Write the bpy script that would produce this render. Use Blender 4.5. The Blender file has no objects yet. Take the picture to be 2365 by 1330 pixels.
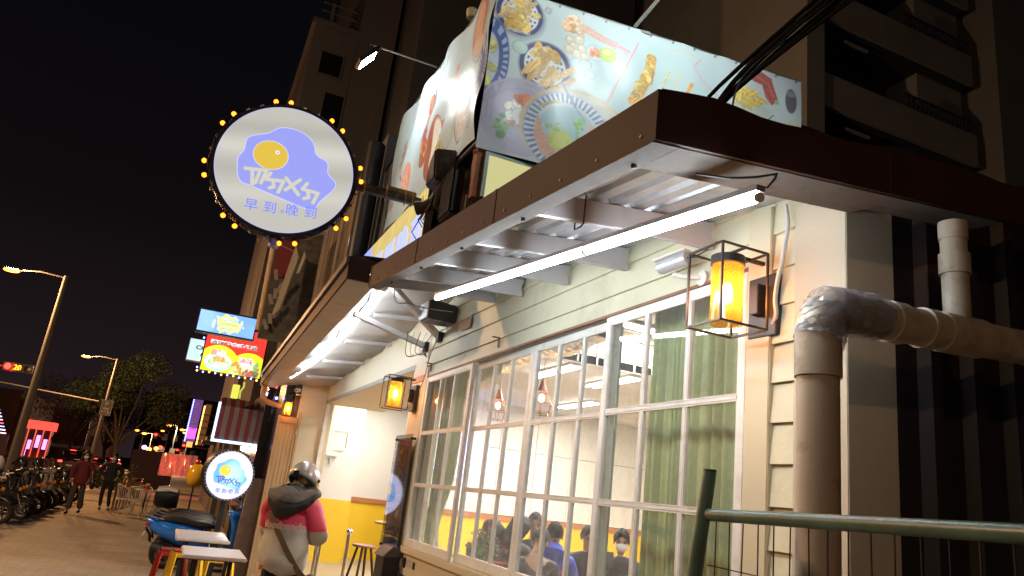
import bpy, bmesh, math, random
import numpy as np
from mathutils import Vector, Matrix, Euler
PI = math.pi
rad = math.radians
random.seed(7)
rng = np.random.default_rng(11)
scene = bpy.context.scene
COL = scene.collection

# ---------------------------------------------------------------- camera
EYE = Vector((0.0, 0.0, 1.6))
YAW, PITCH, ROLL = 0.388206676, 0.279237222, 0.118679926
fwd = Vector((math.sin(YAW)*math.cos(PITCH), math.cos(YAW)*math.cos(PITCH), math.sin(PITCH)))
rgt = Vector((math.cos(YAW), -math.sin(YAW), 0.0))
upv = rgt.cross(fwd)
r2 = rgt*math.cos(ROLL) + upv*math.sin(ROLL)
u2 = upv*math.cos(ROLL) - rgt*math.sin(ROLL)
cam_data = bpy.data.cameras.new('camera')
cam_data.sensor_width = 36.0
cam_data.lens = 36.0*1711.54/2365.0
cam_data.clip_start = 0.05
cam_data.clip_end = 2000.0
cam = bpy.data.objects.new('camera', cam_data)
COL.objects.link(cam)
m = Matrix.Identity(4)
for i in range(3):
    m[i][0] = r2[i]; m[i][1] = u2[i]; m[i][2] = -fwd[i]; m[i][3] = EYE[i]
cam.matrix_world = m
scene.camera = cam

# ---------------------------------------------------------------- night sky, exposure
world = bpy.data.worlds.new('World')
scene.world = world
world.use_nodes = True
wn = world.node_tree
bg = wn.nodes['Background']
tc = wn.nodes.new('ShaderNodeTexCoord')
sx = wn.nodes.new('ShaderNodeSeparateXYZ')
rp = wn.nodes.new('ShaderNodeValToRGB')
wn.links.new(tc.outputs['Generated'], sx.inputs[0])
wn.links.new(sx.outputs['Z'], rp.inputs[0])
wn.links.new(rp.outputs[0], bg.inputs[0])
cr = rp.color_ramp
cr.elements[0].position = 0.0;  cr.elements[0].color = (0.034, 0.021, 0.022, 1)
cr.elements[1].position = 1.0;  cr.elements[1].color = (0.0032, 0.0032, 0.0045, 1)
e = cr.elements.new(0.10); e.color = (0.021, 0.0135, 0.0155, 1)
e = cr.elements.new(0.28); e.color = (0.0075, 0.0055, 0.0068, 1)
e = cr.elements.new(0.5); e.color = (0.0038, 0.0035, 0.0048, 1)
bg.inputs[1].default_value = .38
scene.view_settings.view_transform = 'Standard'
scene.view_settings.look = 'None'
scene.view_settings.exposure = 0.75
scene.view_settings.gamma = 1.0
scene.view_settings.use_curve_mapping = False
scene.render.engine = 'CYCLES'
cy = scene.cycles
cy.use_denoising = True
cy.denoiser = 'OPENIMAGEDENOISE'
cy.use_light_tree = True
cy.sample_clamp_indirect = 4.0
cy.max_bounces = 7
cy.diffuse_bounces = 3
cy.glossy_bounces = 3
cy.transmission_bounces = 4
cy.transparent_max_bounces = 16
cy.caustics_reflective = False
cy.caustics_refractive = False

# ---------------------------------------------------------------- materials
MATS = {}
def mat(name, col=(.5,.5,.5), rough=.6, metal=0., bump=0., bscale=40., var=0., vscale=3., coat=0., emit=None, estr=0., spec=.5, sheen=0.,
        dirt=None, dscale=4., trans=0., aniso=None):
    if name in MATS: return MATS[name]
    m = bpy.data.materials.new(name); m.use_nodes = True
    nt = m.node_tree; b = nt.nodes['Principled BSDF']
    b.inputs['Base Color'].default_value = (*col, 1)
    b.inputs['Roughness'].default_value = rough
    b.inputs['Metallic'].default_value = metal
    b.inputs['Specular IOR Level'].default_value = spec
    if coat: b.inputs['Coat Weight'].default_value = coat; b.inputs['Coat Roughness'].default_value = .08
    if sheen: b.inputs['Sheen Weight'].default_value = sheen
    if emit:
        b.inputs['Emission Color'].default_value = (*emit, 1); b.inputs['Emission Strength'].default_value = estr
    tc = nt.nodes.new('ShaderNodeTexCoord')
    if var or dirt:
        n = nt.nodes.new('ShaderNodeTexNoise'); n.inputs['Scale'].default_value = vscale; n.inputs['Detail'].default_value = 6
        if aniso:
            mp = nt.nodes.new('ShaderNodeMapping'); mp.inputs['Scale'].default_value = aniso
            nt.links.new(tc.outputs['Object'], mp.inputs[0]); nt.links.new(mp.outputs[0], n.inputs['Vector'])
        else:
            nt.links.new(tc.outputs['Object'], n.inputs['Vector'])
        r = nt.nodes.new('ShaderNodeValToRGB')
        r.color_ramp.elements[0].position = .3; r.color_ramp.elements[1].position = .7
        lo = tuple(max(0, c*(1-var)) for c in col); hi = tuple(min(1, c*(1+var)) for c in col)
        r.color_ramp.elements[0].color = (*lo, 1); r.color_ramp.elements[1].color = (*hi, 1)
        nt.links.new(n.outputs['Fac'], r.inputs[0])
        out = r.outputs[0]
        if dirt:
            n2 = nt.nodes.new('ShaderNodeTexNoise'); n2.inputs['Scale'].default_value = dscale; n2.inputs['Detail'].default_value = 9; n2.inputs['Roughness'].default_value = .7
            nt.links.new(tc.outputs['Object'], n2.inputs['Vector'])
            r2_ = nt.nodes.new('ShaderNodeValToRGB'); r2_.color_ramp.elements[0].position = .52; r2_.color_ramp.elements[1].position = .72
            nt.links.new(n2.outputs['Fac'], r2_.inputs[0])
            mx = nt.nodes.new('ShaderNodeMixRGB'); mx.inputs[2].default_value = (*dirt, 1)
            nt.links.new(r2_.outputs[0], mx.inputs[0]); nt.links.new(out, mx.inputs[1]); out = mx.outputs[0]
        nt.links.new(out, b.inputs['Base Color'])
    if bump:
        n = nt.nodes.new('ShaderNodeTexNoise'); n.inputs['Scale'].default_value = bscale; n.inputs['Detail'].default_value = 5
        nt.links.new(tc.outputs['Object'], n.inputs['Vector'])
        bp = nt.nodes.new('ShaderNodeBump'); bp.inputs['Strength'].default_value = bump; bp.inputs['Distance'].default_value = .01
        nt.links.new(n.outputs['Fac'], bp.inputs['Height']); nt.links.new(bp.outputs[0], b.inputs['Normal'])
    MATS[name] = m
    return m

def emis(name, col, strength):
    if name in MATS: return MATS[name]
    m = bpy.data.materials.new(name); m.use_nodes = True
    nt = m.node_tree; nt.nodes.clear()
    o = nt.nodes.new('ShaderNodeOutputMaterial'); e = nt.nodes.new('ShaderNodeEmission')
    e.inputs[0].default_value = (*col, 1); e.inputs[1].default_value = strength
    nt.links.new(e.outputs[0], o.inputs[0]); MATS[name] = m
    return m

def glass(name, tint=(.95,.97,.97), refl=.12, rough=.02, haze=0., hazecol=(.8,.8,.8), scratch=0.):
    if name in MATS: return MATS[name]
    m = bpy.data.materials.new(name); m.use_nodes = True
    nt = m.node_tree; nt.nodes.clear()
    o = nt.nodes.new('ShaderNodeOutputMaterial')
    t = nt.nodes.new('ShaderNodeBsdfTransparent'); t.inputs[0].default_value = (*tint, 1)
    g = nt.nodes.new('ShaderNodeBsdfGlossy'); g.inputs['Roughness'].default_value = rough
    f = nt.nodes.new('ShaderNodeLayerWeight'); f.inputs[0].default_value = .5
    pw = nt.nodes.new('ShaderNodeMath'); pw.operation = 'POWER'; pw.inputs[1].default_value = 4.5
    mul = nt.nodes.new('ShaderNodeMath'); mul.operation = 'MULTIPLY_ADD'; mul.inputs[1].default_value = .8; mul.inputs[2].default_value = .03+refl*.2
    mx = nt.nodes.new('ShaderNodeMixShader')
    nt.links.new(f.outputs['Facing'], pw.inputs[0]); nt.links.new(pw.outputs[0], mul.inputs[0]); nt.links.new(mul.outputs[0], mx.inputs[0])
    nt.links.new(t.outputs[0], mx.inputs[1]); nt.links.new(g.outputs[0], mx.inputs[2])
    last = mx.outputs[0]
    if haze:
        d = nt.nodes.new('ShaderNodeBsdfTranslucent'); d.inputs[0].default_value = (*hazecol, 1)
        d2 = nt.nodes.new('ShaderNodeBsdfDiffuse'); d2.inputs[0].default_value = (*hazecol, 1)
        ad = nt.nodes.new('ShaderNodeMixShader'); ad.inputs[0].default_value = .5
        nt.links.new(d.outputs[0], ad.inputs[1]); nt.links.new(d2.outputs[0], ad.inputs[2])
        n = nt.nodes.new('ShaderNodeTexNoise'); n.inputs['Scale'].default_value = 14; n.inputs['Detail'].default_value = 8; n.inputs['Roughness'].default_value = .75
        tcn = nt.nodes.new('ShaderNodeTexCoord'); nt.links.new(tcn.outputs['Object'], n.inputs['Vector'])
        rr = nt.nodes.new('ShaderNodeMapRange'); rr.inputs[1].default_value = .35; rr.inputs[2].default_value = .75
        rr.inputs[3].default_value = haze*.5; rr.inputs[4].default_value = haze*(1.5+scratch)
        nt.links.new(n.outputs['Fac'], rr.inputs[0])
        m2 = nt.nodes.new('ShaderNodeMixShader')
        nt.links.new(rr.outputs[0], m2.inputs[0]); nt.links.new(last, m2.inputs[1]); nt.links.new(ad.outputs[0], m2.inputs[2]); last = m2.outputs[0]
    nt.links.new(last, o.inputs[0]); MATS[name] = m
    return m

def vcmat(name, rough=.6, emit=0., spec=.4, noise=0., bump=0.):
    """colour comes from the mesh's own printed colours (attribute 'print')"""
    if name in MATS: return MATS[name]
    m = bpy.data.materials.new(name); m.use_nodes = True
    nt = m.node_tree; b = nt.nodes['Principled BSDF']
    a = nt.nodes.new('ShaderNodeAttribute'); a.attribute_name = 'print'
    out = a.outputs['Color']
    b.inputs['Roughness'].default_value = rough; b.inputs['Specular IOR Level'].default_value = spec
    if emit:
        b.inputs['Base Color'].default_value = (.03,.03,.03,1)
        nt.links.new(out, b.inputs['Emission Color']); b.inputs['Emission Strength'].default_value = emit
    else: nt.links.new(out, b.inputs['Base Color'])
    if bump:
        tcn = nt.nodes.new('ShaderNodeTexCoord'); n = nt.nodes.new('ShaderNodeTexNoise'); n.inputs['Scale'].default_value = 5
        nt.links.new(tcn.outputs['Object'], n.inputs['Vector'])
        bp = nt.nodes.new('ShaderNodeBump'); bp.inputs['Strength'].default_value = bump; bp.inputs['Distance'].default_value = .03
        nt.links.new(n.outputs['Fac'], bp.inputs['Height']); nt.links.new(bp.outputs[0], b.inputs['Normal'])
    MATS[name] = m
    return m

# ---------------------------------------------------------------- mesh builder
class MB:
    def __init__(s): s.v = []; s.f = []; s.mi = []
    def add(s, vs, fs, mi=0):
        k = len(s.v); s.v += [tuple(v) for v in vs]
        s.f += [tuple(i+k for i in f) for f in fs]; s.mi += [mi]*len(fs)
        return s
    def box(s, x0, x1, y0, y1, z0, z1, mi=0):
        return s.add([(x0,y0,z0),(x1,y0,z0),(x1,y1,z0),(x0,y1,z0),(x0,y0,z1),(x1,y0,z1),(x1,y1,z1),(x0,y1,z1)],
                     [(0,3,2,1),(4,5,6,7),(0,1,5,4),(1,2,6,5),(2,3,7,6),(3,0,4,7)], mi)
    def obox(s, c, sz, M=None, mi=0):
        """box centred at c, size sz, rotated by Matrix/Euler tuple M"""
        if M is None: M = Matrix.Identity(3)
        elif not isinstance(M, Matrix): M = Euler(M).to_matrix()
        c = Vector(c); vs = []
        for dz in (-.5,.5):
            for dx, dy in ((-.5,-.5),(.5,-.5),(.5,.5),(-.5,.5)):
                vs.append(c + M @ Vector((dx*sz[0], dy*sz[1], dz*sz[2])))
        return s.add(vs, [(0,3,2,1),(4,5,6,7),(0,1,5,4),(1,2,6,5),(2,3,7,6),(3,0,4,7)], mi)
    def bar(s, p0, p1, w, h=None, up=(0,0,1), mi=0):
        """rectangular bar from p0 to p1"""
        h = w if h is None else h
        p0, p1 = Vector(p0), Vector(p1); d = (p1-p0).normalized(); u = Vector(up)
        if abs(d.dot(u)) > .98: u = Vector((0,1,0)) if abs(d.y) < .9 else Vector((1,0,0))
        a = d.cross(u).normalized()*w/2; b = a.cross(d).normalized()*h/2
        return s.add([p0-a-b,p0+a-b,p0+a+b,p0-a+b,p1-a-b,p1+a-b,p1+a+b,p1-a+b],
                     [(0,1,2,3),(7,6,5,4),(0,4,5,1),(1,5,6,2),(2,6,7,3),(3,7,4,0)], mi)
    def tube(s, pts, r, n=8, mi=0, caps=True):
        pts = [Vector(p) for p in pts]; rs = r if isinstance(r, (list,tuple)) else [r]*len(pts)
        k = len(s.v); prev = None; N = len(pts)
        for i, p in enumerate(pts):
            d = (pts[min(i+1,N-1)]-pts[max(i-1,0)])
            d = d.normalized() if d.length > 1e-9 else Vector((0,0,1))
            if prev is None:
                a = d.cross(Vector((0,0,1)))
                if a.length < .05: a = d.cross(Vector((0,1,0)))
                a.normalize()
            else:
                a = prev - d*prev.dot(d)
                if a.length < 1e-5: a = d.cross(Vector((.3,.5,.8)))
                a.normalize()
            prev = a; b = d.cross(a)
            for j in range(n):
                t = 2*PI*j/n; s.v.append(tuple(p + (a*math.cos(t)+b*math.sin(t))*rs[i]))
        for i in range(N-1):
            for j in range(n):
                j2 = (j+1) % n
                s.f.append((k+i*n+j, k+i*n+j2, k+(i+1)*n+j2, k+(i+1)*n+j)); s.mi.append(mi)
        if caps:
            s.f.append(tuple(k+j for j in range(n))[::-1]); s.mi.append(mi)
            s.f.append(tuple(k+(N-1)*n+j for j in range(n))); s.mi.append(mi)
        return s
    def lathe(s, prof, c=(0,0,0), n=24, ax=(0,0,1), mi=0, closed=False):
        """prof: [(r, h)...] about axis ax through c"""
        ax = Vector(ax).normalized(); c = Vector(c)
        a = ax.cross(Vector((0,0,1)))
        if a.length < .05: a = Vector((1,0,0))
        a.normalize(); b = ax.cross(a); k = len(s.v); N = len(prof)
        for r, h in prof:
            for j in range(n):
                t = 2*PI*j/n; s.v.append(tuple(c + ax*h + (a*math.cos(t)+b*math.sin(t))*max(r,1e-5)))
        for i in range(N-1 + (1 if closed else 0)):
            for j in range(n):
                j2 = (j+1) % n; i2 = (i+1) % N
                s.f.append((k+i*n+j, k+i*n+j2, k+i2*n+j2, k+i2*n+j)); s.mi.append(mi)
        return s
    def ell(s, c, r, n=12, m_=8, M=None, mi=0):
        if not hasattr(r, '__len__'): r = (r,r,r)
        if M is None: M = Matrix.Identity(3)
        elif not isinstance(M, Matrix): M = Euler(M).to_matrix()
        c = Vector(c); vs = []; fs = []
        for i in range(m_+1):
            ph = PI*i/m_
            for j in range(n):
                th = 2*PI*j/n
                vs.append(c + M @ Vector((r[0]*math.sin(ph)*math.cos(th), r[1]*math.sin(ph)*math.sin(th), r[2]*math.cos(ph))))
        for i in range(m_):
            for j in range(n):
                j2 = (j+1) % n; fs.append((i*n+j, (i+1)*n+j, (i+1)*n+j2, i*n+j2))
        return s.add(vs, fs, mi)
    def loft(s, secs, n=16, p=2.6, mi=0):
        """secs: (centre xyz, half width along x, half height, tilt about x) superellipse rings"""
        k = len(s.v)
        for c, hw, hh, tilt in secs:
            for j in range(n):
                t = 2*PI*j/n; ct, st = math.cos(t), math.sin(t)
                x = hw*math.copysign(abs(ct)**(2/p), ct); q = hh*math.copysign(abs(st)**(2/p), st)
                s.v.append((c[0]+x, c[1]-q*math.sin(tilt), c[2]+q*math.cos(tilt)))
        N = len(secs)
        for i in range(N-1):
            for j in range(n):
                j2 = (j+1) % n
                s.f.append((k+i*n+j, k+i*n+j2, k+(i+1)*n+j2, k+(i+1)*n+j)); s.mi.append(mi)
        s.f.append(tuple(k+j for j in range(n))[::-1]); s.mi.append(mi)
        s.f.append(tuple(k+(N-1)*n+j for j in range(n))); s.mi.append(mi)
        return s
    def prism(s, poly, O, U, V, W, mi=0):
        """poly of (u,v) in plane O+uU+vV extruded by vector W"""
        O, U, V, W = Vector(O), Vector(U), Vector(V), Vector(W)
        a = [O+U*u+V*v for u, v in poly]; b = [q+W for q in a]; n = len(poly)
        fs = [tuple(range(n))[::-1], tuple(range(n, 2*n))] + [(i,(i+1)%n,n+(i+1)%n,n+i) for i in range(n)]
        return s.add(a+b, fs, mi)
    def quad(s, a, b, c, d, mi=0): return s.add([a,b,c,d], [(0,1,2,3)], mi)
    def grid(s, fn, nu, nv, mi=0):
        k = len(s.v)
        for i in range(nv+1):
            for j in range(nu+1): s.v.append(tuple(fn(j/nu, i/nv)))
        for i in range(nv):
            for j in range(nu):
                q = k+i*(nu+1)+j; s.f.append((q, q+1, q+nu+2, q+nu+1)); s.mi.append(mi)
        return s
    def xf(s, M):
        s.v = [tuple(M @ Vector(v)) for v in s.v]; return s
    def mesh(s, name, mats, off=(0,0,0), bevel=0., flat=False, ang=38):
        me = bpy.data.meshes.new(name)
        ox, oy, oz = off
        me.from_pydata([(x-ox,y-oy,z-oz) for x,y,z in s.v], [], s.f)
        if not isinstance(mats, (list,tuple)): mats = [mats]
        for mm in mats: me.materials.append(mm)
        if len(mats) > 1: me.polygons.foreach_set('material_index', s.mi)
        if bevel:
            bm = bmesh.new(); bm.from_mesh(me)
            ed = [e for e in bm.edges if len(e.link_faces) == 2 and e.calc_face_angle(0) > .6]
            bmesh.ops.bevel(bm, geom=ed, offset=bevel, segments=2, affect='EDGES', clamp_overlap=True)
            bm.to_mesh(me); bm.free()
        if not flat:
            me.polygons.foreach_set('use_smooth', [True]*len(me.polygons))
            me.set_sharp_from_angle(angle=rad(ang))
        me.update()
        return me
    def build(s, name, mats, parent=None, bevel=0., flat=False, ang=38, label=None):
        """world coordinates in; the object sits under parent (an Empty or mesh without rotation)"""
        off = (0,0,0)
        if parent is not None:
            q = parent; off = Vector((0,0,0))
            while q is not None: off = off + Vector(q.location); q = q.parent
        o = bpy.data.objects.new(name, s.mesh(name, mats, off, bevel, flat, ang))
        COL.objects.link(o)
        if parent is not None: o.parent = parent
        if label: o['label'] = label
        return o
    def top(s, name, mats, label=None, cat=None, group=None, kind=None, **k):
        """a top-level mesh whose origin is at its own base"""
        a = np.array(s.v); c = (a.min(0)+a.max(0))/2
        loc = Vector((float(c[0]), float(c[1]), float(a[:,2].min())))
        o = bpy.data.objects.new(name, s.mesh(name, mats, loc, **k)); o.location = loc
        COL.objects.link(o); tag(o, label, cat, group, kind)
        return o

def tag(o, label=None, cat=None, group=None, kind=None):
    if label: o['label'] = label
    if cat: o['category'] = cat
    if group: o['group'] = group
    if kind: o['kind'] = kind
    return o
def thing(name, label, cat, loc=(0,0,0), rz=0., group=None):
    o = bpy.data.objects.new(name, None); o.empty_display_size = .1
    COL.objects.link(o); o.location = loc; o.rotation_euler = (0,0,rz)
    return tag(o, label, cat, group)
def copy_tree(o, parent=None):
    c = o.copy(); COL.objects.link(c)
    if parent is not None:
        c.parent = parent; c.matrix_parent_inverse = o.matrix_parent_inverse.copy()
    for ch in list(o.children): copy_tree(ch, c)
    return c
def share(name, mesh, loc, parent, rot=None, scale=None):
    """another object on the same mesh; loc in the parent's frame"""
    o = bpy.data.objects.new(name, mesh); o.location = loc
    if rot: o.rotation_euler = rot
    if scale: o.scale = scale
    if parent is not None: o.parent = parent
    COL.objects.link(o); return o
def point(name, loc, col, power, r=.05, parent=None):
    l = bpy.data.lights.new(name, 'POINT'); l.color = col; l.energy = power; l.shadow_soft_size = r
    o = bpy.data.objects.new(name, l); COL.objects.link(o)
    if parent is not None:
        o.parent = parent; o.location = Vector(loc) - Vector(parent.location)
    else: o.location = loc
    return o
_fontcache = {}
def text_mesh(txt, size=1., bold=.0, depth=0.):
    c = bpy.data.curves.new('lettering', 'FONT'); c.body = txt; c.size = size; c.offset = bold; c.extrude = depth
    c.align_x = 'CENTER'; c.align_y = 'CENTER'; c.resolution_u = 3
    o = bpy.data.objects.new('lettering', c); COL.objects.link(o)
    dg = bpy.context.evaluated_depsgraph_get()
    me = bpy.data.meshes.new_from_object(o.evaluated_get(dg))
    bpy.data.objects.remove(o); bpy.data.curves.remove(c)
    return me
def text(name, txt, O, U, V, size, material, parent, bold=0., depth=.002, fit=None):
    """lettering in plane (U right, V up) centred at world O; fit=(w,h) scales to a box"""
    me = text_mesh(txt, 1., bold/size, 0)
    co = np.array([v.co[:] for v in me.vertices]).reshape(-1,3)
    sx_ = sy_ = size
    if len(co):
        lo, hi = co.min(0), co.max(0); cen = (lo+hi)/2
        if fit: sx_ = fit[0]/max(1e-6, hi[0]-lo[0]); sy_ = fit[1]/max(1e-6, hi[1]-lo[1])
    else: cen = np.zeros(3)
    O, U, V = Vector(O), Vector(U).normalized(), Vector(V).normalized(); N = U.cross(V)
    off = Vector((0,0,0)); q = parent
    while q is not None: off += Vector(q.location); q = q.parent
    b = MB()
    vs = [O - off + U*((c[0]-cen[0])*sx_) + V*((c[1]-cen[1])*sy_) for c in co]
    b.add(vs, [tuple(p.vertices) for p in me.polygons])
    bpy.data.meshes.remove(me)
    me2 = b.mesh(name, material, flat=True)
    o = bpy.data.objects.new(name, me2); COL.objects.link(o); o.parent = parent
    if depth:
        md = o.modifiers.new('thick', 'SOLIDIFY'); md.thickness = depth; md.offset = 0
    return o

# ---------------------------------------------------------------- print canvas: flat print held as mesh colours
class Canvas:
    def __init__(s, w, h, res, base, noise=.03, seed=0):
        s.w, s.h, s.res = w, h, res; s.nu, s.nv = int(w*res), int(h*res)
        u = np.linspace(0, w, s.nu+1); v = np.linspace(0, h, s.nv+1)
        s.U, s.V = np.meshgrid(u, v)
        s.c = np.ones((s.nv+1, s.nu+1, 3))*np.array(base)
        s.rg = np.random.default_rng(seed)
        s.n1 = s._noise(6); s.n2 = s._noise(22); s.n3 = s._noise(60)
        s.c *= (1+noise*(s.n1-.5)*2)[..., None]
    def _noise(s, f):
        gw, gh = int(s.w*f)+3, int(s.h*f)+3
        g = s.rg.random((gh, gw)); x = s.U*f; y = s.V*f
        i, j = x.astype(int), y.astype(int); a, b = x-i, y-j
        a = a*a*(3-2*a); b = b*b*(3-2*b)
        return (g[j,i]*(1-a)+g[j,i+1]*a)*(1-b)+(g[j+1,i]*(1-a)+g[j+1,i+1]*a)*b
    def _mix(s, mask, col, alpha=1., tex=0., tn=None):
        mk = np.clip(mask, 0, 1)*alpha
        col = np.array(col, float)
        if tex:
            t = (s.n3 if tn is None else tn)
            c = col*(1+tex*(t-.5)*2)[..., None]
        else: c = col
        s.c = s.c*(1-mk[...,None]) + np.clip(c,0,4)*mk[...,None]
    def _e(s, cx, cy, rx, ry, rot=0, wob=0):
        c_, s_ = math.cos(rot), math.sin(rot); x = s.U-cx; y = s.V-cy
        X = (x*c_+y*s_)/rx; Y = (-x*s_+y*c_)/ry
        d = np.sqrt(X*X+Y*Y)
        if wob: d = d + wob*(s.n2-.5)*2
        return d, min(rx, ry)
    def ell(s, cx, cy, rx, ry=None, col=(1,1,1), rot=0, alpha=1., tex=0., wob=0, soft=None):
        ry = rx if ry is None else ry
        d, r = s._e(cx, cy, rx, ry, rot, wob); k = soft or (1.2/s.res)
        s._mix((1-d)*r/k+.5, col, alpha, tex)
    def ring(s, cx, cy, rx, ry, w, col, rot=0, alpha=1., ticks=0, tex=0.):
        d, r = s._e(cx, cy, rx, ry, rot); k = 1.0/s.res
        mk = np.clip((w/2-np.abs(d-1)*r)/k+.5, 0, 1)
        if ticks:
            an = np.arctan2(s.V-cy, s.U-cx); mk = mk*(np.sin(an*ticks) > 0)
        s._mix(mk, col, alpha, tex)
    def line(s, pts, w, col, alpha=1., tex=0.):
        best = np.full(s.U.shape, 1e9)
        for (x0,y0),(x1,y1) in zip(pts[:-1], pts[1:]):
            dx, dy = x1-x0, y1-y0; L = dx*dx+dy*dy+1e-12
            t = np.clip(((s.U-x0)*dx+(s.V-y0)*dy)/L, 0, 1)
            best = np.minimum(best, np.hypot(s.U-x0-t*dx, s.V-y0-t*dy))
        s._mix((w/2-best)*s.res/1.0+.5, col, alpha, tex)
    def poly(s, pts, col, alpha=1., tex=0.):
        ins = np.zeros(s.U.shape, bool); n = len(pts)
        for i in range(n):
            x0,y0 = pts[i]; x1,y1 = pts[(i+1)%n]
            if y0 == y1: continue
            c = ((s.V < y0) != (s.V < y1)) & (s.U < (x1-x0)*(s.V-y0)/(y1-y0)+x0); ins ^= c
        s._mix(ins.astype(float), col, alpha, tex)
    def food(s, cx, cy, rx, ry, cols, n=30, size=.03, rot=0, seed=1):
        rg = np.random.default_rng(seed)
        for i in range(n):
            t = rg.random()*2*PI; q = math.sqrt(rg.random())
            x, y = q*rx*math.cos(t), q*ry*math.sin(t)
            x, y = x*math.cos(rot)-y*math.sin(rot), x*math.sin(rot)+y*math.cos(rot)
            c = np.array(cols[rg.integers(len(cols))])*(.75+.5*rg.random())
            a = size*(.6+.8*rg.random()); b = a*(.35+.5*rg.random()); ro = rg.random()*PI
            s.ell(cx+x+.1*a, cy+y-.15*a, a*1.05, b*1.1, col=tuple(c*.55), rot=ro, alpha=.6)
            s.ell(cx+x, cy+y, a, b, col=tuple(c), rot=ro, tex=.25)
    def fries(s, cx, cy, rx, ry, n=30, L=.09, w=.014, rot=.6, spread=1.2, seed=2, col=(.85,.55,.10)):
        rg = np.random.default_rng(seed)
        for i in range(n):
            t = rg.random()*2*PI; q = math.sqrt(rg.random()); x = cx+q*rx*math.cos(t); y = cy+q*ry*math.sin(t)
            a = rot+(rg.random()-.5)*spread; dx, dy = math.cos(a)*L/2, math.sin(a)*L/2
            k = .7+.6*rg.random()
            s.line([(x-dx,y-dy-.006),(x+dx,y+dy-.006)], w*1.2, (col[0]*.5,col[1]*.4,col[2]*.3), .7)
            s.line([(x-dx,y-dy),(x+dx,y+dy)], w, (col[0]*k,col[1]*k,col[2]*k))
    def make(s, name, fn, material, parent):
        """fn(u,v) -> world point"""
        P = fn(s.U, s.V); P = np.stack(P, -1).reshape(-1,3)
        off = np.zeros(3); q = parent
        while q is not None: off += np.array(q.location); q = q.parent
        P = P-off; nu, nv = s.nu, s.nv
        me = bpy.data.meshes.new(name)
        me.vertices.add(len(P)); me.vertices.foreach_set('co', P.ravel().astype(np.float32))
        j, i = np.meshgrid(np.arange(nu), np.arange(nv)); q = (i*(nu+1)+j).ravel()
        F = np.stack([q, q+1, q+nu+2, q+nu+1], 1)
        me.loops.add(F.size); me.loops.foreach_set('vertex_index', F.ravel().astype(np.int32))
        me.polygons.add(len(F)); me.polygons.foreach_set('loop_start', (np.arange(len(F))*4).astype(np.int32))
        me.update(calc_edges=True)
        me.polygons.foreach_set('use_smooth', [True]*len(F))
        at = me.color_attributes.new('print', 'FLOAT_COLOR', 'POINT')
        cc = np.ones((len(P), 4), np.float32); cc[:, :3] = s.c.reshape(-1,3); at.data.foreach_set('color', cc.ravel())
        me.materials.append(material)
        o = bpy.data.objects.new(name, me); COL.objects.link(o); o.parent = parent
        return o
# ================================================================ setting
M_cream = mat('cream_paint', (.60,.57,.41), .55, bump=.15, bscale=60, var=.06, vscale=2.5, dirt=(.46,.42,.29), dscale=2.2)
M_cream2 = mat('cream_paint_smooth', (.58,.51,.35), .5, bump=.06, bscale=25, var=.05, vscale=1.5)
M_white = mat('white_window_paint', (.72,.71,.67), .42, bump=.08, bscale=50, var=.05, vscale=6, dirt=(.56,.52,.45), dscale=9)
M_brown = mat('brown_fascia_metal', (.045,.020,.018), .55, spec=.12, bump=.05, bscale=6, var=.12, vscale=3)
M_darkmetal = mat('dark_metal', (.018,.017,.018), .45, metal=.3)
M_black = mat('black_plastic', (.012,.012,.013), .35)
M_blackrub = mat('tyre_rubber', (.012,.012,.012), .85, bump=.3, bscale=80)
M_grey = mat('grey_primer_steel', (.46,.45,.46), .55, var=.1, vscale=5, bump=.06, bscale=20)
M_galv = mat('galvanised_sheet', (.80,.83,.88), .36, metal=.85, var=.12, vscale=8, bump=.05, bscale=15)
M_chrome = mat('chrome', (.75,.74,.72), .12, metal=1.)
M_steel = mat('brushed_steel', (.5,.49,.47), .3, metal=.9)
M_wood = mat('brown_wood', (.20,.085,.035), .5, var=.25, vscale=9, aniso=(1,1,6))
M_pave = mat('paving', (.31,.27,.225), .8, bump=.35, bscale=30, var=.14, vscale=1.2, dirt=(.20,.165,.135), dscale=.6)
M_asph = mat('asphalt', (.06,.052,.046), .75, bump=.4, bscale=60, var=.2, vscale=.8)
M_line = mat('road_paint', (.55,.52,.45), .6, var=.15, vscale=6)
M_kerb = mat('kerb_concrete', (.28,.25,.2), .8, bump=.2, var=.15)
M_conc = mat('concrete_render', (.20,.165,.145), .85, bump=.2, bscale=10, var=.14, vscale=.5, dirt=(.12,.10,.09), dscale=.3)
M_dkconc = mat('dark_render', (.075,.078,.09), .85, var=.15, vscale=.4, bump=.2, bscale=8)
M_glassdk = mat('dark_window_glass', (.01,.011,.014), .12, spec=.6)
M_redp = mat('red_paint', (.45,.02,.015), .4)
M_yel = mat('yellow_wall_paint', (.80,.52,.02), .5, var=.04, vscale=1.5)
M_inwhite = mat('interior_white', (.70,.67,.61), .6, var=.03, vscale=1.)
M_green = mat('green_curtain', (.46,.50,.23), .85, var=.12, vscale=2.5, bump=.25, bscale=120, sheen=.2)

M_side = mat('dark_ribbed_cladding',(.020,.017,.019),.5,spec=.25,var=.4,vscale=1.5,dirt=(.055,.028,.018),dscale=2.2,aniso=(3,3,.3))
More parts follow.
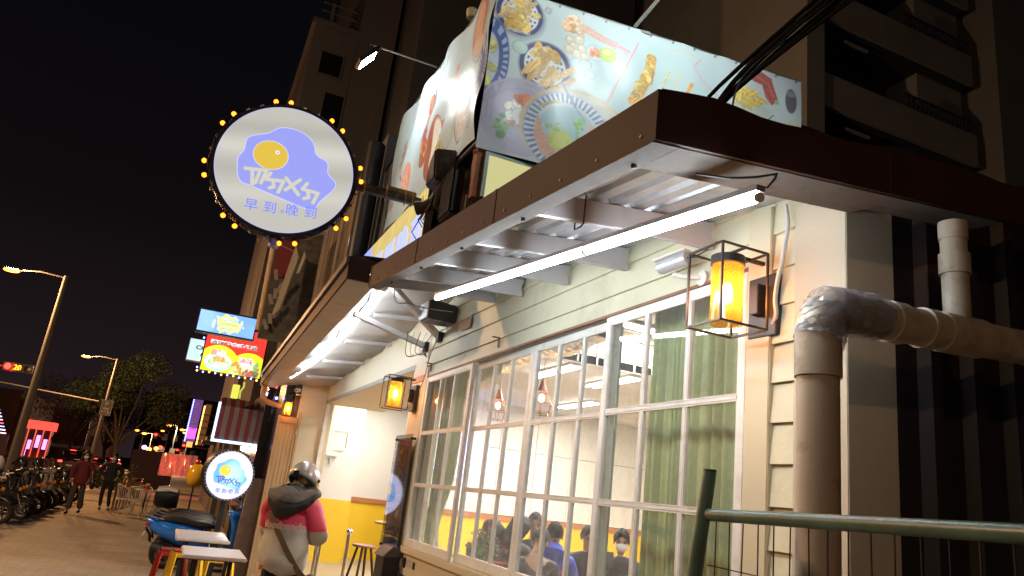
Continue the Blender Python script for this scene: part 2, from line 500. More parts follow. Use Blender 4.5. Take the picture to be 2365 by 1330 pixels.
# paving: brick-pattern relief on the walking surface
nt = M_pave.node_tree
bt = nt.nodes.new('ShaderNodeTexBrick'); bt.inputs['Scale'].default_value = 1.0
bt.inputs['Brick Width'].default_value = .3; bt.inputs['Row Height'].default_value = .15; bt.inputs['Mortar Size'].default_value = .008
tcp = nt.nodes.new('ShaderNodeTexCoord'); nt.links.new(tcp.outputs['Object'], bt.inputs['Vector'])
bt.inputs['Color1'].default_value = (.85,.85,.85,1); bt.inputs['Color2'].default_value = (1.1,1.05,1,1); bt.inputs['Mortar'].default_value = (.6,.6,.6,1)
pb = nt.nodes['Principled BSDF']; src = pb.inputs['Base Color'].links[0].from_socket
mxp = nt.nodes.new('ShaderNodeMixRGB'); mxp.blend_type = 'MULTIPLY'; mxp.inputs[0].default_value = .8
nt.links.new(src, mxp.inputs[1]); nt.links.new(bt.outputs['Color'], mxp.inputs[2]); nt.links.new(mxp.outputs[0], pb.inputs['Base Color'])

def struct(name, mb, m, **k): return tag(mb.build(name, m, **k), kind='structure')
g = MB().box(-600,600,-60,900,-.9,-.14); struct('road', g, M_asph)
g = MB().box(-5.0,60,-12,160,-.5,0.0); struct('sidewalk', g, M_pave)
g = MB()
for i in range(86):
    y0 = -12+i*2.0; g.box(-5.18,-5.004,y0,y0+1.992,-.4,.012)
tag(g.build('kerb', M_kerb, bevel=.02), kind='structure')
g = MB().box(-3.24,-3.12,4,60,.0005,.004)
for k in range(14): g.box(-4.95,-3.24,16+k*1.15*2,16.07+k*1.15*2,.0005,.004)
struct('parking_bay_line', g, M_line)
g = MB()
for k in range(24): g.box(-9.0,-8.86,-8+k*9,-3+k*9,-.1395,-.136)
for k in range(9): g.box(-13.5+k*.9,-13.05+k*.9,46,49.5,-.1395,-.136)
struct('road_marking_line', g, M_line)
g = MB().box(-80,-17,-12,260,-.5,-.02); struct('far_sidewalk', g, M_pave)

# ================================================================ restaurant building (front wall x = 2, runs along y)
RB = thing('restaurant_building', 'cream clapboard restaurant front with white framed windows and an open doorway', 'restaurant', (2.0,2.0,0))
X = 2.0
# clapboards
def clap(y0, y1, z0, z1, name='siding_board'):
    b = MB().add([(X-.020,y0,z0),(X-.020,y1,z0),(X-.006,y1,z1),(X-.006,y0,z1),(X+.02,y0,z0),(X+.02,y1,z0),(X+.02,y1,z1),(X+.02,y0,z1)],
                 [(0,3,2,1),(4,5,6,7),(0,1,5,4),(3,7,6,2),(0,4,7,3),(1,2,6,5)])
    return b.build(name, M_cream, RB, flat=True)
clap(1.99, 6.72, 2.74, 2.8885); clap(1.99, 6.72, 2.89, 3.0385); clap(3.0, 6.72, 3.04, 3.1885); clap(4.6, 6.72, 3.19, 3.32)
clap(2.31, 6.63, 2.632, 2.7385, 'header_board')
for k in range(18): clap(2.045, 2.166, .04+.15*k, .1885+.15*k if k < 17 else 2.738)
bd = MB().box(X-.03,X+.03,2.168,2.30,.05,2.86); bd.build('window_trim', M_cream2, RB, bevel=.004)
MB().box(X-.012,X+.03,2.166,2.30,2.86,3.04).build('trim_cap', M_cream, RB, bevel=.003)
MB().box(X-.03,X+.04,6.63,6.72,.95,2.72).build('window_trim', M_cream2, RB, bevel=.004)
MB().box(X-.018,X+.04,6.722,7.10,.05,3.38).build('corner_board', M_cream2, RB, bevel=.004)
MB().box(X-.05,X+.10,2.302,6.628,1.075,1.13).build('window_sill', M_cream2, RB, bevel=.006)
MB().box(X-.02,X+.06,2.302,6.628,.90,1.073).build('wall_panel', M_cream2, RB)
MB().box(X+.0,X+.06,2.302,6.72,.02,.20).build('skirting', M_cream2, RB)
# lower panels with a border of boards and small pictures pasted on them
M_kraft = mat('kraft_board', (.22,.13,.07), .8, var=.2, vscale=8)
for i in range(4):
    y0 = 2.32+i*1.09
    f = MB().box(X-.012,X+.04,y0,y0+.05,.2,.9).build('panel_stile', M_cream2, RB, bevel=.003)
    MB().box(X+.012,X+.04,y0+.052,y0+1.04,.2,.9).build('lower_panel', M_kraft, RB)
# pillar
PL = MB().box(X-.03,X+.2,1.80,2.043,.0,2.80).build('corner_pillar', mat('pillar_paint', (.50,.44,.33), .5, bump=.1, bscale=40, var=.05, vscale=2), RB, bevel=.003)
# inner leaf of the wall so the room is closed
MB().box(X+.05,X+.12,1.9,2.27,0,3.0).build('inner_wall', M_inwhite, RB)
MB().box(X+.05,X+.12,2.27,7.1,2.66,3.0).build('inner_wall', M_inwhite, RB)
MB().box(X+.062,X+.12,2.27,7.1,.12,1.07).build('inner_wall', M_inwhite, RB)
MB().box(X+.05,X+.12,6.64,7.1,1.07,2.66).build('inner_wall', M_inwhite, RB)
def roofz(u, v):
    x = 2.0+8*u**1.6; y = 1.82+6.45*v**1.3
    return (x, y, min(2.98+.62*(x-2)+.05*max(0,y-3.5), 2.93+.48*(y-1.82), 4.06))
MB().grid(roofz, 24, 24).build('roof', M_dkconc, RB, flat=True)
MB().add([(X+.2,1.80,0),(X+8,1.80,0),(X+8,1.80,2.95),(X+1.6,1.80,2.95),(X+.2,1.80,2.95),(X+.2,1.88,0),(X+8,1.88,0),(X+8,1.88,2.95),(X+1.6,1.88,2.95),(X+.2,1.88,2.95)],[(0,1,2,3,4),(9,8,7,6,5),(0,5,6,1),(4,3,8,9)]).build('side_wall', M_side, RB, flat=True)
for k in range(26): MB().add([(2.30+.22*k,1.799,.02),(2.33+.22*k,1.765,.02),(2.38+.22*k,1.765,.02),(2.41+.22*k,1.799,.02),(2.30+.22*k,1.799,2.94),(2.33+.22*k,1.765,2.94),(2.38+.22*k,1.765,2.94),(2.41+.22*k,1.799,2.94)],[(0,1,5,4),(1,2,6,5),(2,3,7,6),(4,5,6,7)]).build('wall_rib', M_side, RB, flat=True)
# header band over the doorway, return wall, wing
MB().box(X-.0,X+.9,7.102,11.998,2.75,3.40).build('doorway_header', M_cream2, RB, bevel=.004)
MB().box(X-.012,X-.001,7.102,11.998,2.75,2.80).build('header_trim', mat('trim_grey', (.25,.22,.18), .5), RB)
MB().box(1.58,X+.12,12.0,12.12,0,3.6).build('return_wall', M_cream2, RB, bevel=.004)
MB().box(X-.01,X+.05,11.93,11.998,0,2.749).build('door_jamb', M_white, RB, bevel=.004)
MB().box(X-.01,X+.05,7.102,7.16,0,2.749).build('door_jamb', M_white, RB, bevel=.004)
MB().box(1.50,1.58,12.0,15.9,0,3.6).build('wing_wall', mat('wing_dark', (.06,.045,.035), .7, var=.2), RB)
MB().box(1.9,2.02,7.102,12,.0,.12).build('door_threshold', M_kerb, RB, bevel=.01)
# ---- sliding sashes
M_pane = glass('window_glass', (.93,.95,.94), .2, .03, haze=.10, hazecol=(.75,.78,.80), scratch=1.2)
def sash(y0, y1, x, z0=1.132, z1=2.615, w=.046, parent=RB, grime=M_pane):
    """y0<y1; outer frame with 3x3 panes"""
    d = .030
    fr = MB().box(x-d/2,x+d/2,y0,y0+w,z0,z1).box(x-d/2,x+d/2,y1-w,y1,z0,z1)
    fr.box(x-d/2+.001,x+d/2-.001,y0+w,y1-w,z1-w,z1).box(x-d/2+.001,x+d/2-.001,y0+w,y1-w,z0,z0+w+.015)
    F = fr.build('window', M_white, parent, bevel=.003)
    zs = [z0+w+.015, 1.65, 2.10, z1-w]; ys = np.linspace(y0+w, y1-w, 4)
    mw = .022
    for q in (1,2):
        MB().box(x-d*.42,x+d*.42,y0+w,y1-w,zs[q]-mw/2,zs[q]+mw/2).build('muntin', M_white, F, bevel=.004)
    for q in (1,2):
        for j in range(3):
            a = zs[j]+(mw/2 if j else 0); b = zs[j+1]-(mw/2 if j < 2 else 0)
            MB().box(x-d*.42,x+d*.42,ys[q]-mw/2,ys[q]+mw/2,a,b).build('muntin', M_white, F, bevel=.004)
            for sgn in (-1,1):   # thin putty bead beside the bar
                yy = ys[q]+sgn*(mw/2+.004)
    for i in range(3):
        for j in range(3):
            a, b = ys[i]+(mw/2 if i else 0), ys[i+1]-(mw/2 if i < 2 else 0)
            c, e_ = zs[j]+(mw/2 if j else 0), zs[j+1]-(mw/2 if j < 2 else 0)
            MB().quad((x+.004,a,c),(x+.004,b,c),(x+.004,b,e_),(x+.004,a,e_)).build('pane', grime, F)
            t = .005
            rim = MB()
            for (p,q_,r_,s_) in ((a,a+t,c,e_),(b-t,b,c,e_),(a+t,b-t,c,c+t),(a+t,b-t,e_-t,e_)):
                rim.box(x-.012,x+.003,p,q_,r_,s_)
            rim.build('glazing_bead', M_white, F)
    return F
sash(2.302, 3.415, X-.012); sash(3.38, 4.40, X+.03); sash(4.405, 5.46, X+.03); sash(5.44, 6.625, X-.012)
MB().box(X-.0,X+.06,3.42,5.43,2.616,2.66).build('window_track', M_white, RB)
MB().box(X-.03,X-.021,2.302,6.628,2.617,2.632).build('drip_edge', M_wood, RB)

# ---- interior shell
M_rail = mat('wall_rail_wood', (.42,.16,.06), .5)
MB().box(2.12,10,1.9,16,.0,.12).build('interior_floor', mat('floor_tile', (.35,.28,.20), .35, var=.1), RB)
MB().box(1.6,10,16,16.15,1.33,3.5).build('end_wall', M_inwhite, RB)
MB().box(1.6,10,15.99,16.15,.12,1.24).build('end_wainscot', M_yel, RB)
MB().box(1.6,10,15.95,16.15,1.24,1.33).build('wall_rail', M_rail, RB)
MB().box(1.6,3.27,14.9,15.948,1.26,3.5).build('wall_return', M_inwhite, RB)
MB().box(1.6,3.27,14.89,15.94,.12,1.26).build('wainscot_return', M_yel, RB)
MB().box(9.6,9.75,1.9,15.9,1.33,4.1).build('back_wall', M_inwhite, RB)
MB().box(9.58,9.75,1.9,15.9,.12,1.24).build('back_wainscot', M_yel, RB)
MB().box(9.55,9.75,1.9,15.9,1.24,1.33).build('wall_rail', M_rail, RB)
M_inceil = mat('interior_ceiling', (.58,.57,.55), .8, var=.1, vscale=1)
MB().box(2.05,9.6,8.2,16,3.39,3.5).build('lower_ceiling', M_inceil, RB)
MB().box(3.9,9.6,4.3,8.2,3.93,3.985).build('upper_ceiling', M_inceil, RB)
MB().box(2.12,9.6,8.2,8.3,3.393,4.0).build('bulkhead', mat('bulkhead_cream', (.72,.60,.38), .6), RB)
for k in range(24): MB().box(2.95+k*.28,2.972+k*.28,8.19,8.199,3.40,3.80).build('bulkhead_batten', M_inwhite, RB)
MB().box(2.13,9.6,8.13,8.199,3.80,3.84).build('picture_rail', M_inwhite, RB); MB().box(2.13,9.6,8.15,8.199,3.90,3.93).build('picture_rail', M_inwhite, RB)
# white partition panels further in, with their joints
for k in range(7):
    MB().box(4.06+k*.78,4.06+k*.78+.77,13.4,13.45,1.34,2.55).build('partition_panel', M_inwhite, RB)
    MB().box(4.06+k*.78,4.06+k*.78+.77,13.4,13.45,2.56,3.39).build('partition_panel', M_inwhite, RB)
MB().box(4.06,9.5,13.41,13.44,.12,1.24).build('partition_wainscot', M_yel, RB)
MB().box(4.06,9.5,13.38,13.44,1.24,1.33).build('wall_rail', M_rail, RB)

# ================================================================ awning over the windows: slopes up away from the camera and toward the wall
def zr(x, y): return 2.585+.1022*(y-1.535)+.10*(x-1.0)
class SB(MB):
    """boxes whose height follows the awning plane"""
    def sbox(s, x0, x1, y0, y1, d0, d1, mi=0):
        P = [(x0,y0,d0),(x1,y0,d0),(x1,y1,d0),(x0,y1,d0),(x0,y0,d1),(x1,y0,d1),(x1,y1,d1),(x0,y1,d1)]
        return s.add([(x,y,zr(x,y)+d) for x,y,d in P], [(0,3,2,1),(4,5,6,7),(0,1,5,4),(1,2,6,5),(2,3,7,6),(3,0,4,7)], mi)
AW = thing('metal_awning', 'long awning with brown metal fascia and corrugated underside over the windows', 'awning', (1.0,1.55,2.59))
SB().sbox(1.0,1.012,1.55,5.15,.0,.155).build('fascia', M_brown, AW)
# near-end fascia, its top edge a little buckled
nf = MB(); nn = 26
for k in range(nn):
    x0 = 1.0125+k*(2.3/nn); x1 = 1.0125+(k+1)*(2.3/nn)
    w0 = .010*math.sin(x0*7)+.006*math.sin(x0*17); w1 = .010*math.sin(x1*7)+.006*math.sin(x1*17)
    h0 = .158+.10*math.exp(-((x0-1.02)/.12)**2)*0.0; h1 = h0
    nf.add([(x0,1.55,zr(x0,1.55)),(x1,1.55,zr(x1,1.55)),(x1,1.55,zr(x1,1.55)+h1+w1),(x0,1.55,zr(x0,1.55)+h0+w0),
            (x0,1.562,zr(x0,1.55)),(x1,1.562,zr(x1,1.55)),(x1,1.562,zr(x1,1.55)+h1+w1),(x0,1.562,zr(x0,1.55)+h0+w0)],
           [(0,1,2,3),(7,6,5,4),(3,2,6,7),(0,4,5,1)])
nf.build('end_fascia', M_brown, AW)
M_soff = mat('soffit_trim', (.115,.098,.085), .75, spec=.12, var=.1, vscale=5, dirt=(.07,.055,.045), dscale=12, bump=.05)
SB().sbox(1.0,1.085,1.56,5.15,-.006,.0,0).sbox(1.079,1.085,1.60,5.15,.0,.05).build('soffit_trim', M_soff, AW)
SB().sbox(1.09,2.46,1.565,1.712,-.004,.004).build('end_soffit', M_soff, AW)
SB().sbox(1.09,1.97,1.722,1.785,.0,.05).build('end_beam', M_soff, AW)
SB().sbox(1.09,1.99,1.712,1.722,.01,.014).build('beam_gap', M_black, AW)
# corrugated sheets: ribs run along the awning; widths by panel
prof = []
x = 1.02
while x < 1.64:
    prof += [(x,.118),(x+.055,.118),(x+.065,.138),(x+.095,.138),(x+.105,.118)]; x += .105
prof += [(1.64,.118),(1.96,.118)]
k0 = 0
for (ya, yb) in ((1.60,2.54),(2.545,3.25),(3.255,3.925),(3.93,4.625),(4.63,5.31)):
    b = MB(); n = len(prof)
    for y in (ya, yb):
        for (px, pd) in prof: b.v.append((px, y, zr(px,y)+pd))
    for i in range(n-1): b.f.append((i,i+1,n+i+1,n+i)); b.mi.append(0)
    b.build('corrugated_sheet', M_galv, AW, flat=True)
SB().sbox(1.012,1.98,1.563,5.15,.146,.153).build('roof_skin', M_darkmetal, AW)
# rafters with a stepped foot at the wall
for i, y in enumerate((2.544,3.253,3.927,4.628,5.12)):
    b = SB(); b.sbox(1.10,1.50,y-.022,y+.022,.012,.112)
    b.add([(p[0],p[1],zr(p[0],p[1])+p[2]) for p in [(1.50,y-.022,.012),(1.975,y-.022,-.012),(1.955,y-.022,.05),(1.975,y-.022,.112),(1.50,y-.022,.112),
           (1.50,y+.022,.012),(1.975,y+.022,-.012),(1.955,y+.022,.05),(1.975,y+.022,.112),(1.50,y+.022,.112)]],
          [(0,1,2,3,4),(9,8,7,6,5),(0,5,6,1),(1,6,7,2),(2,7,8,3),(3,8,9,4)])
    r_ = b.build('rafter', M_grey, AW, bevel=.003)
    MB().sub = None
for y in (1.75,2.56,3.3,4.0,4.7): 
    MB().lathe([(0,0),(.009,0),(.009,-.012),(0,-.014)],(1.06,y,zr(1.06,y)-.006),8).build('bolt', M_darkmetal, AW)
# cable loops under the awning
def droop(p0, p1, sag, n=10):
    p0, p1 = Vector(p0), Vector(p1)
    return [p0.lerp(p1,i/n)-Vector((0,0,sag*4*(i/n)*(1-i/n))) for i in range(n+1)]
MB().tube([(1.30,2.50,zr(1.3,2.5)+.12),(1.302,2.505,zr(1.3,2.5)+.0),(1.30,2.52,zr(1.3,2.5)-.01),(1.30,2.575,zr(1.3,2.5)-.008),(1.30,2.585,zr(1.3,2.5)+.10)],.004,6).build('cable', M_black, AW)

for y in (2.75,3.95,5.13): SB().sbox(.997,.9995,y-.012,y+.012,.0,.155).build('lap_joint', M_brown, AW)
for k in range(15): MB().lathe([(0,0),(.006,0),(.005,.004),(0,.005)],(.999,1.62+.25*k,zr(1,1.62+.25*k)+.03),8,(-1,0,0)).build('rivet', M_grey, AW)
for x in (1.9,2.8): MB().box(x-.012,x+.012,1.544,1.5485,zr(x,1.55)+.004,zr(x,1.55)+.15).build('lap_joint', M_brown, AW)
# tube light row
M_tube = emis('white_light_tube', (.84,.93,1.0), 52.0)
def tube_light(p0, p1, label, n=3, mt=M_tube, r=.0135):
    T = thing('tube_light', label, 'tube light', p0)
    p0, p1 = Vector(p0), Vector(p1); d = (p1-p0).normalized()
    MB().bar(p0+Vector((0,0,.026)), p1+Vector((0,0,.026)), .03, .018).build('housing', M_galv, T)
    L = (p1-p0).length/n
    for i in range(n):
        a = p0+d*(L*i+.012); b = p0+d*(L*(i+1)-.012)
        MB().tube([a,b], r, 10).build('light_tube', mt, T)
        MB().tube([a-d*.012,a], r*1.05, 10).build('end_cap', M_inwhite, T); MB().tube([b,b+d*.012], r*1.05, 10).build('end_cap', M_inwhite, T)
    return T
tube_light((1.3,1.474,2.473+.0), (1.3,4.435,2.789), 'long white tube light hung under the corrugated awning')
MB().tube([(1.3,1.45,2.492),(1.30,1.42,2.508),(1.315,1.43,2.530),(1.31,1.50,2.545),(1.27,1.58,2.56),(1.22,1.66,2.59)],.0035,6).top('electric_cable', M_black, 'short black cable looped at the near end of the awning tube light', 'cable')

# ================================================================ second awning over the doorway
def z2(x, y): return 3.19-.05*(y-5.9)+.14*max(0,x-1.2)
A2 = thing('door_awning', 'brown edged awning with boarded soffit over the open doorway', 'awning', (.97,5.9,3.19))
def s2box(mb, x0, x1, y0, y1, d0, d1, zf=z2):
    P = [(x0,y0,d0),(x1,y0,d0),(x1,y1,d0),(x0,y1,d0),(x0,y0,d1),(x1,y0,d1),(x1,y1,d1),(x0,y1,d1)]
    return mb.add([(x,y,zf(x,y)+d) for x,y,d in P], [(0,3,2,1),(4,5,6,7),(0,1,5,4),(1,2,6,5),(2,3,7,6),(3,0,4,7)])
s2box(MB(), .955,.97,5.9,12.1,.0,.19).build('fascia', M_brown, A2)
s2box(MB(), .93,.954,5.9,12.1,.13,.19).build('gutter_lip', mat('gutter_lip', (.09,.08,.10), .4), A2)
s2box(MB(), .971,1.2,5.9,5.915,.0,.19).build('end_fascia', M_brown, A2)
for k in range(8):
    y0 = 5.917+k*.772
    s2box(MB(), .971,1.20,y0,y0+.766,-.004,.008).build('soffit_board', mat('soffit_board', (.30,.235,.17), .5, var=.1, vscale=4), A2)
# sagging tarpaulin lining between soffit and wall
M_tarp = mat('grey_tarpaulin', (.30,.285,.27), .7, var=.12, vscale=3, bump=.35, bscale=7)
def tarp(u, v):
    x = 1.205+u*.79; y = 5.92+v*6.15
    return (x, y, z2(x,y)+.02+.07*math.sin(PI*min(1,u*1.4))*0.6+.018*math.sin(y*5.1+3*u)+.012*math.sin(y*11+u*9))
MB().grid(tarp, 14, 90).build('tarpaulin_lining', M_tarp, A2)
s2box(MB(), .971,1.98,5.92,12.1,.20,.215).build('roof_sheet', M_darkmetal, A2)
for y in (7.0,8.3,9.6,10.9):
    MB().bar((1.46,y,z2(1.46,y)+.01),(1.98,y,z2(1.98,y)-.01),.035,.035).build('cross_bar', M_grey, A2)
# two struts to the wall and the white junction piece
MB().bar((1.30,6.05,3.30),(1.98,6.42,2.96),.06,.05).build('strut', M_grey, A2, bevel=.004)
MB().bar((1.22,6.75,3.10),(1.98,6.80,2.93),.055,.05).build('strut', M_grey, A2, bevel=.004)
for p in ((1.965,6.40,2.965),(1.965,6.80,2.93)): MB().obox(p,(.05,.09,.09)).build('bracket', M_darkmetal, A2, bevel=.005)
MB().obox((1.24,5.85,3.22),(.10,.12,.16)).build('junction_box', M_inwhite, A2, bevel=.01)
# bent LED tube along the doorway awning
M_tube2 = emis('white_led_strip', (.88,.94,1.0), 26.0)
T2 = thing('strip_light', 'bent white strip light running along the doorway awning', 'strip light', (1.38,6.35,3.30))
pts2 = []
for i in range(31):
    t = i/30; y = 6.0+t*6.0; x = 1.30+.07*math.sin(t*PI)
    z = 3.205-.20*t-.05*math.sin(t*PI)
    pts2.append((x,y,z))
MB().tube(pts2, .018, 10).build('light_tube', M_tube2, T2)
MB().tube([(p[0]-.02,p[1],p[2]+.028) for p in pts2], .009, 6).build('carrier_rail', M_darkmetal, T2)

# ================================================================ upper storey behind the banners, and dark neighbours
UB = thing('upper_storey', 'dark flat roofed upper storey behind the food banners', 'building', (6,9,4.3))
MB().box(2.12,9,6.45,12.2,4.32,6.5).build('wall', M_dkconc, UB)
MB().box(2.10,9.05,6.4,12.25,6.5,6.56).build('roof', M_darkmetal, UB)
MB().box(2.02,2.115,6.22,6.34,4.325,4.85).build('corner_post', mat('rust_timber', (.20,.075,.035), .8, var=.3, vscale=12, bump=.3), UB)
# ================================================================ food banners
M_banner = vcmat('banner_print', rough=.38, bump=.25, spec=.45)
BAN = thing('food_banner', 'broad pale blue banner of fried food facing the camera above the awning', 'banner', (1.98,6.2,4.82))
c = Canvas(3.74, 1.86, 125, (.60,.70,.72), .05, 3)
gold = [(.72,.42,.07),(.80,.52,.12),(.62,.33,.06),(.85,.62,.20)]
# soft colour fields
c.ell(1.9,1.2,1.0,.7,(.52,.70,.74),alpha=.5,soft=.5); c.ell(.3,.3,.6,.5,(.50,.53,.66),alpha=.5,soft=.5); c.ell(3.4,1.3,.7,.6,(.56,.62,.66),alpha=.5,soft=.4)
def plate(x, y, r, rimc=(.03,.035,.16), lace=(.75,.76,.78), seed=1):
    c.ell(x+.02,y-.03,r*1.03,col=(.22,.22,.30),alpha=.5,soft=.04)
    c.ell(x,y,r,col=rimc); c.ring(x,y,r*.97,r*.97,.006,(.6,.6,.7))
    c.ell(x,y,r*.78,col=lace); c.ring(x,y,r*.66,r*.66,r*.08,(.05,.06,.16),ticks=18); c.ring(x,y,r*.5,r*.5,r*.07,(.05,.06,.16),ticks=13)
plate(.27,1.60,.27); c.food(.24,1.52,.15,.12,gold,16,.065,seed=2); c.line([(.06,1.50),(.20,1.62),(.42,1.78)],.05,(.66,.48,.26),tex=.4); c.line([(.10,1.66),(.36,1.80)],.035,(.74,.56,.32),tex=.4)
c.food(.33,1.66,.13,.12,gold,12,.05,seed=5)
# blue patterned plate cut by the corner
c.ell(-.04,.98,.26,.50,(.06,.10,.34)); c.ring(-.04,.98,.22,.43,.05,(.42,.50,.74),ticks=22); c.ell(-.04,.98,.15,.33,(.55,.62,.75)); c.food(-.01,.96,.09,.22,[(.55,.55,.12),(.62,.60,.2)],9,.06,seed=4)
c.line([(.05,.62),(.05,.34)],.022,(.35,.24,.08)); c.ell(.05,.60,.035,.05,(.35,.25,.09))
plate(.60,1.08,.29,seed=2); c.fries(.56,1.0,.17,.14,26,.16,.03,rot=1.2,spread=.6,seed=7,col=(.78,.48,.11)); c.food(.58,1.2,.16,.08,gold,12,.06,seed=8); c.line([(.58,.86),(.90,1.12)],.07,(.78,.53,.22),tex=.3); c.line([(.68,.82),(.93,1.02)],.05,(.66,.40,.14),tex=.3)
c.ell(.31,1.21,.085,.075,(.50,.66,.62)); c.ring(.31,1.21,.085,.075,.008,(.30,.42,.42)); c.ell(.31,1.23,.055,.04,(.58,.72,.68))
c.poly([(.52,1.71),(.60,1.69),(.62,1.78),(.54,1.80)],(.55,.58,.62)); c.ring(.57,1.74,.03,.03,.006,(.25,.2,.2))
# prawns, mushrooms, bowls
c.food(.88,1.66,.13,.08,[(.85,.42,.18),(.90,.55,.32),(.8,.62,.45)],22,.05,seed=9)
for k in range(12): c.ell(1.0+.035*k,1.66-.008*k,.035-.0012*k,.045-.002*k,(.86,.50-.01*k,.34+.012*k),rot=.5,tex=.2); c.ring(1.0+.035*k,1.66-.008*k,.035,.04,.004,(.55,.22,.15))
c.line([(1.42,1.58),(1.52,1.54)],.03,(.75,.35,.42)); c.line([(1.42,1.56),(1.50,1.50)],.012,(.7,.3,.4))
for (x,y) in ((.84,1.47),(.94,1.50),(.88,1.40),(.98,1.40),(.92,1.33),(1.02,1.32),(.84,1.36)):
    c.ell(x,y,.055,.052,(.72,.62,.46),tex=.1); c.ring(x,y,.055,.052,.006,(.42,.36,.30)); c.ell(x-.012,y+.015,.02,col=(.84,.76,.62))
c.ell(1.14,1.41,.11,.09,(.62,.70,.72)); c.ring(1.14,1.41,.11,.09,.006,(.45,.5,.55)); c.food(1.14,1.41,.05,.04,[(.85,.22,.08),(.9,.35,.15)],7,.035,seed=3)
for (x,y,r) in ((.93,1.22,.07),(1.04,1.24,.07),(1.10,1.13,.065),(.99,1.12,.06)): c.ring(x,y,r,r*.75,.007,(.35,.42,.44)); c.ell(x,y,r*.8,r*.55,(.55,.65,.68),alpha=.6)
c.ell(1.29,1.44,.095,.085,(.55,.70,.08)); c.ell(1.27,1.47,.05,.035,(.72,.85,.25)); c.ring(1.29,1.44,.095,.085,.006,(.35,.5,.08))
c.line([(1.62,1.68),(1.31,.84)],.022,(.78,.36,.36),.85); c.line([(1.60,1.66),(1.34,.92)],.006,(.9,.55,.55))
# big plates, lower left
c.ell(.42,.45,.46,.42,(.45,.40,.58),alpha=.75,tex=.04); c.ring(.42,.45,.44,.40,.01,(.55,.5,.66)); c.ring(.42,.45,.33,.30,.008,(.38,.33,.52))
c.food(.36,.50,.10,.16,[(.85,.86,.84),(.8,.72,.6),(.75,.35,.22)],16,.05,seed=12); c.ell(.43,.46,.10,.09,(.80,.83,.86)); c.ell(.44,.46,.045,col=(.85,.60,.10)); c.food(.22,.30,.06,.12,[(.10,.28,.08),(.2,.42,.14)],14,.035,seed=13); c.food(.40,.66,.09,.04,[(.75,.22,.10)],6,.05,seed=14)
c.ell(1.02,.42,.62,.50,(.60,.52,.40),alpha=.7); c.ring(1.02,.42,.60,.48,.015,(.68,.52,.30))
c.ell(.92,.40,.47,.44,(.62,.70,.76)); c.ring(.92,.40,.41,.385,.10,(.16,.20,.42),ticks=46); c.ring(.92,.40,.47,.44,.008,(.3,.34,.6))
c.ell(.92,.38,.33,.32,(.40,.60,.68)); c.poly([(.58,.55),(.56,.30),(.66,.10),(.86,.02),(.80,.22),(.66,.36)],(.72,.42,.32),tex=.2); c.line([(.60,.62),(.72,.70),(.80,.72)],.03,(.5,.42,.12),tex=.3)
c.ell(.86,.30,.14,.13,(.58,.68,.14),wob=.25,tex=.1); c.ell(.84,.28,.07,.07,(.70,.72,.20)); c.food(.80,.44,.10,.04,[(.4,.6,.15)],6,.025,seed=15)
c.line([(1.02,.20),(1.04,.36),(1.02,.50)],.035,(.30,.55,.15),tex=.3); c.food(1.03,.55,.05,.05,[(.25,.5,.12)],8,.03,seed=16); c.ring(1.06,.40,.03,.04,.008,(.3,.55,.2)); c.ring(1.05,.28,.035,.04,.008,(.3,.55,.2)); c.ell(1.2,.46,.06,.12,(.70,.48,.38),rot=.4,alpha=.8,tex=.2)
c.line([(.80,.95),(.98,.72)],.03,(.22,.20,.45)); c.line([(.98,.72),(1.1,.60)],.012,(.3,.3,.55))
# fried strip, sauces, lines
c.line([(1.80,1.55),(1.78,1.35),(1.70,1.15),(1.62,.98)],.13,(.72,.42,.10),tex=.5); c.food(1.74,1.26,.06,.26,gold,34,.04,seed=17,rot=-.35)
c.line([(2.03,1.46),(1.96,1.24)],.022,(.78,.66,.22),tex=.3); c.line([(2.14,1.48),(2.10,1.28)],.016,(.8,.68,.28)); c.line([(2.06,1.24),(2.02,1.14)],.012,(.8,.6,.3)); c.line([(2.30,1.38),(2.24,1.24)],.045,(.85,.42,.12),tex=.3)
c.line([(2.40,1.74),(2.32,1.62),(2.40,1.50),(2.62,1.36),(2.8,1.30)],.014,(.75,.38,.38),.8); c.line([(2.36,1.70),(2.29,1.60),(2.38,1.46),(2.60,1.32)],.008,(.8,.5,.5),.8)
c.line([(2.0,1.74),(2.2,1.76),(2.35,1.73)],.012,(.8,.55,.35),.6); c.ell(2.9,1.5,.14,.05,(.62,.66,.70),rot=-.4,alpha=.6)
c.poly([(2.78,1.52),(2.86,1.24),(3.22,1.18),(3.36,1.36)],(.55,.60,.55)); c.fries(3.06,1.42,.21,.13,46,.12,.022,rot=.4,spread=2.2,seed=20,col=(.85,.60,.10)); c.line([(3.24,1.16),(3.38,1.32)],.02,(.15,.35,.18)); c.line([(3.20,1.14),(3.36,1.2)],.02,(.2,.4,.22))
c.poly([(3.02,1.75),(3.16,1.84),(3.34,1.78),(3.44,1.52),(3.36,1.44),(3.27,1.52),(3.22,1.66),(3.06,1.68)],(.48,.07,.06),tex=.35); c.line([(3.1,1.76),(3.3,1.7),(3.38,1.55)],.014,(.65,.2,.16)); c.ell(3.42,1.5,.03,col=(.3,.45,.2))
c.ell(3.60,1.56,.075,.16,(.12,.10,.14),tex=.2); c.ell(3.60,1.65,.055,.04,(.3,.28,.32)); c.ell(3.62,1.22,.1,.09,(.66,.62,.46),alpha=.8)
for k in range(14): c.ell(.15+.27*k,1.835,.010,col=(.02,.02,.02)); 
c.c = c.c*.90+.10*np.array((.60,.68,.70))
def fR(U, V):
    s = .012*np.sin(U*9+V*2)*np.sin(V*3.2)
    top = -.015*np.abs(np.sin(U*PI/.27*.5))*(V/1.86)**6
    return (1.985+U*.995+s*.09, 6.2-U*.096-s, 4.82+V+top)
c.make('printed_sheet', fR, M_banner, BAN)
b = MB()
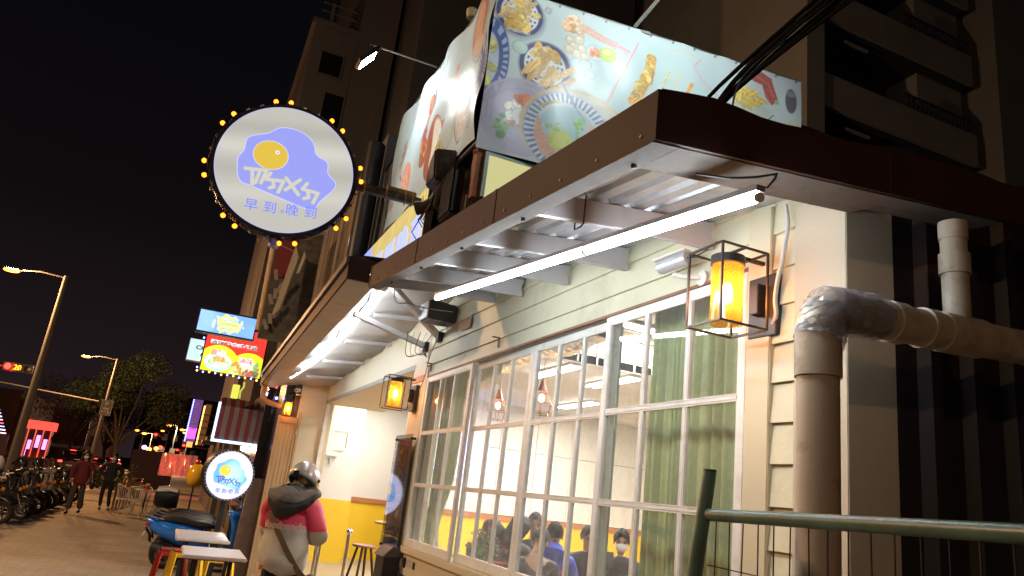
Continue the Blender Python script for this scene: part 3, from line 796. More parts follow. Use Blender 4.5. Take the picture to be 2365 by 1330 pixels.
for k in range(14):
    u = .15+.27*k; b.lathe([(.006,0),(.011,0),(.011,.004),(.006,.004)],(1.985+u*.995,6.2-u*.096-.014,4.82+1.835),8,(0,-1,0),closed=True)
b.build('eyelet', M_steel, BAN)
MB().bar((1.99,6.24,6.69),(5.7,5.885,6.69),.03).build('banner_rail', M_steel, BAN); MB().bar((1.99,6.26,4.80),(5.7,5.9,4.80),.03).build('banner_rail', M_steel, BAN)
MB().bar((5.7,5.88,4.78),(5.7,5.88,6.7),.03).build('banner_post', M_steel, BAN)
text('plate_lettering','AFTERNOON',(2.25,6.158,4.82+1.372),(1,-.096,0),(0,0,1),.05,emis('w_print',(.5,.55,.6),.35) if False else mat('print_white',(.72,.74,.78),.5),BAN,.001,.001,fit=(.26,.035))

# left banner, along the facade, folded and glaring under the flood lamp
BL = thing('food_banner', 'creased white food banner along the street side, lit by the flood lamp', 'banner', (1.98,6.2,4.9))
c = Canvas(3.72, 1.80, 110, (.44,.60,.72), .06, 5)
c.ell(.30,1.45,.16,.36,(.42,.22,.16),rot=.1); c.ell(.30,1.45,.11,.28,(.62,.42,.34),rot=.1,tex=.2); c.ell(.28,1.2,.16,.10,(.66,.55,.45)); c.ring(.3,1.42,.19,.40,.012,(.35,.3,.3))
c.ell(.10,.85,.10,.40,(.12,.16,.40)); c.ring(.10,.85,.07,.3,.04,(.5,.56,.72),ticks=18)
c.ell(.18,.45,.12,.26,(.48,.52,.58)); c.ring(.18,.45,.12,.26,.01,(.25,.27,.33)); c.food(.18,.42,.07,.18,[(.5,.5,.52),(.62,.6,.6),(.4,.38,.42)],22,.04,seed=31)
c.ell(.62,.58,.22,.36,(.45,.50,.56)); c.ring(.62,.58,.22,.36,.014,(.16,.17,.22)); c.ell(.62,.58,.17,.30,(.62,.66,.70)); c.food(.62,.55,.11,.22,[(.55,.50,.48),(.45,.42,.42),(.68,.64,.6),(.5,.38,.3)],34,.045,seed=32)
c.ring(1.0,.62,.16,.34,.012,(.35,.4,.48)); c.ring(.95,.9,.1,.2,.01,(.4,.45,.5))
c.poly([(1.08,.18),(1.42,.10),(1.52,.50),(1.20,.56)],(.25,.26,.24)); c.food(1.30,.34,.14,.15,[(.55,.50,.10),(.70,.64,.2),(.35,.42,.12)],34,.045,seed=33)
c.poly([(1.15,.62),(1.30,.80),(1.62,.86),(1.60,.70),(1.35,.62)],(.28,.08,.05)); 
c.ell(1.66,.56,.26,.42,(.34,.10,.05),rot=.1); c.ell(1.60,.60,.17,.33,(.68,.74,.78),rot=.1,tex=.05); c.ring(1.6,.6,.17,.33,.012,(.5,.3,.2))
c.line([(2.0,1.15),(2.02,.9),(2.0,.5)],.17,(.34,.12,.07),tex=.4); c.food(2.0,.82,.07,.32,[(.5,.12,.06),(.65,.3,.1),(.3,.08,.2),(.7,.5,.2)],44,.04,seed=34)
c.ell(2.02,1.32,.10,.16,(.30,.07,.05)); c.ell(2.02,1.34,.06,.10,(.5,.14,.08)); c.ring(2.02,1.32,.10,.16,.01,(.6,.6,.62))
c.line([(1.55,1.15),(1.50,1.5),(1.35,1.65)],.012,(.1,.1,.12)); c.line([(1.8,1.1),(1.72,1.4),(1.8,1.6),(1.68,1.66)],.014,(.12,.12,.15)); c.ell(1.02,1.25,.06,.13,(.6,.3,.32))
c.ell(2.8,.52,.16,.28,(.62,.30,.24),tex=.3); c.ell(2.86,.48,.10,.2,(.72,.42,.34),tex=.3); c.line([(2.5,.2),(2.46,.55),(2.55,.8)],.012,(.2,.22,.26)); c.line([(3.0,.6),(3.1,.8),(2.95,1.1)],.05,(.4,.16,.1)); c.food(3.1,1.0,.12,.3,[(.4,.34,.32),(.5,.46,.44)],24,.05,seed=35); c.food(3.3,.35,.12,.2,[(.3,.34,.5),(.4,.3,.36)],18,.04,seed=36)
c.c = c.c*.95+.05*np.array((.50,.62,.72))
def fL(U, V):
    wv = .030*np.sin(U*6.1+V*1.7)*np.sin(V*2.6+.4)+.016*np.sin(V*9+U*3)*np.exp(-((U-1.6)/.6)**2)
    z = 4.90+V*(1+.02*U/3.72)+.035*U*0.6*(1-V/1.8)
    skew = .10*(1-V/1.8)*(U/3.72)
    return (1.965-wv-.03*np.exp(-U/.15)*np.sin(V*6), 6.20+U-skew, z)
o = c.make('printed_sheet', fL, M_banner, BL)
MB().bar((2.0,6.22,6.72),(2.0,9.95,6.76),.03).bar((2.0,6.22,4.88),(2.0,9.9,4.95),.03).bar((2.0,9.93,4.9),(2.0,9.95,6.75),.03).bar((2.0,8.1,4.9),(2.0,8.1,6.75),.03).build('banner_frame', M_steel, BL)

# lit sign box under the side banner
def vdepth(P): return P
SB2 = thing('lit_shop_sign', 'long lit sign box with lavender characters between the side banner and the awning', 'sign', (1.9,9.2,3.9))
M_signprint = vcmat('lit_sign_print', rough=.3, emit=.82)
c = Canvas(3.6, .95, 60, (.55,.42,.14), .10, 9)
c.c *= (1+.12*np.sin(c.U*55))[...,None]
c.ell(3.05,.42,.62,.60,(.30,.35,.92),wob=.12); c.ell(3.0,.60,.16,.15,(.62,.42,.08)); c.ell(2.42,.40,.2,.32,(.30,.35,.92),wob=.1)
def fS(U, V): return (1.93+0*U, 7.5+U, 3.93+V)
c.make('sign_face', fS, M_signprint, SB2)
MB().box(1.935,2.02,7.5,11.1,3.92,4.89).build('sign_box', M_steel, SB2)
M_lav = emis('lavender_lit', (.36,.42,1.0), 1.0)
for ch, yy in (('到',7.78),('晚',8.35),('到',9.0),('早',9.6)):
    text('character', ch, (1.924,yy,4.38), (0,-1,0), (0,0,1), .52, M_lav, SB2, .012, .004)

# yellow lit panel on the camera side beside the corner
YP = thing('lit_side_panel', 'plain lit pale yellow sign panel in a steel frame under the broad banner', 'sign', (2.4,6.17,4.33))
MB().box(2.10,2.78,6.19,6.24,4.33,4.79).build('sign_box', M_steel, YP)
MB().box(2.13,2.77,6.182,6.188,4.33,4.77).build('sign_face', emis('pale_yellow_lit', (.50,.47,.22), .75), YP)
MB().box(2.095,2.128,6.175,6.245,4.33,4.80).box(2.128,2.79,6.175,6.245,4.772,4.80).build('sign_frame', mat('pale_blue_frame',(.3,.42,.45),.4), YP)

# ================================================================ round egg signs
EGG = [(-.39,-.235),(-.44,-.175),(-.465,-.07),(-.47,.03),(-.43,.115),(-.425,.195),(-.41,.265),(-.335,.31),(-.23,.355),(-.18,.395),(-.125,.44),(-.04,.46),(.06,.455),(.155,.42),(.225,.36),(.255,.30),(.27,.245),(.315,.205),(.385,.18),(.415,.135),(.42,.065),(.455,.01),(.51,-.035),(.52,-.085),(.485,-.155),(.42,-.235),(.375,-.305),(.355,-.375),(.315,-.385),(.20,-.375),(-.10,-.30),(-.32,-.245)]
STR = [[(-.385,-.075),(-.18,-.055),(-.215,-.20)],[(-.315,-.085),(-.295,-.235)],[(-.245,-.09),(-.268,-.21)],
       [(-.138,-.075),(-.175,-.15),(.0,-.135),(-.035,-.265)],[(-.105,-.145),(-.085,-.215),(-.125,-.235)],
       [(.02,-.095),(.165,-.25)],[(.16,-.085),(.03,-.225)],
       [(.235,-.11),(.195,-.18),(.355,-.195),(.32,-.305)],[(.25,-.19),(.27,-.26),(.225,-.28)]]
def egg_canvas(R, res, bgc, eggc, eggrim, yolk, textc, shade=0., seed=1, strw=.034, ctr=None):
    c = Canvas(2.04*R, 2.04*R, res, bgc, .02, seed); k = R/.70; o = 1.02*R
    def T(p, q=k): return (o+p[0]*q, o+p[1]*q)
    n = 6; E = []
    for i in range(len(EGG)):   # Catmull-Rom through the outline
        p0,p1,p2,p3 = [np.array(EGG[(i+j-1)%len(EGG)]) for j in range(4)]
        if i >= len(EGG)-3: E.append(tuple(p1)); continue
        for t in np.linspace(0,1,n,endpoint=False):
            E.append(tuple(.5*((2*p1)+(-p0+p2)*t+(2*p0-5*p1+4*p2-p3)*t*t+(-p0+3*p1-3*p2+p3)*t**3)))
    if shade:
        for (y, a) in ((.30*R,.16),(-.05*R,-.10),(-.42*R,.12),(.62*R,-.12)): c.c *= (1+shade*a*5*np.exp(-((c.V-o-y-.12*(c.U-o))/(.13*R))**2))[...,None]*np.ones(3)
    EE = [T(p) for p in E]
    c.poly(EE, eggc); c.line(EE+[EE[0]], .008*k, eggrim)
    if ctr is not None: c.ell(o+.08*k, o+.02*k, .30*k, .34*k, ctr, alpha=.75, soft=.25*k)
    c.ell(*T((-.165,.12)), .175*k, .16*k, tuple(v*1.2 for v in eggrim)); c.ell(*T((-.165,.12)), .170*k, .155*k, yolk)
    c.ell(*T((-.105,.165)), .020*k, col=(.85,.85,.9)); c.ell(*T((-.105,.165)), .011*k, col=eggc)
    for s_ in STR: c.line([T(p) for p in s_], strw*k*1.28, tuple(v*.72 for v in textc)); 
    for s_ in STR: c.line([T(p) for p in s_], strw*k, textc)
    return c
BS = thing('round_sign', 'big round lit fried egg sign ringed with orange bulbs above the street', 'sign', (.41,7.6,4.62))
RS = .70; tilt = rad(-2.5); yawS = rad(4)
Ux = Vector((math.cos(yawS)*math.cos(tilt), -math.sin(yawS), -math.sin(tilt)*1.0)).normalized(); Nn = Vector((-math.sin(yawS), -math.cos(yawS), 0)); Uz = Nn.cross(Ux)*-1
if Uz.z < 0: Uz = -Uz
CS = Vector((.41,7.6,4.62))
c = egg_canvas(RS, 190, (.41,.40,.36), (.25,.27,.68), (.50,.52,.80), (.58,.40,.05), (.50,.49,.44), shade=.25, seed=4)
dd = np.hypot(c.U-1.02*RS, c.V-1.02*RS)
c._mix((dd-.975*RS)*160, (.42,.40,.90)); 
rr = np.minimum(1.0, .985*RS/np.maximum(dd,1e-6))
def fB(U, V):
    u = (U-1.02*RS)*rr; v = (V-1.02*RS)*rr
    return tuple(CS[i]+Ux[i]*u+Uz[i]*v+Nn[i]*.085 for i in range(3))
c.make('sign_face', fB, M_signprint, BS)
ax = Nn
MB().lathe([(RS*.99,.075),(RS*1.035,.078),(RS*1.035,-.085),(RS*.99,-.085),(0.0,-.085)], CS, 72, ax).build('sign_case', M_darkmetal, BS)
b = MB()
for k in range(150):
    a = 2*PI*k/150; d = Ux*math.cos(a)+Uz*math.sin(a)
    b.bar(CS+d*RS*1.04+ax*.07, CS+d*RS*1.04-ax*.08, .010, .012, up=tuple(d))
b.build('ribbed_band', M_black, BS)
M_bulb = emis('orange_bulb', (1.0,.19,.012), 3.6); M_bulboff = mat('unlit_bulb_cap', (.55,.50,.45), .4)
txt = M_lav
for k in range(32):
    a = 2*PI*(k+.35)/32; d = Ux*math.cos(a)+Uz*math.sin(a); p = CS+d*RS*1.075+ax*.02
    on = (k//2) % 2 == 0
    h = MB().lathe([(.0,-.025),(.016,-.025),(.018,.01),(.0,.012)], p, 8, d).build('bulb_holder', M_bulboff if not on else M_darkmetal, BS)
    if on: MB().ell(p+d*.032,(.025,.025,.025),8,6).build('light_bulb', M_bulb, BS)
for ch, dx in (('早',-.27),('到',-.09),('。',.035),('晚',.13),('到',.31)):
    dz = -.435+dx*.055-(.03 if ch == '。' else 0)
    text('character', ch, CS+Ux*dx+Uz*(dz)+Nn*.088, Ux, Uz, .135 if ch != '。' else .10, emis('lavender_sign_text',(.15,.18,.62),1.0), BS, .0012, .001)
wire = []
for k in range(97):
    a = 2*PI*k/96; d = Ux*math.cos(a)+Uz*math.sin(a); wire.append(CS+d*RS*(1.062+.012*math.sin(a*16))+ax*.05)
MB().tube(wire, .0035, 5).build('bulb_wire', M_darkmetal, BS)
MB().lathe([(0,0),(.05,0),(.05,-.10),(0,-.10)], CS-Uz*RS*1.04, 12, tuple(Uz)).build('socket', mat('lavender_plastic',(.2,.2,.5),.4), BS)
# carrying beam with its cable ties
BM = thing('sign_beam', 'rusty black steel beam carrying the round sign from the wall', 'beam', (1.5,7.72,4.72))
MB().bar((1.08,7.70,4.72),(2.10,7.80,4.76),.085,.085).build('beam', mat('rusty_black_steel',(.035,.03,.028),.6,var=.5,vscale=14,dirt=(.20,.17,.13),dscale=11,bump=.3), BM, bevel=.006)
MB().bar((1.52,7.74,4.80),(1.86,7.77,4.815),.05,.06).build('timber_block', mat('old_timber',(.22,.17,.08),.8,var=.3,vscale=20), BM)
for xx in (1.25,1.50,1.72,1.80,1.92):
    MB().tube([(xx,7.68,4.80),(xx+.005,7.655,4.75),(xx+.01,7.66,4.67),(xx+.02,7.76,4.665),(xx+.02,7.8,4.78)],.006,6).build('cable_tie', mat('tie_wire',(.30,.24,.14),.7), BM)
# speaker and cables at the corner
SP = thing('horn_speaker', 'weathered black speaker box tied above the sign beam', 'speaker', (1.9,6.9,4.6))
MB().add([(1.76,6.72,4.62),(1.98,6.72,4.60),(1.98,7.10,4.62),(1.78,7.10,4.66),(1.74,6.76,4.97),(1.98,6.72,5.0),(1.98,7.12,5.02),(1.80,7.12,4.98)],[(0,3,2,1),(4,5,6,7),(0,1,5,4),(1,2,6,5),(2,3,7,6),(3,0,4,7)]).build('speaker_box', mat('weathered_black',(.05,.048,.048),.6,var=.3,vscale=8,dirt=(.16,.14,.12),dscale=8), SP, bevel=.02)
MB().tube([(1.93,6.85,4.62),(1.88,6.86,4.55),(1.84,6.88,4.44),(1.78,6.92,4.38),(1.70,6.98,4.36)],[.05,.055,.06,.065,.075],12).build('horn', mat('horn_brown',(.10,.06,.045),.6,var=.4,vscale=10), SP)
MB().obox((1.92,6.55,4.42),(.12,.36,.5)).build('junction_box', M_black, SP, bevel=.02)
for k in range(7):
    a = Vector((1.83,6.5+.07*k,4.62-.03*k)); e_ = Vector((1.82,6.35+.15*k,4.12+.05*(k%3)))
    MB().tube([a, a.lerp(e_,.4)+Vector((-.05,0,.04*math.sin(k))), a.lerp(e_,.75)+Vector((-.08,.03*math.cos(k*2),-.03)), e_], .006, 5).build('cable', mat('old_cable',(.09,.07,.05),.8) if k%2 else M_black, SP)

# small standing sign
SS = thing('standing_sign', 'small round lit egg sign on a black post by the scooters', 'sign', (.78,12.0,0))
RS2 = .345; C2 = Vector((.765,11.95,1.505)); rs = rad(16)
c = egg_canvas(RS2, 260, (.60,.60,.86), (.12,.42,1.0), (.10,.18,.75), (.85,.55,.06), (.10,.13,.42), seed=6, strw=.030, ctr=(.55,.95,1.0))
ux2 = Vector((math.cos(rs),math.sin(rs),0)); n2 = Vector((math.sin(rs),-math.cos(rs),0))
dd = np.hypot(c.U-1.02*RS2, c.V-1.02*RS2); rr2 = np.minimum(1.0, .985*RS2/np.maximum(dd,1e-6))
c.make('sign_face', lambda U,V: (C2.x+ux2.x*(U-1.02*RS2)*rr2+n2.x*.075, C2.y+ux2.y*(U-1.02*RS2)*rr2+n2.y*.075, C2.z+(V-1.02*RS2)*rr2), vcmat('lit_sign_print_small', .3, .95), SS)
MB().lathe([(RS2*.985,.07),(RS2*1.07,.072),(RS2*1.07,-.08),(0,-.08)], C2, 48, tuple(n2)).build('sign_case', M_darkmetal, SS)
b = MB()
for k in range(44):
    a = 2*PI*k/44; d = ux2*math.cos(a)+Vector((0,0,1))*math.sin(a); b.ell(C2+d*RS2*1.03+n2*.075,(.006,.006,.006),6,4)
tag(b.build('rim_stud', M_inwhite, SS), kind='stuff')
MB().bar((.78,12.0,.03),(.78,12.0,1.15),.075,.05).build('post', M_darkmetal, SS, bevel=.004)
MB().box(.55,1.01,11.8,12.2,.0,.03).build('base_plate', M_darkmetal, SS, bevel=.005)
for ch, dx in (('早',-.13),('到',-.04),('。',.015),('晚',.065),('到',.15)):
    text('character', ch, C2+ux2*dx+Vector((0,0,-.225+dx*.03))+n2*.078, ux2, (0,0,1), .068, emis('blue_sign_text',(.10,.15,.8),1.0), SS, .0008, .001)

# ================================================================ flood lamp on its arm
FL = thing('flood_lamp', 'glaring white flood lamp on a thin arm in front of the side banner', 'flood lamp', (2.0,8.4,6.85))
MB().tube([(2.0,8.33,6.86),(1.20,8.47,6.95),(1.14,8.48,6.96)],.014,8).build('arm', M_steel, FL)
hd = Vector((1.14,8.50,6.77)); Mh = Matrix.Rotation(rad(38),3,'Y') @ Matrix.Rotation(rad(0),3,'Z')
MB().obox(hd,(.05,.26,.34),Mh).build('lamp_body', M_darkmetal, FL, bevel=.008)
MB().obox(hd-Mh@Vector((-.03,0,0))+Mh@Vector((-.004,0,-.03)),(.008,.20,.24),Mh).build('lamp_glass', emis('flood_white',(.92,1.0,.95),60.0), FL)
MB().tube([(1.14,8.48,6.96),(1.15,8.37,6.9),(1.14,8.36,6.78)],.008,6).build('bracket', M_darkmetal, FL)
def spot(name, loc, tgt, col, power, ang, parent, blend=.5, r=.08):
    l = bpy.data.lights.new(name,'SPOT'); l.color = col; l.energy = power; l.spot_size = rad(ang); l.spot_blend = blend; l.shadow_soft_size = r
    o = bpy.data.objects.new(name, l); COL.objects.link(o)
    d = Vector(tgt)-Vector(loc); o.rotation_euler = d.to_track_quat('-Z','Y').to_euler()
    o.parent = parent; o.location = Vector(loc)-Vector(parent.location)
spot('flood_beam', (1.18,8.5,6.70), (2.05,7.6,5.7), (.90,1.0,1.0), 25, 150, FL, .6)
# second lamp arm over the broad banner
F2 = thing('flood_lamp', 'flood lamp on a pale arm leaning out over the broad banner', 'flood lamp', (4.0,6.0,6.68))
MB().bar((3.55,6.06,6.70),(3.62,4.62,7.05),.035,.02).build('arm', mat('pale_arm',(.45,.5,.45),.4), F2)
MB().bar((3.50,6.1,6.68),(3.72,6.02,6.66),.03).build('clamp', M_steel, F2)
MB().obox((3.5,4.5,7.0),(.46,.24,.05),(rad(25),rad(8),0)).build('lamp_body', M_darkmetal, F2, bevel=.008)
MB().obox((3.5,4.51,6.965),(.40,.18,.008),(rad(25),rad(8),0)).build('lamp_glass', emis('flood_dim',(.92,1.0,.95),6.0), F2)
spot('flood_beam', (3.45,4.42,6.93), (3.2,6.1,5.5), (.90,1.0,.99), 175, 172, F2, .6)
b = MB().lathe([(.0,0),(.06,0),(.075,.10),(.065,.10),(.05,.02),(0,.02)],(2.0,7.05,6.80),12); b.top('flower_pot', mat('pot_olive',(.30,.26,.14),.7), 'small upturned pot on top of the side banner frame', 'pot')
# ================================================================ people
def skin_mesh(name, chains, mats, parent, sub=1, colour_by=None, root=0, cut=None):
    """chains: lists of ((x,y,z), r or (rx,ry)); equal points are one joint. Local coordinates of parent."""
    key = {}; vs = []; rs = []; es = []
    for ch in chains:
        prev = None
        for p, r in ch:
            k = tuple(round(c,4) for c in p)
            if k not in key: key[k] = len(vs); vs.append(p); rs.append(r if hasattr(r,'__len__') else (r,r))
            i = key[k]
            if prev is not None and prev != i: es.append((prev,i))
            prev = i
    me = bpy.data.meshes.new(name); me.from_pydata([tuple(v) for v in vs], es, [])
    o = bpy.data.objects.new(name, me); COL.objects.link(o)
    md = o.modifiers.new('skin','SKIN'); md.use_smooth_shade = True; md.branch_smoothing = .6
    for i, d in enumerate(me.skin_vertices[0].data): d.radius = rs[i]; d.use_root = (i == root)
    sb = o.modifiers.new('sub','SUBSURF'); sb.levels = sub; sb.render_levels = sub
    dg = bpy.context.evaluated_depsgraph_get()
    nm = bpy.data.meshes.new_from_object(o.evaluated_get(dg))
    bpy.data.objects.remove(o); bpy.data.meshes.remove(me)
    nm.name = name; nm.materials.clear()
    for m_ in (mats if isinstance(mats,(list,tuple)) else [mats]): nm.materials.append(m_)
    if cut is not None:
        bm = bmesh.new(); bm.from_mesh(nm); bmesh.ops.bisect_plane(bm, geom=bm.verts[:]+bm.edges[:]+bm.faces[:], plane_co=cut[0], plane_no=cut[1]); bm.to_mesh(nm); bm.free()
    if colour_by:
        for p in nm.polygons: p.material_index = colour_by(p.center)
    nm.polygons.foreach_set('use_smooth', [True]*len(nm.polygons))
    r = bpy.data.objects.new(name, nm); COL.objects.link(r)
    if parent is not None: r.parent = parent
    return r
M_skin = mat('skin', (.42,.25,.17), .5, bump=.05, bscale=80)
M_hair = mat('black_hair', (.006,.005,.005), .7, bump=.6, bscale=90, spec=.2)
M_mask = mat('face_mask', (.70,.74,.78), .7)
def cloth(name, col, rough=.85, bump=.5, bs=14): return mat(name, col, rough, bump=bump, bscale=bs, var=.12, vscale=6)
def hand(w, d, n, s=1.):
    """five bent finger chains at wrist w, pointing along d, palm normal n"""
    w, d, n = Vector(w), Vector(d).normalized(), Vector(n).normalized(); sd = d.cross(n)
    palm = w+d*.07*s; ch = [[(tuple(w),.024*s),(tuple(w+d*.035*s),(.032*s,.018*s)),(tuple(palm),(.036*s,.016*s))]]
    for k, (off, L) in enumerate(((-.030,.062),(-.010,.074),(.011,.070),(.031,.054))):
        b0 = palm+sd*off*s; b1 = b0+d*L*.5*s+n*.008*s; b2 = b0+d*L*.85*s+n*.030*s
        ch.append([(tuple(palm),(.036*s,.016*s)),(tuple(b0+d*.012*s),.0105*s),(tuple(b1),.0095*s),(tuple(b2),.008*s)])
    t0 = w+d*.025*s-sd*.030*s; ch.append([(tuple(w+d*.035*s),(.032*s,.018*s)),(tuple(t0),.012*s),(tuple(t0+d*.030*s-sd*.018*s+n*.012*s),.010*s),(tuple(t0+d*.05*s-sd*.016*s+n*.026*s),.009*s)])
    return ch
def person(label, loc, rz, H=1.7, lean=0., side=0., arms=None, legs=None, head=(0,0), top=None, trousers=None, shoes=None,
           hair='short', sit=False, group=None, colour_by=None, mask=False, glasses=False, hem=.88, bulk=1., cat='person', hairmat=None, flare=0., legs_hidden=False):
    """faces local +y. head=(yaw,pitch down) in degrees"""
    s = H/1.7; T = thing('person', label, cat, loc, rz, group)
    hip = .93*s if not sit else .52*s
    A = rad(lean); B = rad(side)
    def tor(z, x=0, y=0):   # point on the leaning torso; z measured from the hip
        return (x+z*math.sin(B), y*math.cos(A)+z*math.sin(A), hip+z*math.cos(A)-y*math.sin(A))
    sh = .47*s
    neck = Vector(tor(.53*s,0,.01*s)); hy, hp = rad(head[0]), rad(head[1])
    Rh = Matrix.Rotation(hy,3,'Z') @ Matrix.Rotation(-hp-A*.6,3,'X')
    def hd(x,y,z): return tuple(neck + Rh @ Vector((x*s,y*s,z*s)))
    arms = arms or [((.24,.02,-.26),(.25,.10,-.50)),((-.24,.02,-.26),(-.25,.10,-.50))]
    legs = legs or [((.10,.02,.50),(.10,-.02,.09)),((-.10,.02,.50),(-.10,-.02,.09))]
    body = [[(tor(0),(.13*s,.10*s)),(tor(.18*s),(.12*s,.09*s)),(tor(.36*s),(.145*s,.10*s)),(tor(sh),(.10*s,.08*s)),(tuple(neck),.052*s),
             (hd(0,.012,.06),.050*s),(hd(0,.02,.11),(.066*s,.075*s)),(hd(0,.008,.17),(.076*s,.092*s)),(hd(0,.0,.225),(.060*s,.072*s))]]
    jk = [[(tor(-.02*s if sit else hem*s-hip),((.195 if sit or flare or not colour_by else .172)*s*bulk,.150*s*bulk)),(tor(.05*s if not sit else .06*s),((.178 if not colour_by else .166)*s*bulk,.135*s*bulk)),(tor(.12*s),(.160*s*bulk,.122*s*bulk)),(tor(.20*s),(.150*s*bulk,.115*s*bulk)),(tor(.36*s),((.172 if not colour_by else .185)*s*bulk,.120*s*bulk)),(tor(sh),(.125*s,.092*s)),(tor(sh+.055*s),(.066*s,.066*s))]]
    for i, (e_, w_) in enumerate(arms):
        sx_ = 1 if e_[0] > 0 else -1
        S = Vector(tor(sh-.035*s, sx_*.175*s)); E = S+Vector(e_)*s-Vector((sx_*.175*s,0,0)); Wp = S+Vector(w_)*s-Vector((sx_*.175*s,0,0))
        body.append([(tor(sh),(.10*s,.08*s)),(tuple(S),.052*s),(tuple(E),.038*s),(tuple(Wp),.024*s)])
        body += hand(Wp, Wp-E, Vector((-sx_,0,.2)) if abs((Wp-E).normalized().z) > .7 else Vector((0,0,-1)), s)
        mid = S.lerp(E,.5)
        jk.append([(tor(sh),(.115*s,.092*s)),(tuple(S),.074*s*bulk),(tuple(mid+Vector((0,-.008,0))),.068*s*bulk),(tuple(E),.060*s*bulk),(tuple(E.lerp(Wp,.5)),.054*s*bulk),(tuple(E.lerp(Wp,.93)),.042*s*bulk)])
    tr = []
    for (k_, a_) in legs:
        sx_ = 1 if k_[0] > 0 else -1
        hp_ = (sx_*.09*s, 0, hip-.04*s); kn = tuple(Vector(k_)*s); an = tuple(Vector(a_)*s)
        body.append([(tor(0),(.13*s,.10*s)),(hp_,.075*s),(kn,.05*s),(an,.035*s)])
        tr.append([(tor(-.02*s if not sit else .02*s),(.115*s,.095*s)),(hp_,.086*s),(kn,(.066+flare*.4)*s),(tuple(Vector(kn).lerp(Vector(an),.93)),(.052+flare)*s)])
        ft = Vector(an)+Vector((0,.04*s,-.035*s))
        sho = MB().ell(ft+Vector((0,.03*s,0)),(.045*s,.125*s,.045*s),12,8); sho.v = [(x,y,max(z,an[2]-.085*s)) for x,y,z in sho.v]
        o = bpy.data.objects.new('shoe', sho.mesh('shoe', shoes or M_black)); COL.objects.link(o); o.parent = T
    skin_mesh('body', body, M_skin, T, 1)
    J = skin_mesh('jacket', jk, top or cloth('dark_cloth',(.02,.02,.025)), T, 2, colour_by, cut=((0,0,1.155),(-.03,0,1)) if colour_by else None)
    skin_mesh('trousers', tr, trousers or cloth('black_trousers',(.012,.012,.014)), T, 1)
    # head details, in the head's own frame
    def part(mb, name, m_, **k):
        mb.v = [hd(*v) for v in mb.v]; o = bpy.data.objects.new(name, mb.mesh(name, m_, **k)); COL.objects.link(o); o.parent = T; return o
    hm = hairmat or M_hair
    if hair != 'none':
        h = MB(); n, mm = 20, 12; vs = []
        for i in range(mm+1):
            ph = (PI*.62)*i/mm
            for j in range(n):
                th = 2*PI*j/n; front = max(0, math.sin(th)); ph2 = ph*(1-.42*front**2)
                q = 1+.05*math.sin(th*7+i)+.03*math.sin(th*13+i*2)
                vs.append((.090*q*math.sin(ph2)*math.cos(th), -.004+.108*q*math.sin(ph2)*math.sin(th), .155+.118*q*math.cos(ph2)))
        fs = [(i*n+j,(i+1)*n+j,(i+1)*n+(j+1)%n,i*n+(j+1)%n) for i in range(mm) for j in range(n)]
        h.add(vs, fs); part(h, 'hair', hm)
        if hair == 'long':
            h = MB(); n = 14; vs = []
            for i in range(9):
                t = i/8
                for j in range(n):
                    th = PI+PI*j/(n-1); w = .094-.012*t+.01*math.sin(t*9+j)
                    vs.append((w*math.cos(th)*1.02, -.012+.10*math.sin(th)*(1-.15*t)+(.02 if j in (0,n-1) else 0), .19-.36*t))
            h.add(vs, [(i*n+j,i*n+j+1,(i+1)*n+j+1,(i+1)*n+j) for i in range(8) for j in range(n-1)]); o = part(h, 'long_hair', hm)
            md = o.modifiers.new('thick','SOLIDIFY'); md.thickness = .03
    for sx_ in (-1,1):
        part(MB().ell((.031*sx_,.084,.135),(.013,.008,.007),8,6), 'eye', M_black)
        part(MB().ell((.080*sx_,.0,.125),(.010,.020,.030),8,6), 'ear', M_skin)
        part(MB().box(.031*sx_-.016,.031*sx_+.016,.083,.092,.153,.158), 'eyebrow', hm)
    if mask:
        part(MB().ell((0,.055,.085),(.066,.052,.052),14,10), 'face_mask', M_mask)
    else:
        part(MB().ell((0,.094,.108),(.012,.018,.022),8,6), 'nose', M_skin)
        part(MB().ell((0,.086,.072),(.024,.008,.006),8,4), 'mouth', mat('lips',(.32,.12,.10),.5))
    if glasses:
        b = MB()
        for sx_ in (-1,1): b.lathe([(.020,-.001),(.024,-.001),(.024,.003),(.020,.003)],(.031*sx_,.098,.132),14,(0,1,0),closed=True)
        b.box(-.008,.008,.098,.101,.133,.136).box(-.056,-.054,.0,.098,.134,.138).box(.054,.056,.0,.098,.134,.138); part(b, 'glasses', M_black)
    return T, hd, tor

# ---- the rider seen from behind, waiting by the doorway
M_pink = cloth('pink_shell', (.72,.05,.11), .6, .5, 10); M_stone = cloth('stone_grey_shell', (.50,.45,.38), .6, .55, 9)
rider, rh, rt = person('person seen from behind in silver helmet and pink and grey rain jacket with crossbody bag', (1.03,7.0,0), rad(-28), H=1.70,
    lean=5, head=(-12,30), top=[M_pink, M_stone], trousers=cloth('black_trousers',(.012,.012,.014)), hair='none', bulk=1.30, hem=.76,
    arms=[((.27,.03,-.27),(.10,.25,-.16)),((-.25,.06,-.27),(-.06,.26,-.17))], colour_by=lambda c: 0 if c.z > 1.155+.03*c.x else 1)
from mathutils import noise as mnoise
def crease(o, amp=.010, f=7., f2=17., zmul=.6):
    me = o.data; me.calc_normals_split() if hasattr(me,'calc_normals_split') else None
    n = [v.normal.copy() for v in me.vertices]
    for v, q in zip(me.vertices, n):
        c_ = v.co; d = mnoise.noise(Vector((c_.x*f, c_.y*f, c_.z*f*zmul))); d = (1-abs(d)*2.2)*.6+.4*mnoise.noise(Vector((c_.x*f2+3, c_.y*f2, c_.z*f2*.7)))
        v.co = c_ + q*amp*d
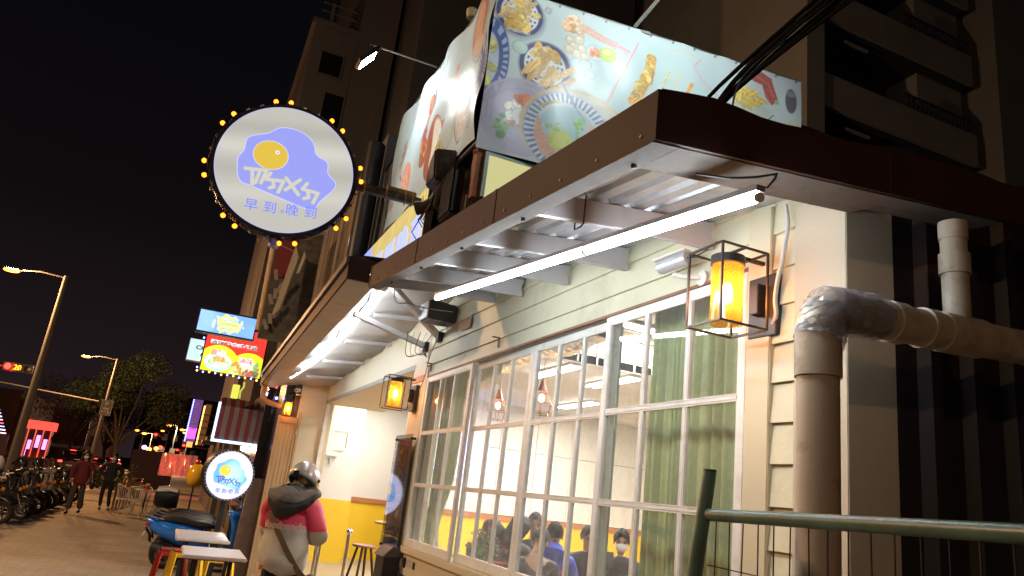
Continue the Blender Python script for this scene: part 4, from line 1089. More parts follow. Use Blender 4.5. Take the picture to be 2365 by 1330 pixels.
def local(mb, name, m_, parent, **k):
    o = bpy.data.objects.new(name, mb.mesh(name, m_, **k)); COL.objects.link(o); o.parent = parent; return o
h = MB(); n, mm = 30, 14; vs = []
for i in range(mm+1):
    ph = PI*.60*i/mm
    for j in range(n):
        th = 2*PI*j/n; f = max(0,math.sin(th)); ph2 = ph*(1-.25*f**3)
        vs.append(rh(.125*math.sin(ph2)*math.cos(th), -.005+.145*math.sin(ph2)*math.sin(th), .150+.140*math.cos(ph2)))
h.add(vs, [(i*n+j,(i+1)*n+j,(i+1)*n+(j+1)%n,i*n+(j+1)%n) for i in range(mm) for j in range(n)])
HM = local(h, 'helmet', mat('helmet_silver',(.42,.39,.36),.30,metal=.25,coat=.6), rider); md = HM.modifiers.new('thick','SOLIDIFY'); md.thickness = -.012
h = MB(); ring = []
for j in range(n+1):
    th = 2*PI*j/n; f = max(0,math.sin(th)); ph2 = PI*.60*(1-.25*f**3); ring.append(rh(.127*math.sin(ph2)*math.cos(th), -.005+.148*math.sin(ph2)*math.sin(th), .148+.140*math.cos(ph2)))
h.tube(ring, .007, 6); local(h, 'helmet_trim', mat('teal_trim',(.06,.22,.26),.4), rider)
def vz(u, v):
    th = rad(15)+u*rad(150); r_ = 1.0; z = .165-.135*v
    return rh(.135*math.cos(th), .0+.160*math.sin(th)+.03*v, z)
vo = local(MB().grid(vz,14,6), 'visor', glass('visor_amber',(.80,.62,.40),.5,.03,haze=.15,hazecol=(.6,.45,.25)), rider)
for sx_ in (-1,1): local(MB().ell(rh(.133*sx_,.02,.16),(.018,.018,.018),10,6), 'visor_pivot', M_black, rider)
local(MB().obox(rh(0,-.148,.10),(.05,.02,.06)), 'helmet_clip', M_black, rider)
local(MB().tube([rh(.11,-.02,.08),rh(.07,.03,-.0),rh(.0,.05,-.01),rh(-.07,.03,.0),rh(-.11,-.02,.08)],.008,6), 'chin_strap', M_black, rider)
local(MB().ell(rh(0,-.02,.03),(.075,.075,.07),14,8), 'neck_gaiter', cloth('olive_gaiter',(.12,.11,.08)), rider)
crease([o for o in rider.children if o.name.startswith('jacket')][0],.038,6,16,.5)
# hood: collar roll and hanging cowl
hd_ = MB()
def cowl(u, v):
    th = 2*PI*u; x = math.cos(th); y = math.sin(th)
    back = max(0,-y)
    r0 = .075+.125*math.sin(PI*min(1,v*1.0)*.80)**.8*(1+.10*back)
    c = Vector(rt(.50*1.0,0,-.015)); z = .085-.17*v*(.40+1.15*back) + .015*math.sin(th*3+v*5)
    return tuple(c+Vector((x*r0*1.10, y*r0*1.0-.035*v*back, z)))
hd_.grid(cowl, 72, 24); o = local(hd_, 'hood', cloth('black_hood',(.014,.014,.015),.55,.6,12), rider); crease(o,.014,9,22,.5); md = o.modifiers.new('thick','SOLIDIFY'); md.thickness = .012
hl = MB()
def lining(u, v):
    th = PI*1.06+u*PI*.88; vv = .10+.42*v; x_, y_, z_ = cowl(th/(2*PI), vv); c = Vector(rt(.50,0,-.015)); d_ = Vector((x_-c.x,y_-c.y,0)).normalized()
    return (x_+d_.x*(.016+.010*math.sin(v*PI)), y_+d_.y*(.016+.010*math.sin(v*PI)), z_+.010+.006*math.sin(u*16))
hl.grid(lining, 40, 14); o = local(hl, 'hood_lining', cloth('taupe_lining',(.11,.095,.08),.7,.7,18), rider); crease(o,.012,14,30,.6); md = o.modifiers.new('thick','SOLIDIFY'); md.thickness = .012; md.offset = 1
# strap and bag
def surf(x, z): return -math.sqrt(max(0.0004, 1-(x/.235)**2))*.165
st = []
for i in range(15):
    t = i/14; x = -.13+t*.36; z = 1.285-t*.50
    st.append((x, surf(x,z)-.010+.045*(z-1.0)*.3, z))
b = MB()
for i in range(14):
    p0, p1 = Vector(st[i]), Vector(st[i+1]); b.bar(p0,p1,.045,.010,up=(0,1,0))
local(b, 'bag_strap', cloth('olive_strap',(.17,.12,.065)), rider)
b = MB().loft([((.26,-.06,.62),.03,.10,0),((.265,.0,.66),.055,.15,0),((.265,.10,.66),.055,.15,0),((.26,.16,.64),.03,.11,0)], 14); local(b, 'shoulder_bag', cloth('khaki_bag',(.15,.11,.06)), rider)
local(MB().obox((.03,.33,1.24),(.075,.009,.15),(rad(-35),0,0)), 'phone', M_black, rider)
def on_rider(name, txt, x0, z0, size, m_):
    me = text_mesh(txt, size, .004); 
    for v in me.vertices:
        x = x0+v.co.x; v.co = Vector((x, surf(x,z0)*1.06-.012+(-.02), z0+v.co.y))
    me.materials.append(m_); o = bpy.data.objects.new(name, me); COL.objects.link(o); o.parent = rider
on_rider('back_lettering', 'foodpanda', 0.03, 1.185, .082, mat('print_cream',(.52,.36,.32),.6))
on_rider('hem_mark', '55', -.10, .835, .045, mat('print_red',(.45,.08,.06),.6))

# ---- the two walkers coming along the pavement
person('person walking in dark red coat, flared trousers and white mask with a handbag', (-2.1,22.9,0), rad(172), H=1.60, head=(4,5), hair='long', mask=True,
    top=cloth('maroon_coat',(.12,.012,.025)), trousers=cloth('dark_brown_trousers',(.05,.04,.03)), flare=.04, bulk=1.22, hem=.74, hairmat=mat('brown_hair',(.045,.018,.012),.5),
    arms=[((.26,.02,-.25),(.22,.12,-.44)),((-.26,-.02,-.25),(-.22,.10,-.44))], legs=[((.10,.10,.50),(.11,.16,.09)),((-.10,-.02,.50),(-.12,-.14,.12))])
wb = MB().loft([((-.31,-.02,.78),.03,.06,0),((-.31,.04,.76),.055,.10,0),((-.31,.12,.76),.05,.09,0),((-.31,.16,.78),.02,.05,0)],12)
woman = [o for o in COL.objects if o.get('label','').startswith('person walking in dark red')][0]
local(wb, 'handbag', cloth('navy_bag',(.02,.015,.03)), woman)
local(MB().tube([(-.30,-.02,.84),(-.24,0,1.1),(-.18,.0,1.34),(-.24,.05,1.1),(-.30,.12,.84)],.008,6), 'bag_strap', M_black, woman)
person('person walking in black jacket open over a pale shirt, hands at the hips', (-1.62,25.6,0), rad(186), H=1.62, head=(-20,0), hair='short', mask=True,
    top=cloth('black_jacket',(.018,.02,.024)), bulk=1.2, hem=.80, arms=[((.33,-.05,-.20),(.22,.12,-.36)),((-.34,-.05,-.20),(-.20,.12,-.36))],
    legs=[((.11,.08,.50),(.08,.05,.09)),((-.10,.05,.50),(-.16,.0,.09))])

# ---- diners seen through the windows
Zf = .12
def at_table(label, x, y, face, top, **k): return person(label, (x,y,Zf), rad(face), sit=True, top=top,
    legs=[((.11,.42,.48),(.11,.44,.08)),((-.11,.42,.48),(-.11,.44,.08))],
    arms=k.pop('arms',[((.22,.16,-.24),(.12,.38,-.22)),((-.22,.16,-.24),(-.12,.38,-.22))]), **k)
dark = cloth('charcoal_hoodie',(.030,.030,.036)); 
at_table('person seated in bright blue hoodie, seen from behind at the brown table', 3.72,7.15,-32, cloth('blue_hoodie',(.03,.06,.45)), bulk=1.15, head=(0,4), H=1.72)
hb = [o for o in COL.objects if 'bright blue hoodie' in o.get('label','')][0]
local(MB().loft([((0,-.16,.98),.12,.05,.3),((0,-.17,1.03),.14,.06,.2),((0,-.10,1.09),.10,.05,0)],14), 'hood', cloth('blue_hoodie',(.03,.06,.45)), hb)
at_table('person with thick black hair and glasses facing the window across the brown table', 4.57,7.95,150, dark, glasses=True, head=(18,10), H=1.70)
at_table('person in white face mask holding up a phone near the green curtain', 4.72,7.45,140, dark, mask=True, head=(12,8), H=1.72, arms=[((.22,.16,-.22),(.06,.36,.02)),((-.22,.16,-.22),(-.12,.36,-.20))])
mk = [o for o in COL.objects if 'holding up a phone' in o.get('label','')][0]
local(MB().obox((.05,.47,1.02),(.075,.010,.15),(rad(10),0,0)), 'phone', M_black, mk)
at_table('person bent forward in black hoodie with pale sleeve print, red glasses', 3.30,6.65,-20, dark, glasses=True, head=(-30,22), lean=16, H=1.70)
at_table('person in black jacket turned away behind the hooded diner', 3.95,8.1,160, cloth('black_puffer',(.02,.02,.024)), head=(0,0), H=1.80, bulk=1.2)
at_table('person with long dark hair leaning over the table by the partition', 3.50,7.85,-60, dark, hair='long', head=(-10,26), lean=14, H=1.80)
at_table('person in dark red jacket with hunched back beside the long haired diner', 3.22,7.95,-50, cloth('rust_jacket',(.10,.03,.03)), hair='long', lean=24, head=(0,20), H=1.74, bulk=1.2)
# tables, chairs
M_tabtop = mat('brown_table_top', (.30,.13,.055), .3, var=.2, vscale=5, aniso=(1,5,1))
def table(label, x0, x1, y0, y1, z, m_, group=None, leg=M_darkmetal):
    t = thing('dining_table', label, 'table', ((x0+x1)/2,(y0+y1)/2,Zf), group=group)
    MB().box(x0,x1,y0,y1,z-.03,z).build('table_top', m_, t, bevel=.006)
    for (x,y) in ((x0+.06,y0+.06),(x1-.06,y0+.06),(x0+.06,y1-.06),(x1-.06,y1-.06)): MB().box(x-.02,x+.02,y-.02,y+.02,Zf,z-.031).build('leg', leg, t)
    return t
table('long brown wooden dining table among the seated diners', 4.0,4.72,6.6,8.0,.87,M_tabtop)
table('white counter table pushed against the inside of the window', 2.35,2.95,5.1,7.0,.93,mat('white_laminate',(.62,.60,.56),.35))
table('brown table at the back beneath the pendant lamps', 3.5,4.1,8.6,9.6,.87,M_tabtop)
def chair_in(label, x, y, rz, col):
    t = thing('metal_chair', label, 'chair', (x,y,Zf), rz)
    def L(mb, n, m_): return local(mb, n, m_, t, bevel=.004)
    L(MB().box(-.2,.2,-.2,.2,.44,.46),'seat',col)
    local(MB().tube([(-.19,-.19,.45),(-.20,-.24,.78),(-.12,-.26,.88),(.12,-.26,.88),(.20,-.24,.78),(.19,-.19,.45)],.012,8),'backrest_frame',col,t)
    L(MB().box(-.05,.05,-.252,-.244,.46,.86),'backrest',col)
    for sx_,sy in ((-1,-1),(1,-1),(-1,1),(1,1)): local(MB().tube([(.18*sx_,.18*sy,.45),(.21*sx_,.22*sy,0)],.011,6),'leg',col,t)
    return t
M_redch = mat('red_metal_chair',(.50,.03,.02),.35)
chair_in('red metal chair under the blue hooded diner', 3.68,7.08,rad(-32),M_redch)
chair_in('red metal chair under the bent diner in black', 3.24,7.45,rad(-20),M_redch)
chair_in('red metal chair under the diner with black framed glasses', 4.8,7.95,rad(150),M_redch)
chair_in('red metal chair under the masked diner with the phone', 5.0,7.1,rad(140),M_redch)
# things on the table
for i,(x,y,l) in enumerate(((4.25,7.1,'white plate with scraps in front of the blue hoodie'),(4.4,7.5,'white saucer beside the paper napkin on the brown table'))):
    MB().lathe([(0,.0),(.06,.0),(.10,.018),(.098,.022),(.055,.006),(0,.006)],(x,y,.871),20).top('plate', mat('porcelain',(.75,.74,.72),.2), l, 'plate')
MB().add([(4.1,7.3,.872),(4.24,7.27,.872),(4.27,7.42,.872),(4.12,7.44,.872),(4.18,7.36,.90)],[(0,1,4),(1,2,4),(2,3,4),(3,0,4),(3,2,1,0)]).top('napkin', mat('paper',(.75,.73,.7),.9), 'crumpled white napkin on the brown table', 'napkin', flat=True)
MB().lathe([(0,0),(.032,0),(.038,.10),(.034,.10),(.03,.005),(0,.005)],(4.55,6.85,.871),16).top('paper_cup', mat('porcelain',(.75,.74,.72),.2), 'white paper cup near the end of the brown table', 'cup')
# pendant lamps
M_copper = mat('copper_wire',(.45,.16,.08),.35,metal=.8)
M_warmbulb = emis('warm_bulb',(1.0,.52,.20),26.0)
def pendant(label, x, y, z, group='copper cage pendant lamps'):
    t = thing('pendant_lamp', label, 'pendant lamp', (x,y,z-.17), group=group)
    MB().tube([(x,y,z+.17),(x,y,3.39 if y > 8.2 else 3.9)],.004,6).build('cord', M_black, t)
    MB().lathe([(.0,.17),(.018,.17),(.025,.13),(.05,.06),(.052,.055),(.0,.056)],(x,y,z),14).build('lamp_cap', M_copper, t)
    b = MB(); R1, R2 = .115, .085
    for k in range(6):
        a = PI*k/3; ca, sa = math.cos(a), math.sin(a)
        b.tube([(x+.045*ca,y+.045*sa,z+.07),(x+R1*ca,y+R1*sa,z-.07),(x+R2*ca,y+R2*sa,z-.17)],.0035,5)
    for R_, zz in ((R1,-.07),(R2,-.17),(.07,.03)): b.tube([(x+R_*math.cos(PI*k/6),y+R_*math.sin(PI*k/6),z+zz) for k in range(13)],.0035,5)
    b.build('wire_cage', M_copper, t)
    MB().ell((x,y,z-.01),(.028,.028,.04),12,8).build('light_bulb', M_warmbulb, t)
    return t
for (x,y,l) in ((3.15,9.0,'copper cage pendant lamp seen through the left sash'),(3.15,7.7,'copper cage pendant lamp hanging before the foil duct'),(3.15,6.6,'copper cage pendant lamp nearest the brown table')): pendant(l,x,y,2.62)
# ceiling tubes
def ceil_tube(label, a, b_):
    t = thing('ceiling_light', label, 'ceiling light', a)
    a, b_ = Vector(a), Vector(b_); sd = (b_-a).normalized().cross(Vector((0,0,1)))*.06
    MB().bar(a+Vector((0,0,.03)), b_+Vector((0,0,.03)), .16, .03).build('fixture', M_inwhite, t)
    for q in (-1,1): MB().tube([a+sd*q, b_+sd*q],.014,8).build('light_tube', emis('ceiling_tube',(1.0,.93,.84),22.0), t)
for a, b_, l in (((4.4,8.3,3.34),(4.4,9.5,3.34),'twin tube light on the lower ceiling behind the pendants'),((5.3,8.3,3.34),(5.3,9.5,3.34),'twin tube light on the lower ceiling toward the curtain'),
                 ((4.6,7.7,3.86),(5.8,7.78,3.86),'twin tube light crossing the high ceiling before the bulkhead'),((3.9,4.6,3.86),(5.1,4.6,3.86),'twin tube light on the high ceiling behind the curtains'),
                 ((7.6,8.5,3.34),(7.6,9.7,3.34),'twin tube light deep inside over the far tables'),((3.6,12.4,3.34),(3.6,13.6,3.34),'twin tube light over the doorway end of the room'),((6.2,10.9,3.34),(6.2,12.1,3.34),'twin tube light over the middle of the room'),((2.9,10.0,3.34),(2.9,11.2,3.34),'twin tube light just inside the doorway')):
    ceil_tube(l, a, b_)
# real lamps do not show every tube; the room's light comes from these fixtures, helped by the lower wash of the same tubes
def area(name, loc, size, col, power, parent, rot=(0,0,0), sy=None):
    l = bpy.data.lights.new(name,'AREA'); l.shape = 'RECTANGLE'; l.size = size; l.size_y = sy or size; l.color = col; l.energy = power
    o = bpy.data.objects.new(name, l); COL.objects.link(o); o.rotation_euler = rot; o.parent = parent; o.location = Vector(loc)-Vector(parent.location)
ceil_tube('extra twin tube light added to brighten the far end by the partition', (3.4,14.0,3.34), (3.4,15.2,3.34))  # made-up fixture, added because the end wall came out too dark
for t in [o for o in COL.objects if o.name.startswith('ceiling_light')]:
    L_ = Vector(t.location); along_y = True
    area('tube_glow', (L_.x+(0.6 if 'crossing' in t['label'] or 'curtains' in t['label'] else 0), L_.y+(0 if 'crossing' in t['label'] or 'curtains' in t['label'] else .6), L_.z-.03), .16, (1,.93,.84), 34 if L_.y > 9.8 and L_.x < 4 else 88, t, sy=1.1)
# foil duct
def duct(u, v):
    y = 5.2+u*4.2; x = 3.0; a = 2*PI*v; r_ = .17*(1+.03*math.sin(u*190)+.04*math.sin(a*5+u*40))
    return (x+r_*math.cos(a), y, 3.14+r_*math.sin(a)-.05*math.sin(u*PI*3)**2)
MB().grid(duct, 150, 18).top('foil_duct', mat('crinkled_foil',(.75,.76,.78),.22,metal=1.,bump=1.0,bscale=22), 'crinkled silver foil duct hung under the ceiling inside', 'duct')
MB().tube([(6.5,7.9,3.5),(8.8,7.9,3.5)],.13,14).top('ceiling_pipe', M_grey, 'grey pipe running under the high ceiling inside', 'pipe')
# neon egg outline on the end wall
NE = thing('neon_sign', 'blue neon fried egg outline glowing on the far wall inside', 'neon sign', (5.0,13.3,2.3))
pts = [(4.60+e_[0], 13.33, 2.30+e_[1]) for e_ in EGG]+[(4.60+EGG[0][0],13.33,2.30+EGG[0][1])]
MB().tube(pts,.015,8).build('neon_tube', emis('neon_blue',(.20,.28,1.0),4.0), NE); point('neon_glow',(4.9,13.15,2.3),(.15,.22,1.0),14,.3,NE)
MB().tube([(p[0]-.02,p[1]+.03,p[2]) for p in pts[::3]],.006,6).build('neon_mount', M_inwhite, NE)
# curtains: pleated green drapes gathered at the bottom
def curtain(label, y0, y1, x, pl, z0=.55, z1=2.95, amp=.035, gather=0.):
    def f(u, v):
        sq = 1-gather*math.exp(-((v-.33)/.12)**2); yc = y1 if gather else (y0+y1)/2
        y = yc+(y0+u*(y1-y0)-yc)*sq
        ph = u*pl*2*PI+.7*math.sin(v*3+u*4)
        return (x+amp*math.sin(ph)*(.8+.3*math.sin(u*9))+.012*math.sin(ph*2.3), y+.012*math.cos(ph), z0+v*(z1-z0))
    return MB().grid(f, int(pl*16), 24).top('curtain', M_green, label, 'curtain', ang=80)
curtain('green pleated curtain behind the rightmost window panes', 2.34,2.86,2.17,7)
curtain('green pleated curtain beside the masked diner, second from the right', 2.89,3.20,2.17,5)
curtain('narrow green curtain drawn to the left end of the windows', 6.78,7.08,2.17,5,gather=.0)
curtain('green curtain tied back at its waist by the left sash', 6.28,6.74,2.22,6,z0=.5,gather=.55)
cs = MB().box(2.12,2.135,3.50,3.58,1.1,2.62); tag(cs.build('window_post', mat('green_white_post',(.42,.50,.44),.5), RB))
# pot plant by the tied curtain
M_leaf = mat('plant_leaf',(.05,.13,.03),.5,var=.35,vscale=20)
PT = thing('potted_plant','small leafy plant with white flowers behind the left sash','plant',(2.45,5.95,.93))
MB().lathe([(0,0),(.07,0),(.09,.14),(.08,.14),(.065,.01),(0,.01)],(2.45,5.95,.93),16).build('pot', mat('terracotta',(.3,.12,.06),.7), PT)
def leaves(n, c, R, s0, s1, rg, flat_=False):
    b = MB()
    for i in range(n):
        v = rg.normal(size=3); v /= np.linalg.norm(v); r_ = rg.random()**.4
        p = Vector((c[0]+v[0]*R[0]*r_, c[1]+v[1]*R[1]*r_, c[2]+v[2]*R[2]*r_)); s = s0+(s1-s0)*rg.random()
        a = Vector(rg.normal(size=3)).normalized(); q = a.cross(Vector(rg.normal(size=3))).normalized()
        b.add([p-a*s, p+q*s*.45, p+a*s, p-q*s*.45],[(0,1,2,3)])
    return b
tag(leaves(420,(2.45,5.95,1.22),(.13,.16,.16),.014,.032,np.random.default_rng(3)).build('foliage', M_leaf, PT, flat=True), kind='stuff')
tag(leaves(40,(2.45,5.95,1.25),(.14,.17,.16),.010,.016,np.random.default_rng(4)).build('flowers', M_inwhite, PT, flat=True), kind='stuff')
# bar stools and high table just inside the doorway
def stool(label, x, y, h=.62, rz=.3):
    t = thing('bar_stool', label, 'bar stool', (x,y,Zf), rz, 'wooden bar stools inside the doorway')
    local(MB().lathe([(0,h-.03),(.15,h-.03),(.165,h-.015),(.16,h),(0,h+.004)],(0,0,0),24),'seat',M_wood,t)
    for k in range(4):
        a = PI/4+PI/2*k; local(MB().tube([(.09*math.cos(a),.09*math.sin(a),h-.03),(.24*math.cos(a),.24*math.sin(a),0)],[.018,.016],8),'leg',mat('dark_bronze',(.05,.03,.02),.45,metal=.4),t)
    for rr_, hh in ((.17,.30),(.20,.19)):
        local(MB().tube([(rr_*math.cos(2*PI*k/20),rr_*math.sin(2*PI*k/20),hh) for k in range(21)],.007,6),'foot_ring',mat('dark_bronze',(.05,.03,.02),.45,metal=.4),t)
    return t
stool('wooden bar stool nearest the second chrome post', 2.52,10.2,.72)
stool('wooden bar stool half hidden behind the letter box', 2.86,10.0,.66,.8)
t = thing('high_table','round wooden bar table cut off by the menu board','table',(3.05,10.6,Zf))
MB().lathe([(0,.0),(.33,.0),(.34,.015),(.33,.03),(0,.03)],(3.05,10.6,1.10),32).build('table_top', mat('round_top',(.42,.22,.05),.4), t)
MB().tube([(3.05,10.6,Zf),(3.05,10.6,1.10)],.03,10).build('column', M_darkmetal, t); MB().lathe([(0,0),(.22,0),(.22,.02),(0,.03)],(3.05,10.6,Zf),24).build('foot', M_darkmetal, t)
MB().box(2.25,2.31,15.955,15.99,1.9,2.25).top('wall_switch', M_inwhite, 'white switch box on the doorway end wall', 'switch', bevel=.004)
# wall panel with rounded corner and a folding hook, on the return wall
MB().tube([(2.75,14.885,2.55),(2.98,14.885,2.55),(3.0,14.885,2.52),(3.0,14.885,2.25),(2.97,14.885,2.18),(2.75,14.885,2.18)],.010,6).top('wall_hatch_frame', M_white, 'rounded white frame on the wall seen through the doorway', 'hatch')
MB().box(2.62,2.86,14.80,14.885,2.055,2.07).box(2.72,2.76,14.86,14.885,1.92,2.055).top('wall_bracket', M_white, 'small white shelf bracket on the wall seen through the doorway', 'bracket')
# ================================================================ wall fittings around the windows
M_amber = None
def amber():
    m = bpy.data.materials.new('amber_seeded_glass'); m.use_nodes = True; nt = m.node_tree; nt.nodes.clear()
    o = nt.nodes.new('ShaderNodeOutputMaterial'); t = nt.nodes.new('ShaderNodeBsdfTransparent'); t.inputs[0].default_value = (1,.62,.22,1)
    d = nt.nodes.new('ShaderNodeBsdfTranslucent'); d.inputs[0].default_value = (.95,.33,.045,1); g = nt.nodes.new('ShaderNodeBsdfGlossy'); g.inputs['Roughness'].default_value = .15
    n = nt.nodes.new('ShaderNodeTexVoronoi'); n.inputs['Scale'].default_value = 160; tcn = nt.nodes.new('ShaderNodeTexCoord'); nt.links.new(tcn.outputs['Object'], n.inputs['Vector'])
    r = nt.nodes.new('ShaderNodeMapRange'); r.inputs[1].default_value = .05; r.inputs[2].default_value = .5; r.inputs[3].default_value = .75; r.inputs[4].default_value = .38
    nt.links.new(n.outputs['Distance'], r.inputs[0])
    m1 = nt.nodes.new('ShaderNodeMixShader'); nt.links.new(r.outputs[0], m1.inputs[0]); nt.links.new(t.outputs[0], m1.inputs[1]); nt.links.new(d.outputs[0], m1.inputs[2])
    m2 = nt.nodes.new('ShaderNodeMixShader'); m2.inputs[0].default_value = .06; nt.links.new(m1.outputs[0], m2.inputs[1]); nt.links.new(g.outputs[0], m2.inputs[2])
    nt.links.new(m2.outputs[0], o.inputs[0]); return m
M_amber = amber()
M_lantern = mat('lantern_bronze', (.045,.035,.03), .4, metal=.5)
def lantern(label, x0, y0, z0, face=0, s=1., power=9.):
    """cage on the wall; outward is -x (face=0) or -y (face=1); (x0,y0,z0) centre of the backplate"""
    t = thing('wall_lantern', label, 'wall lantern', (x0,y0,z0), 0, 'caged amber wall lanterns')
    R = Matrix.Identity(3) if face == 0 else Matrix.Rotation(rad(90),3,'Z')
    def W(v): return Vector((x0,y0,z0)) + R @ (Vector(v)*s)
    def B(a, b, w=.007): return MB().bar(W(a), W(b), w*s)
    bp = MB().obox(W((-.018,0,.0)), (.036*s,.155*s,.245*s), R); bp.build('backplate', M_lantern, t, bevel=.003*s)
    MB().obox(W((-.055,0,.02)), (.05*s,.05*s,.12*s), R).build('bracket', M_lantern, t, bevel=.003*s)
    a, b_, w = -.315, -.100, .100; zt, zb = .175, -.125
    f = MB()
    for (px, py) in ((a,-w),(a,w),(b_,-w),(b_,w)): f.bar(W((px,py,zb)), W((px,py,zt)), .008*s)
    for z in (zt, zb):
        for p, q in (((a,-w,z),(a,w,z)),((b_,-w,z),(b_,w,z)),((a,-w,z),(b_,-w,z)),((a,w,z),(b_,w,z))): f.bar(W(p), W(q), .008*s)
    cx_ = (a+b_)/2
    f.bar(W((cx_,-w,zt)), W((cx_,w,zt)), .008*s); f.bar(W((-.03,0,zt)), W((cx_,0,zt)), .014*s)
    f.build('cage', M_lantern, t)
    MB().lathe([(0,.0),(.018*s,0),(.018*s,-.012*s),(.066*s,-.018*s),(.066*s,-.05*s),(.0,-.052*s)], W((cx_,0,zt+.004)), 24).build('cap', M_lantern, t)
    MB().lathe([(.060*s,-.05*s),(.060*s,-.285*s)], W((cx_,0,zt)), 28).build('amber_glass', M_amber, t)
    MB().ell(W((cx_,0,zt-.16)), (.023*s,.023*s,.045*s), 12, 10).build('light_bulb', emis('lantern_bulb',(1.0,.66,.28),25.0), t)
    point('lantern_light', tuple(W((cx_,0,zt-.16))), (1.0,.50,.16), power, .03, t)
    return t
lantern('large caged amber wall lantern at the right end of the windows', X-.001, 2.205, 2.445, 0, 1., 13)
lantern('caged amber wall lantern between the doorway and the menu board', X-.02, 6.93, 2.44, 0, 1., 15)
lantern('small caged amber wall lantern over the folded door at the far end', 1.40, 11.93, 2.56, 1, .80, 12)
MB().box(1.97,1.982,6.74,7.09,2.60,2.655).top('orange_tape_strip', mat('wood_strip',(.42,.16,.05),.5), 'short orange wood strip above the lantern by the doorway', 'wood strip')
# bullet camera
CM = thing('security_camera', 'silver bullet security camera on the clapboards above the big lantern', 'security camera', (1.98,2.60,2.66))
MB().lathe([(0,0),(.035,0),(.035,.012),(.012,.016),(0,.016)],(1.979,2.60,2.655),18,(-1,0,0)).build('mount', M_inwhite, CM)
MB().tube([(1.97,2.60,2.655),(1.90,2.66,2.66),(1.875,2.685,2.672)],.011,10).build('arm', M_inwhite, CM)
cdir = Vector((-.28,.93,-.15)).normalized(); c0 = Vector((1.875,2.685,2.725))
MB().lathe([(0,-.075),(.030,-.075),(.033,-.06),(.033,.075),(.028,.082),(0,.080)], c0, 20, tuple(cdir)).build('camera_body', mat('camera_silver',(.55,.56,.60),.3,metal=.4), CM)
MB().obox(c0+Vector((0,0,.036))+cdir*.012,(.062,.185,.008),cdir.to_track_quat('Y','Z').to_matrix()).build('sun_shield', M_inwhite, CM, bevel=.003)
MB().lathe([(0,.0),(.020,.0),(.020,.004),(0,.004)], c0+cdir*.082, 16, tuple(cdir)).build('lens', M_black, CM)
MB().tube([c0-cdir*.075, c0-cdir*.12+Vector((0,0,-.01)), c0-cdir*.15+Vector((.03,0,.02)), (1.97,2.50,2.80)],.004,6).build('cable', M_black, CM)
# steel angle brackets and cables on the clapboards
for i,(y,l) in enumerate(((4.95,'small rusty angle bracket above the middle sashes'),(6.55,'small rusty angle bracket above the left sash'))):
    MB().box(1.968,1.976,y-.012,y+.012,2.665,2.735).box(1.915,1.976,y-.012,y+.012,2.735,2.741).top('angle_bracket', mat('rusty_bracket',(.12,.07,.05),.6,var=.4,vscale=40), l, 'bracket')
MB().box(1.968,1.974,5.62,5.82,2.93,3.03).top('torn_paper_patch', mat('torn_paper',(.46,.30,.18),.9), 'torn brown paper patch on the clapboards by the strut', 'paper patch')
def cable(name, pts, r, m_, label):
    P = [Vector(p) for p in pts]; out = []
    for i in range(len(P)-1):
        p0,p1,p2,p3 = P[max(i-1,0)],P[i],P[i+1],P[min(i+2,len(P)-1)]
        for t in [k/6 for k in range(6)]: out.append(.5*((2*p1)+(-p0+p2)*t+(2*p0-5*p1+4*p2-p3)*t*t+(-p0+3*p1-3*p2+p3)*t**3))
    out.append(P[-1]); return MB().tube(out, r, 7).top(name, m_, label, 'cable')
cable('white_cable',[(1.955,2.075,2.83),(1.952,2.06,2.74),(1.952,2.075,2.66),(1.955,2.09,2.60),(1.955,2.11,2.54),(1.96,2.13,2.46),(1.962,2.125,2.40),(1.97,2.15,2.365)],.009,mat('white_pvc',(.60,.58,.54),.4),'thick white cable looping down from the awning beside the pillar')
cable('thin_cable',[(1.95,6.44,2.93),(1.93,6.50,2.80),(1.955,6.62,2.75),(1.955,6.66,2.62),(1.95,6.74,2.52)],.004,mat('tan_wire',(.25,.18,.10),.7),'thin tan cable dropping from the strut to the doorway lantern')
for k in range(5):
    a = .03*k
    cable('loose_wire',[(1.90-.05*k,6.42+a,2.99),(1.86-.03*k,6.5+a,2.86-.02*k),(1.93,6.62+a,2.80+.015*k),(1.96,6.80+.03*k,2.90)],.0035,M_grey if k%2 else M_darkmetal,('grey wire loops hanging from the strut foot','black wire loop under the awning strut','second grey wire loop beside the strut foot','black wire trailing from strut to strut','grey wire loop nearest the doorway header')[k])
cable('awning_wire',[(1.15,5.02,2.99),(1.25,5.3,2.93),(1.36,5.35,2.95),(1.55,5.5,2.98),(1.8,5.6,3.02)],.004,mat('tan_wire',(.25,.18,.10),.7),'tan wire crossing the gap between the two awnings')
# loudspeaker under the awning joint
LS = thing('wall_loudspeaker', 'black loudspeaker with pale grille under the joint of the two awnings', 'loudspeaker', (1.85,6.1,3.05))
MB().add([(1.72,6.27,3.03),(1.72,6.01,3.03),(1.72,6.01,3.20),(1.72,6.27,3.20),(1.98,6.24,3.03),(1.98,6.02,3.03),(1.98,6.02,3.19),(1.98,6.24,3.19)],[(0,1,2,3),(7,6,5,4),(0,4,5,1),(3,2,6,7),(0,3,7,4),(1,5,6,2)]).build('speaker_box', mat('blue_black_plastic',(.02,.03,.045),.35), LS, bevel=.012)
MB().box(1.705,1.718,6.02,6.26,3.04,3.19).build('grille', mat('pale_grille',(.42,.42,.42),.6), LS, bevel=.004)
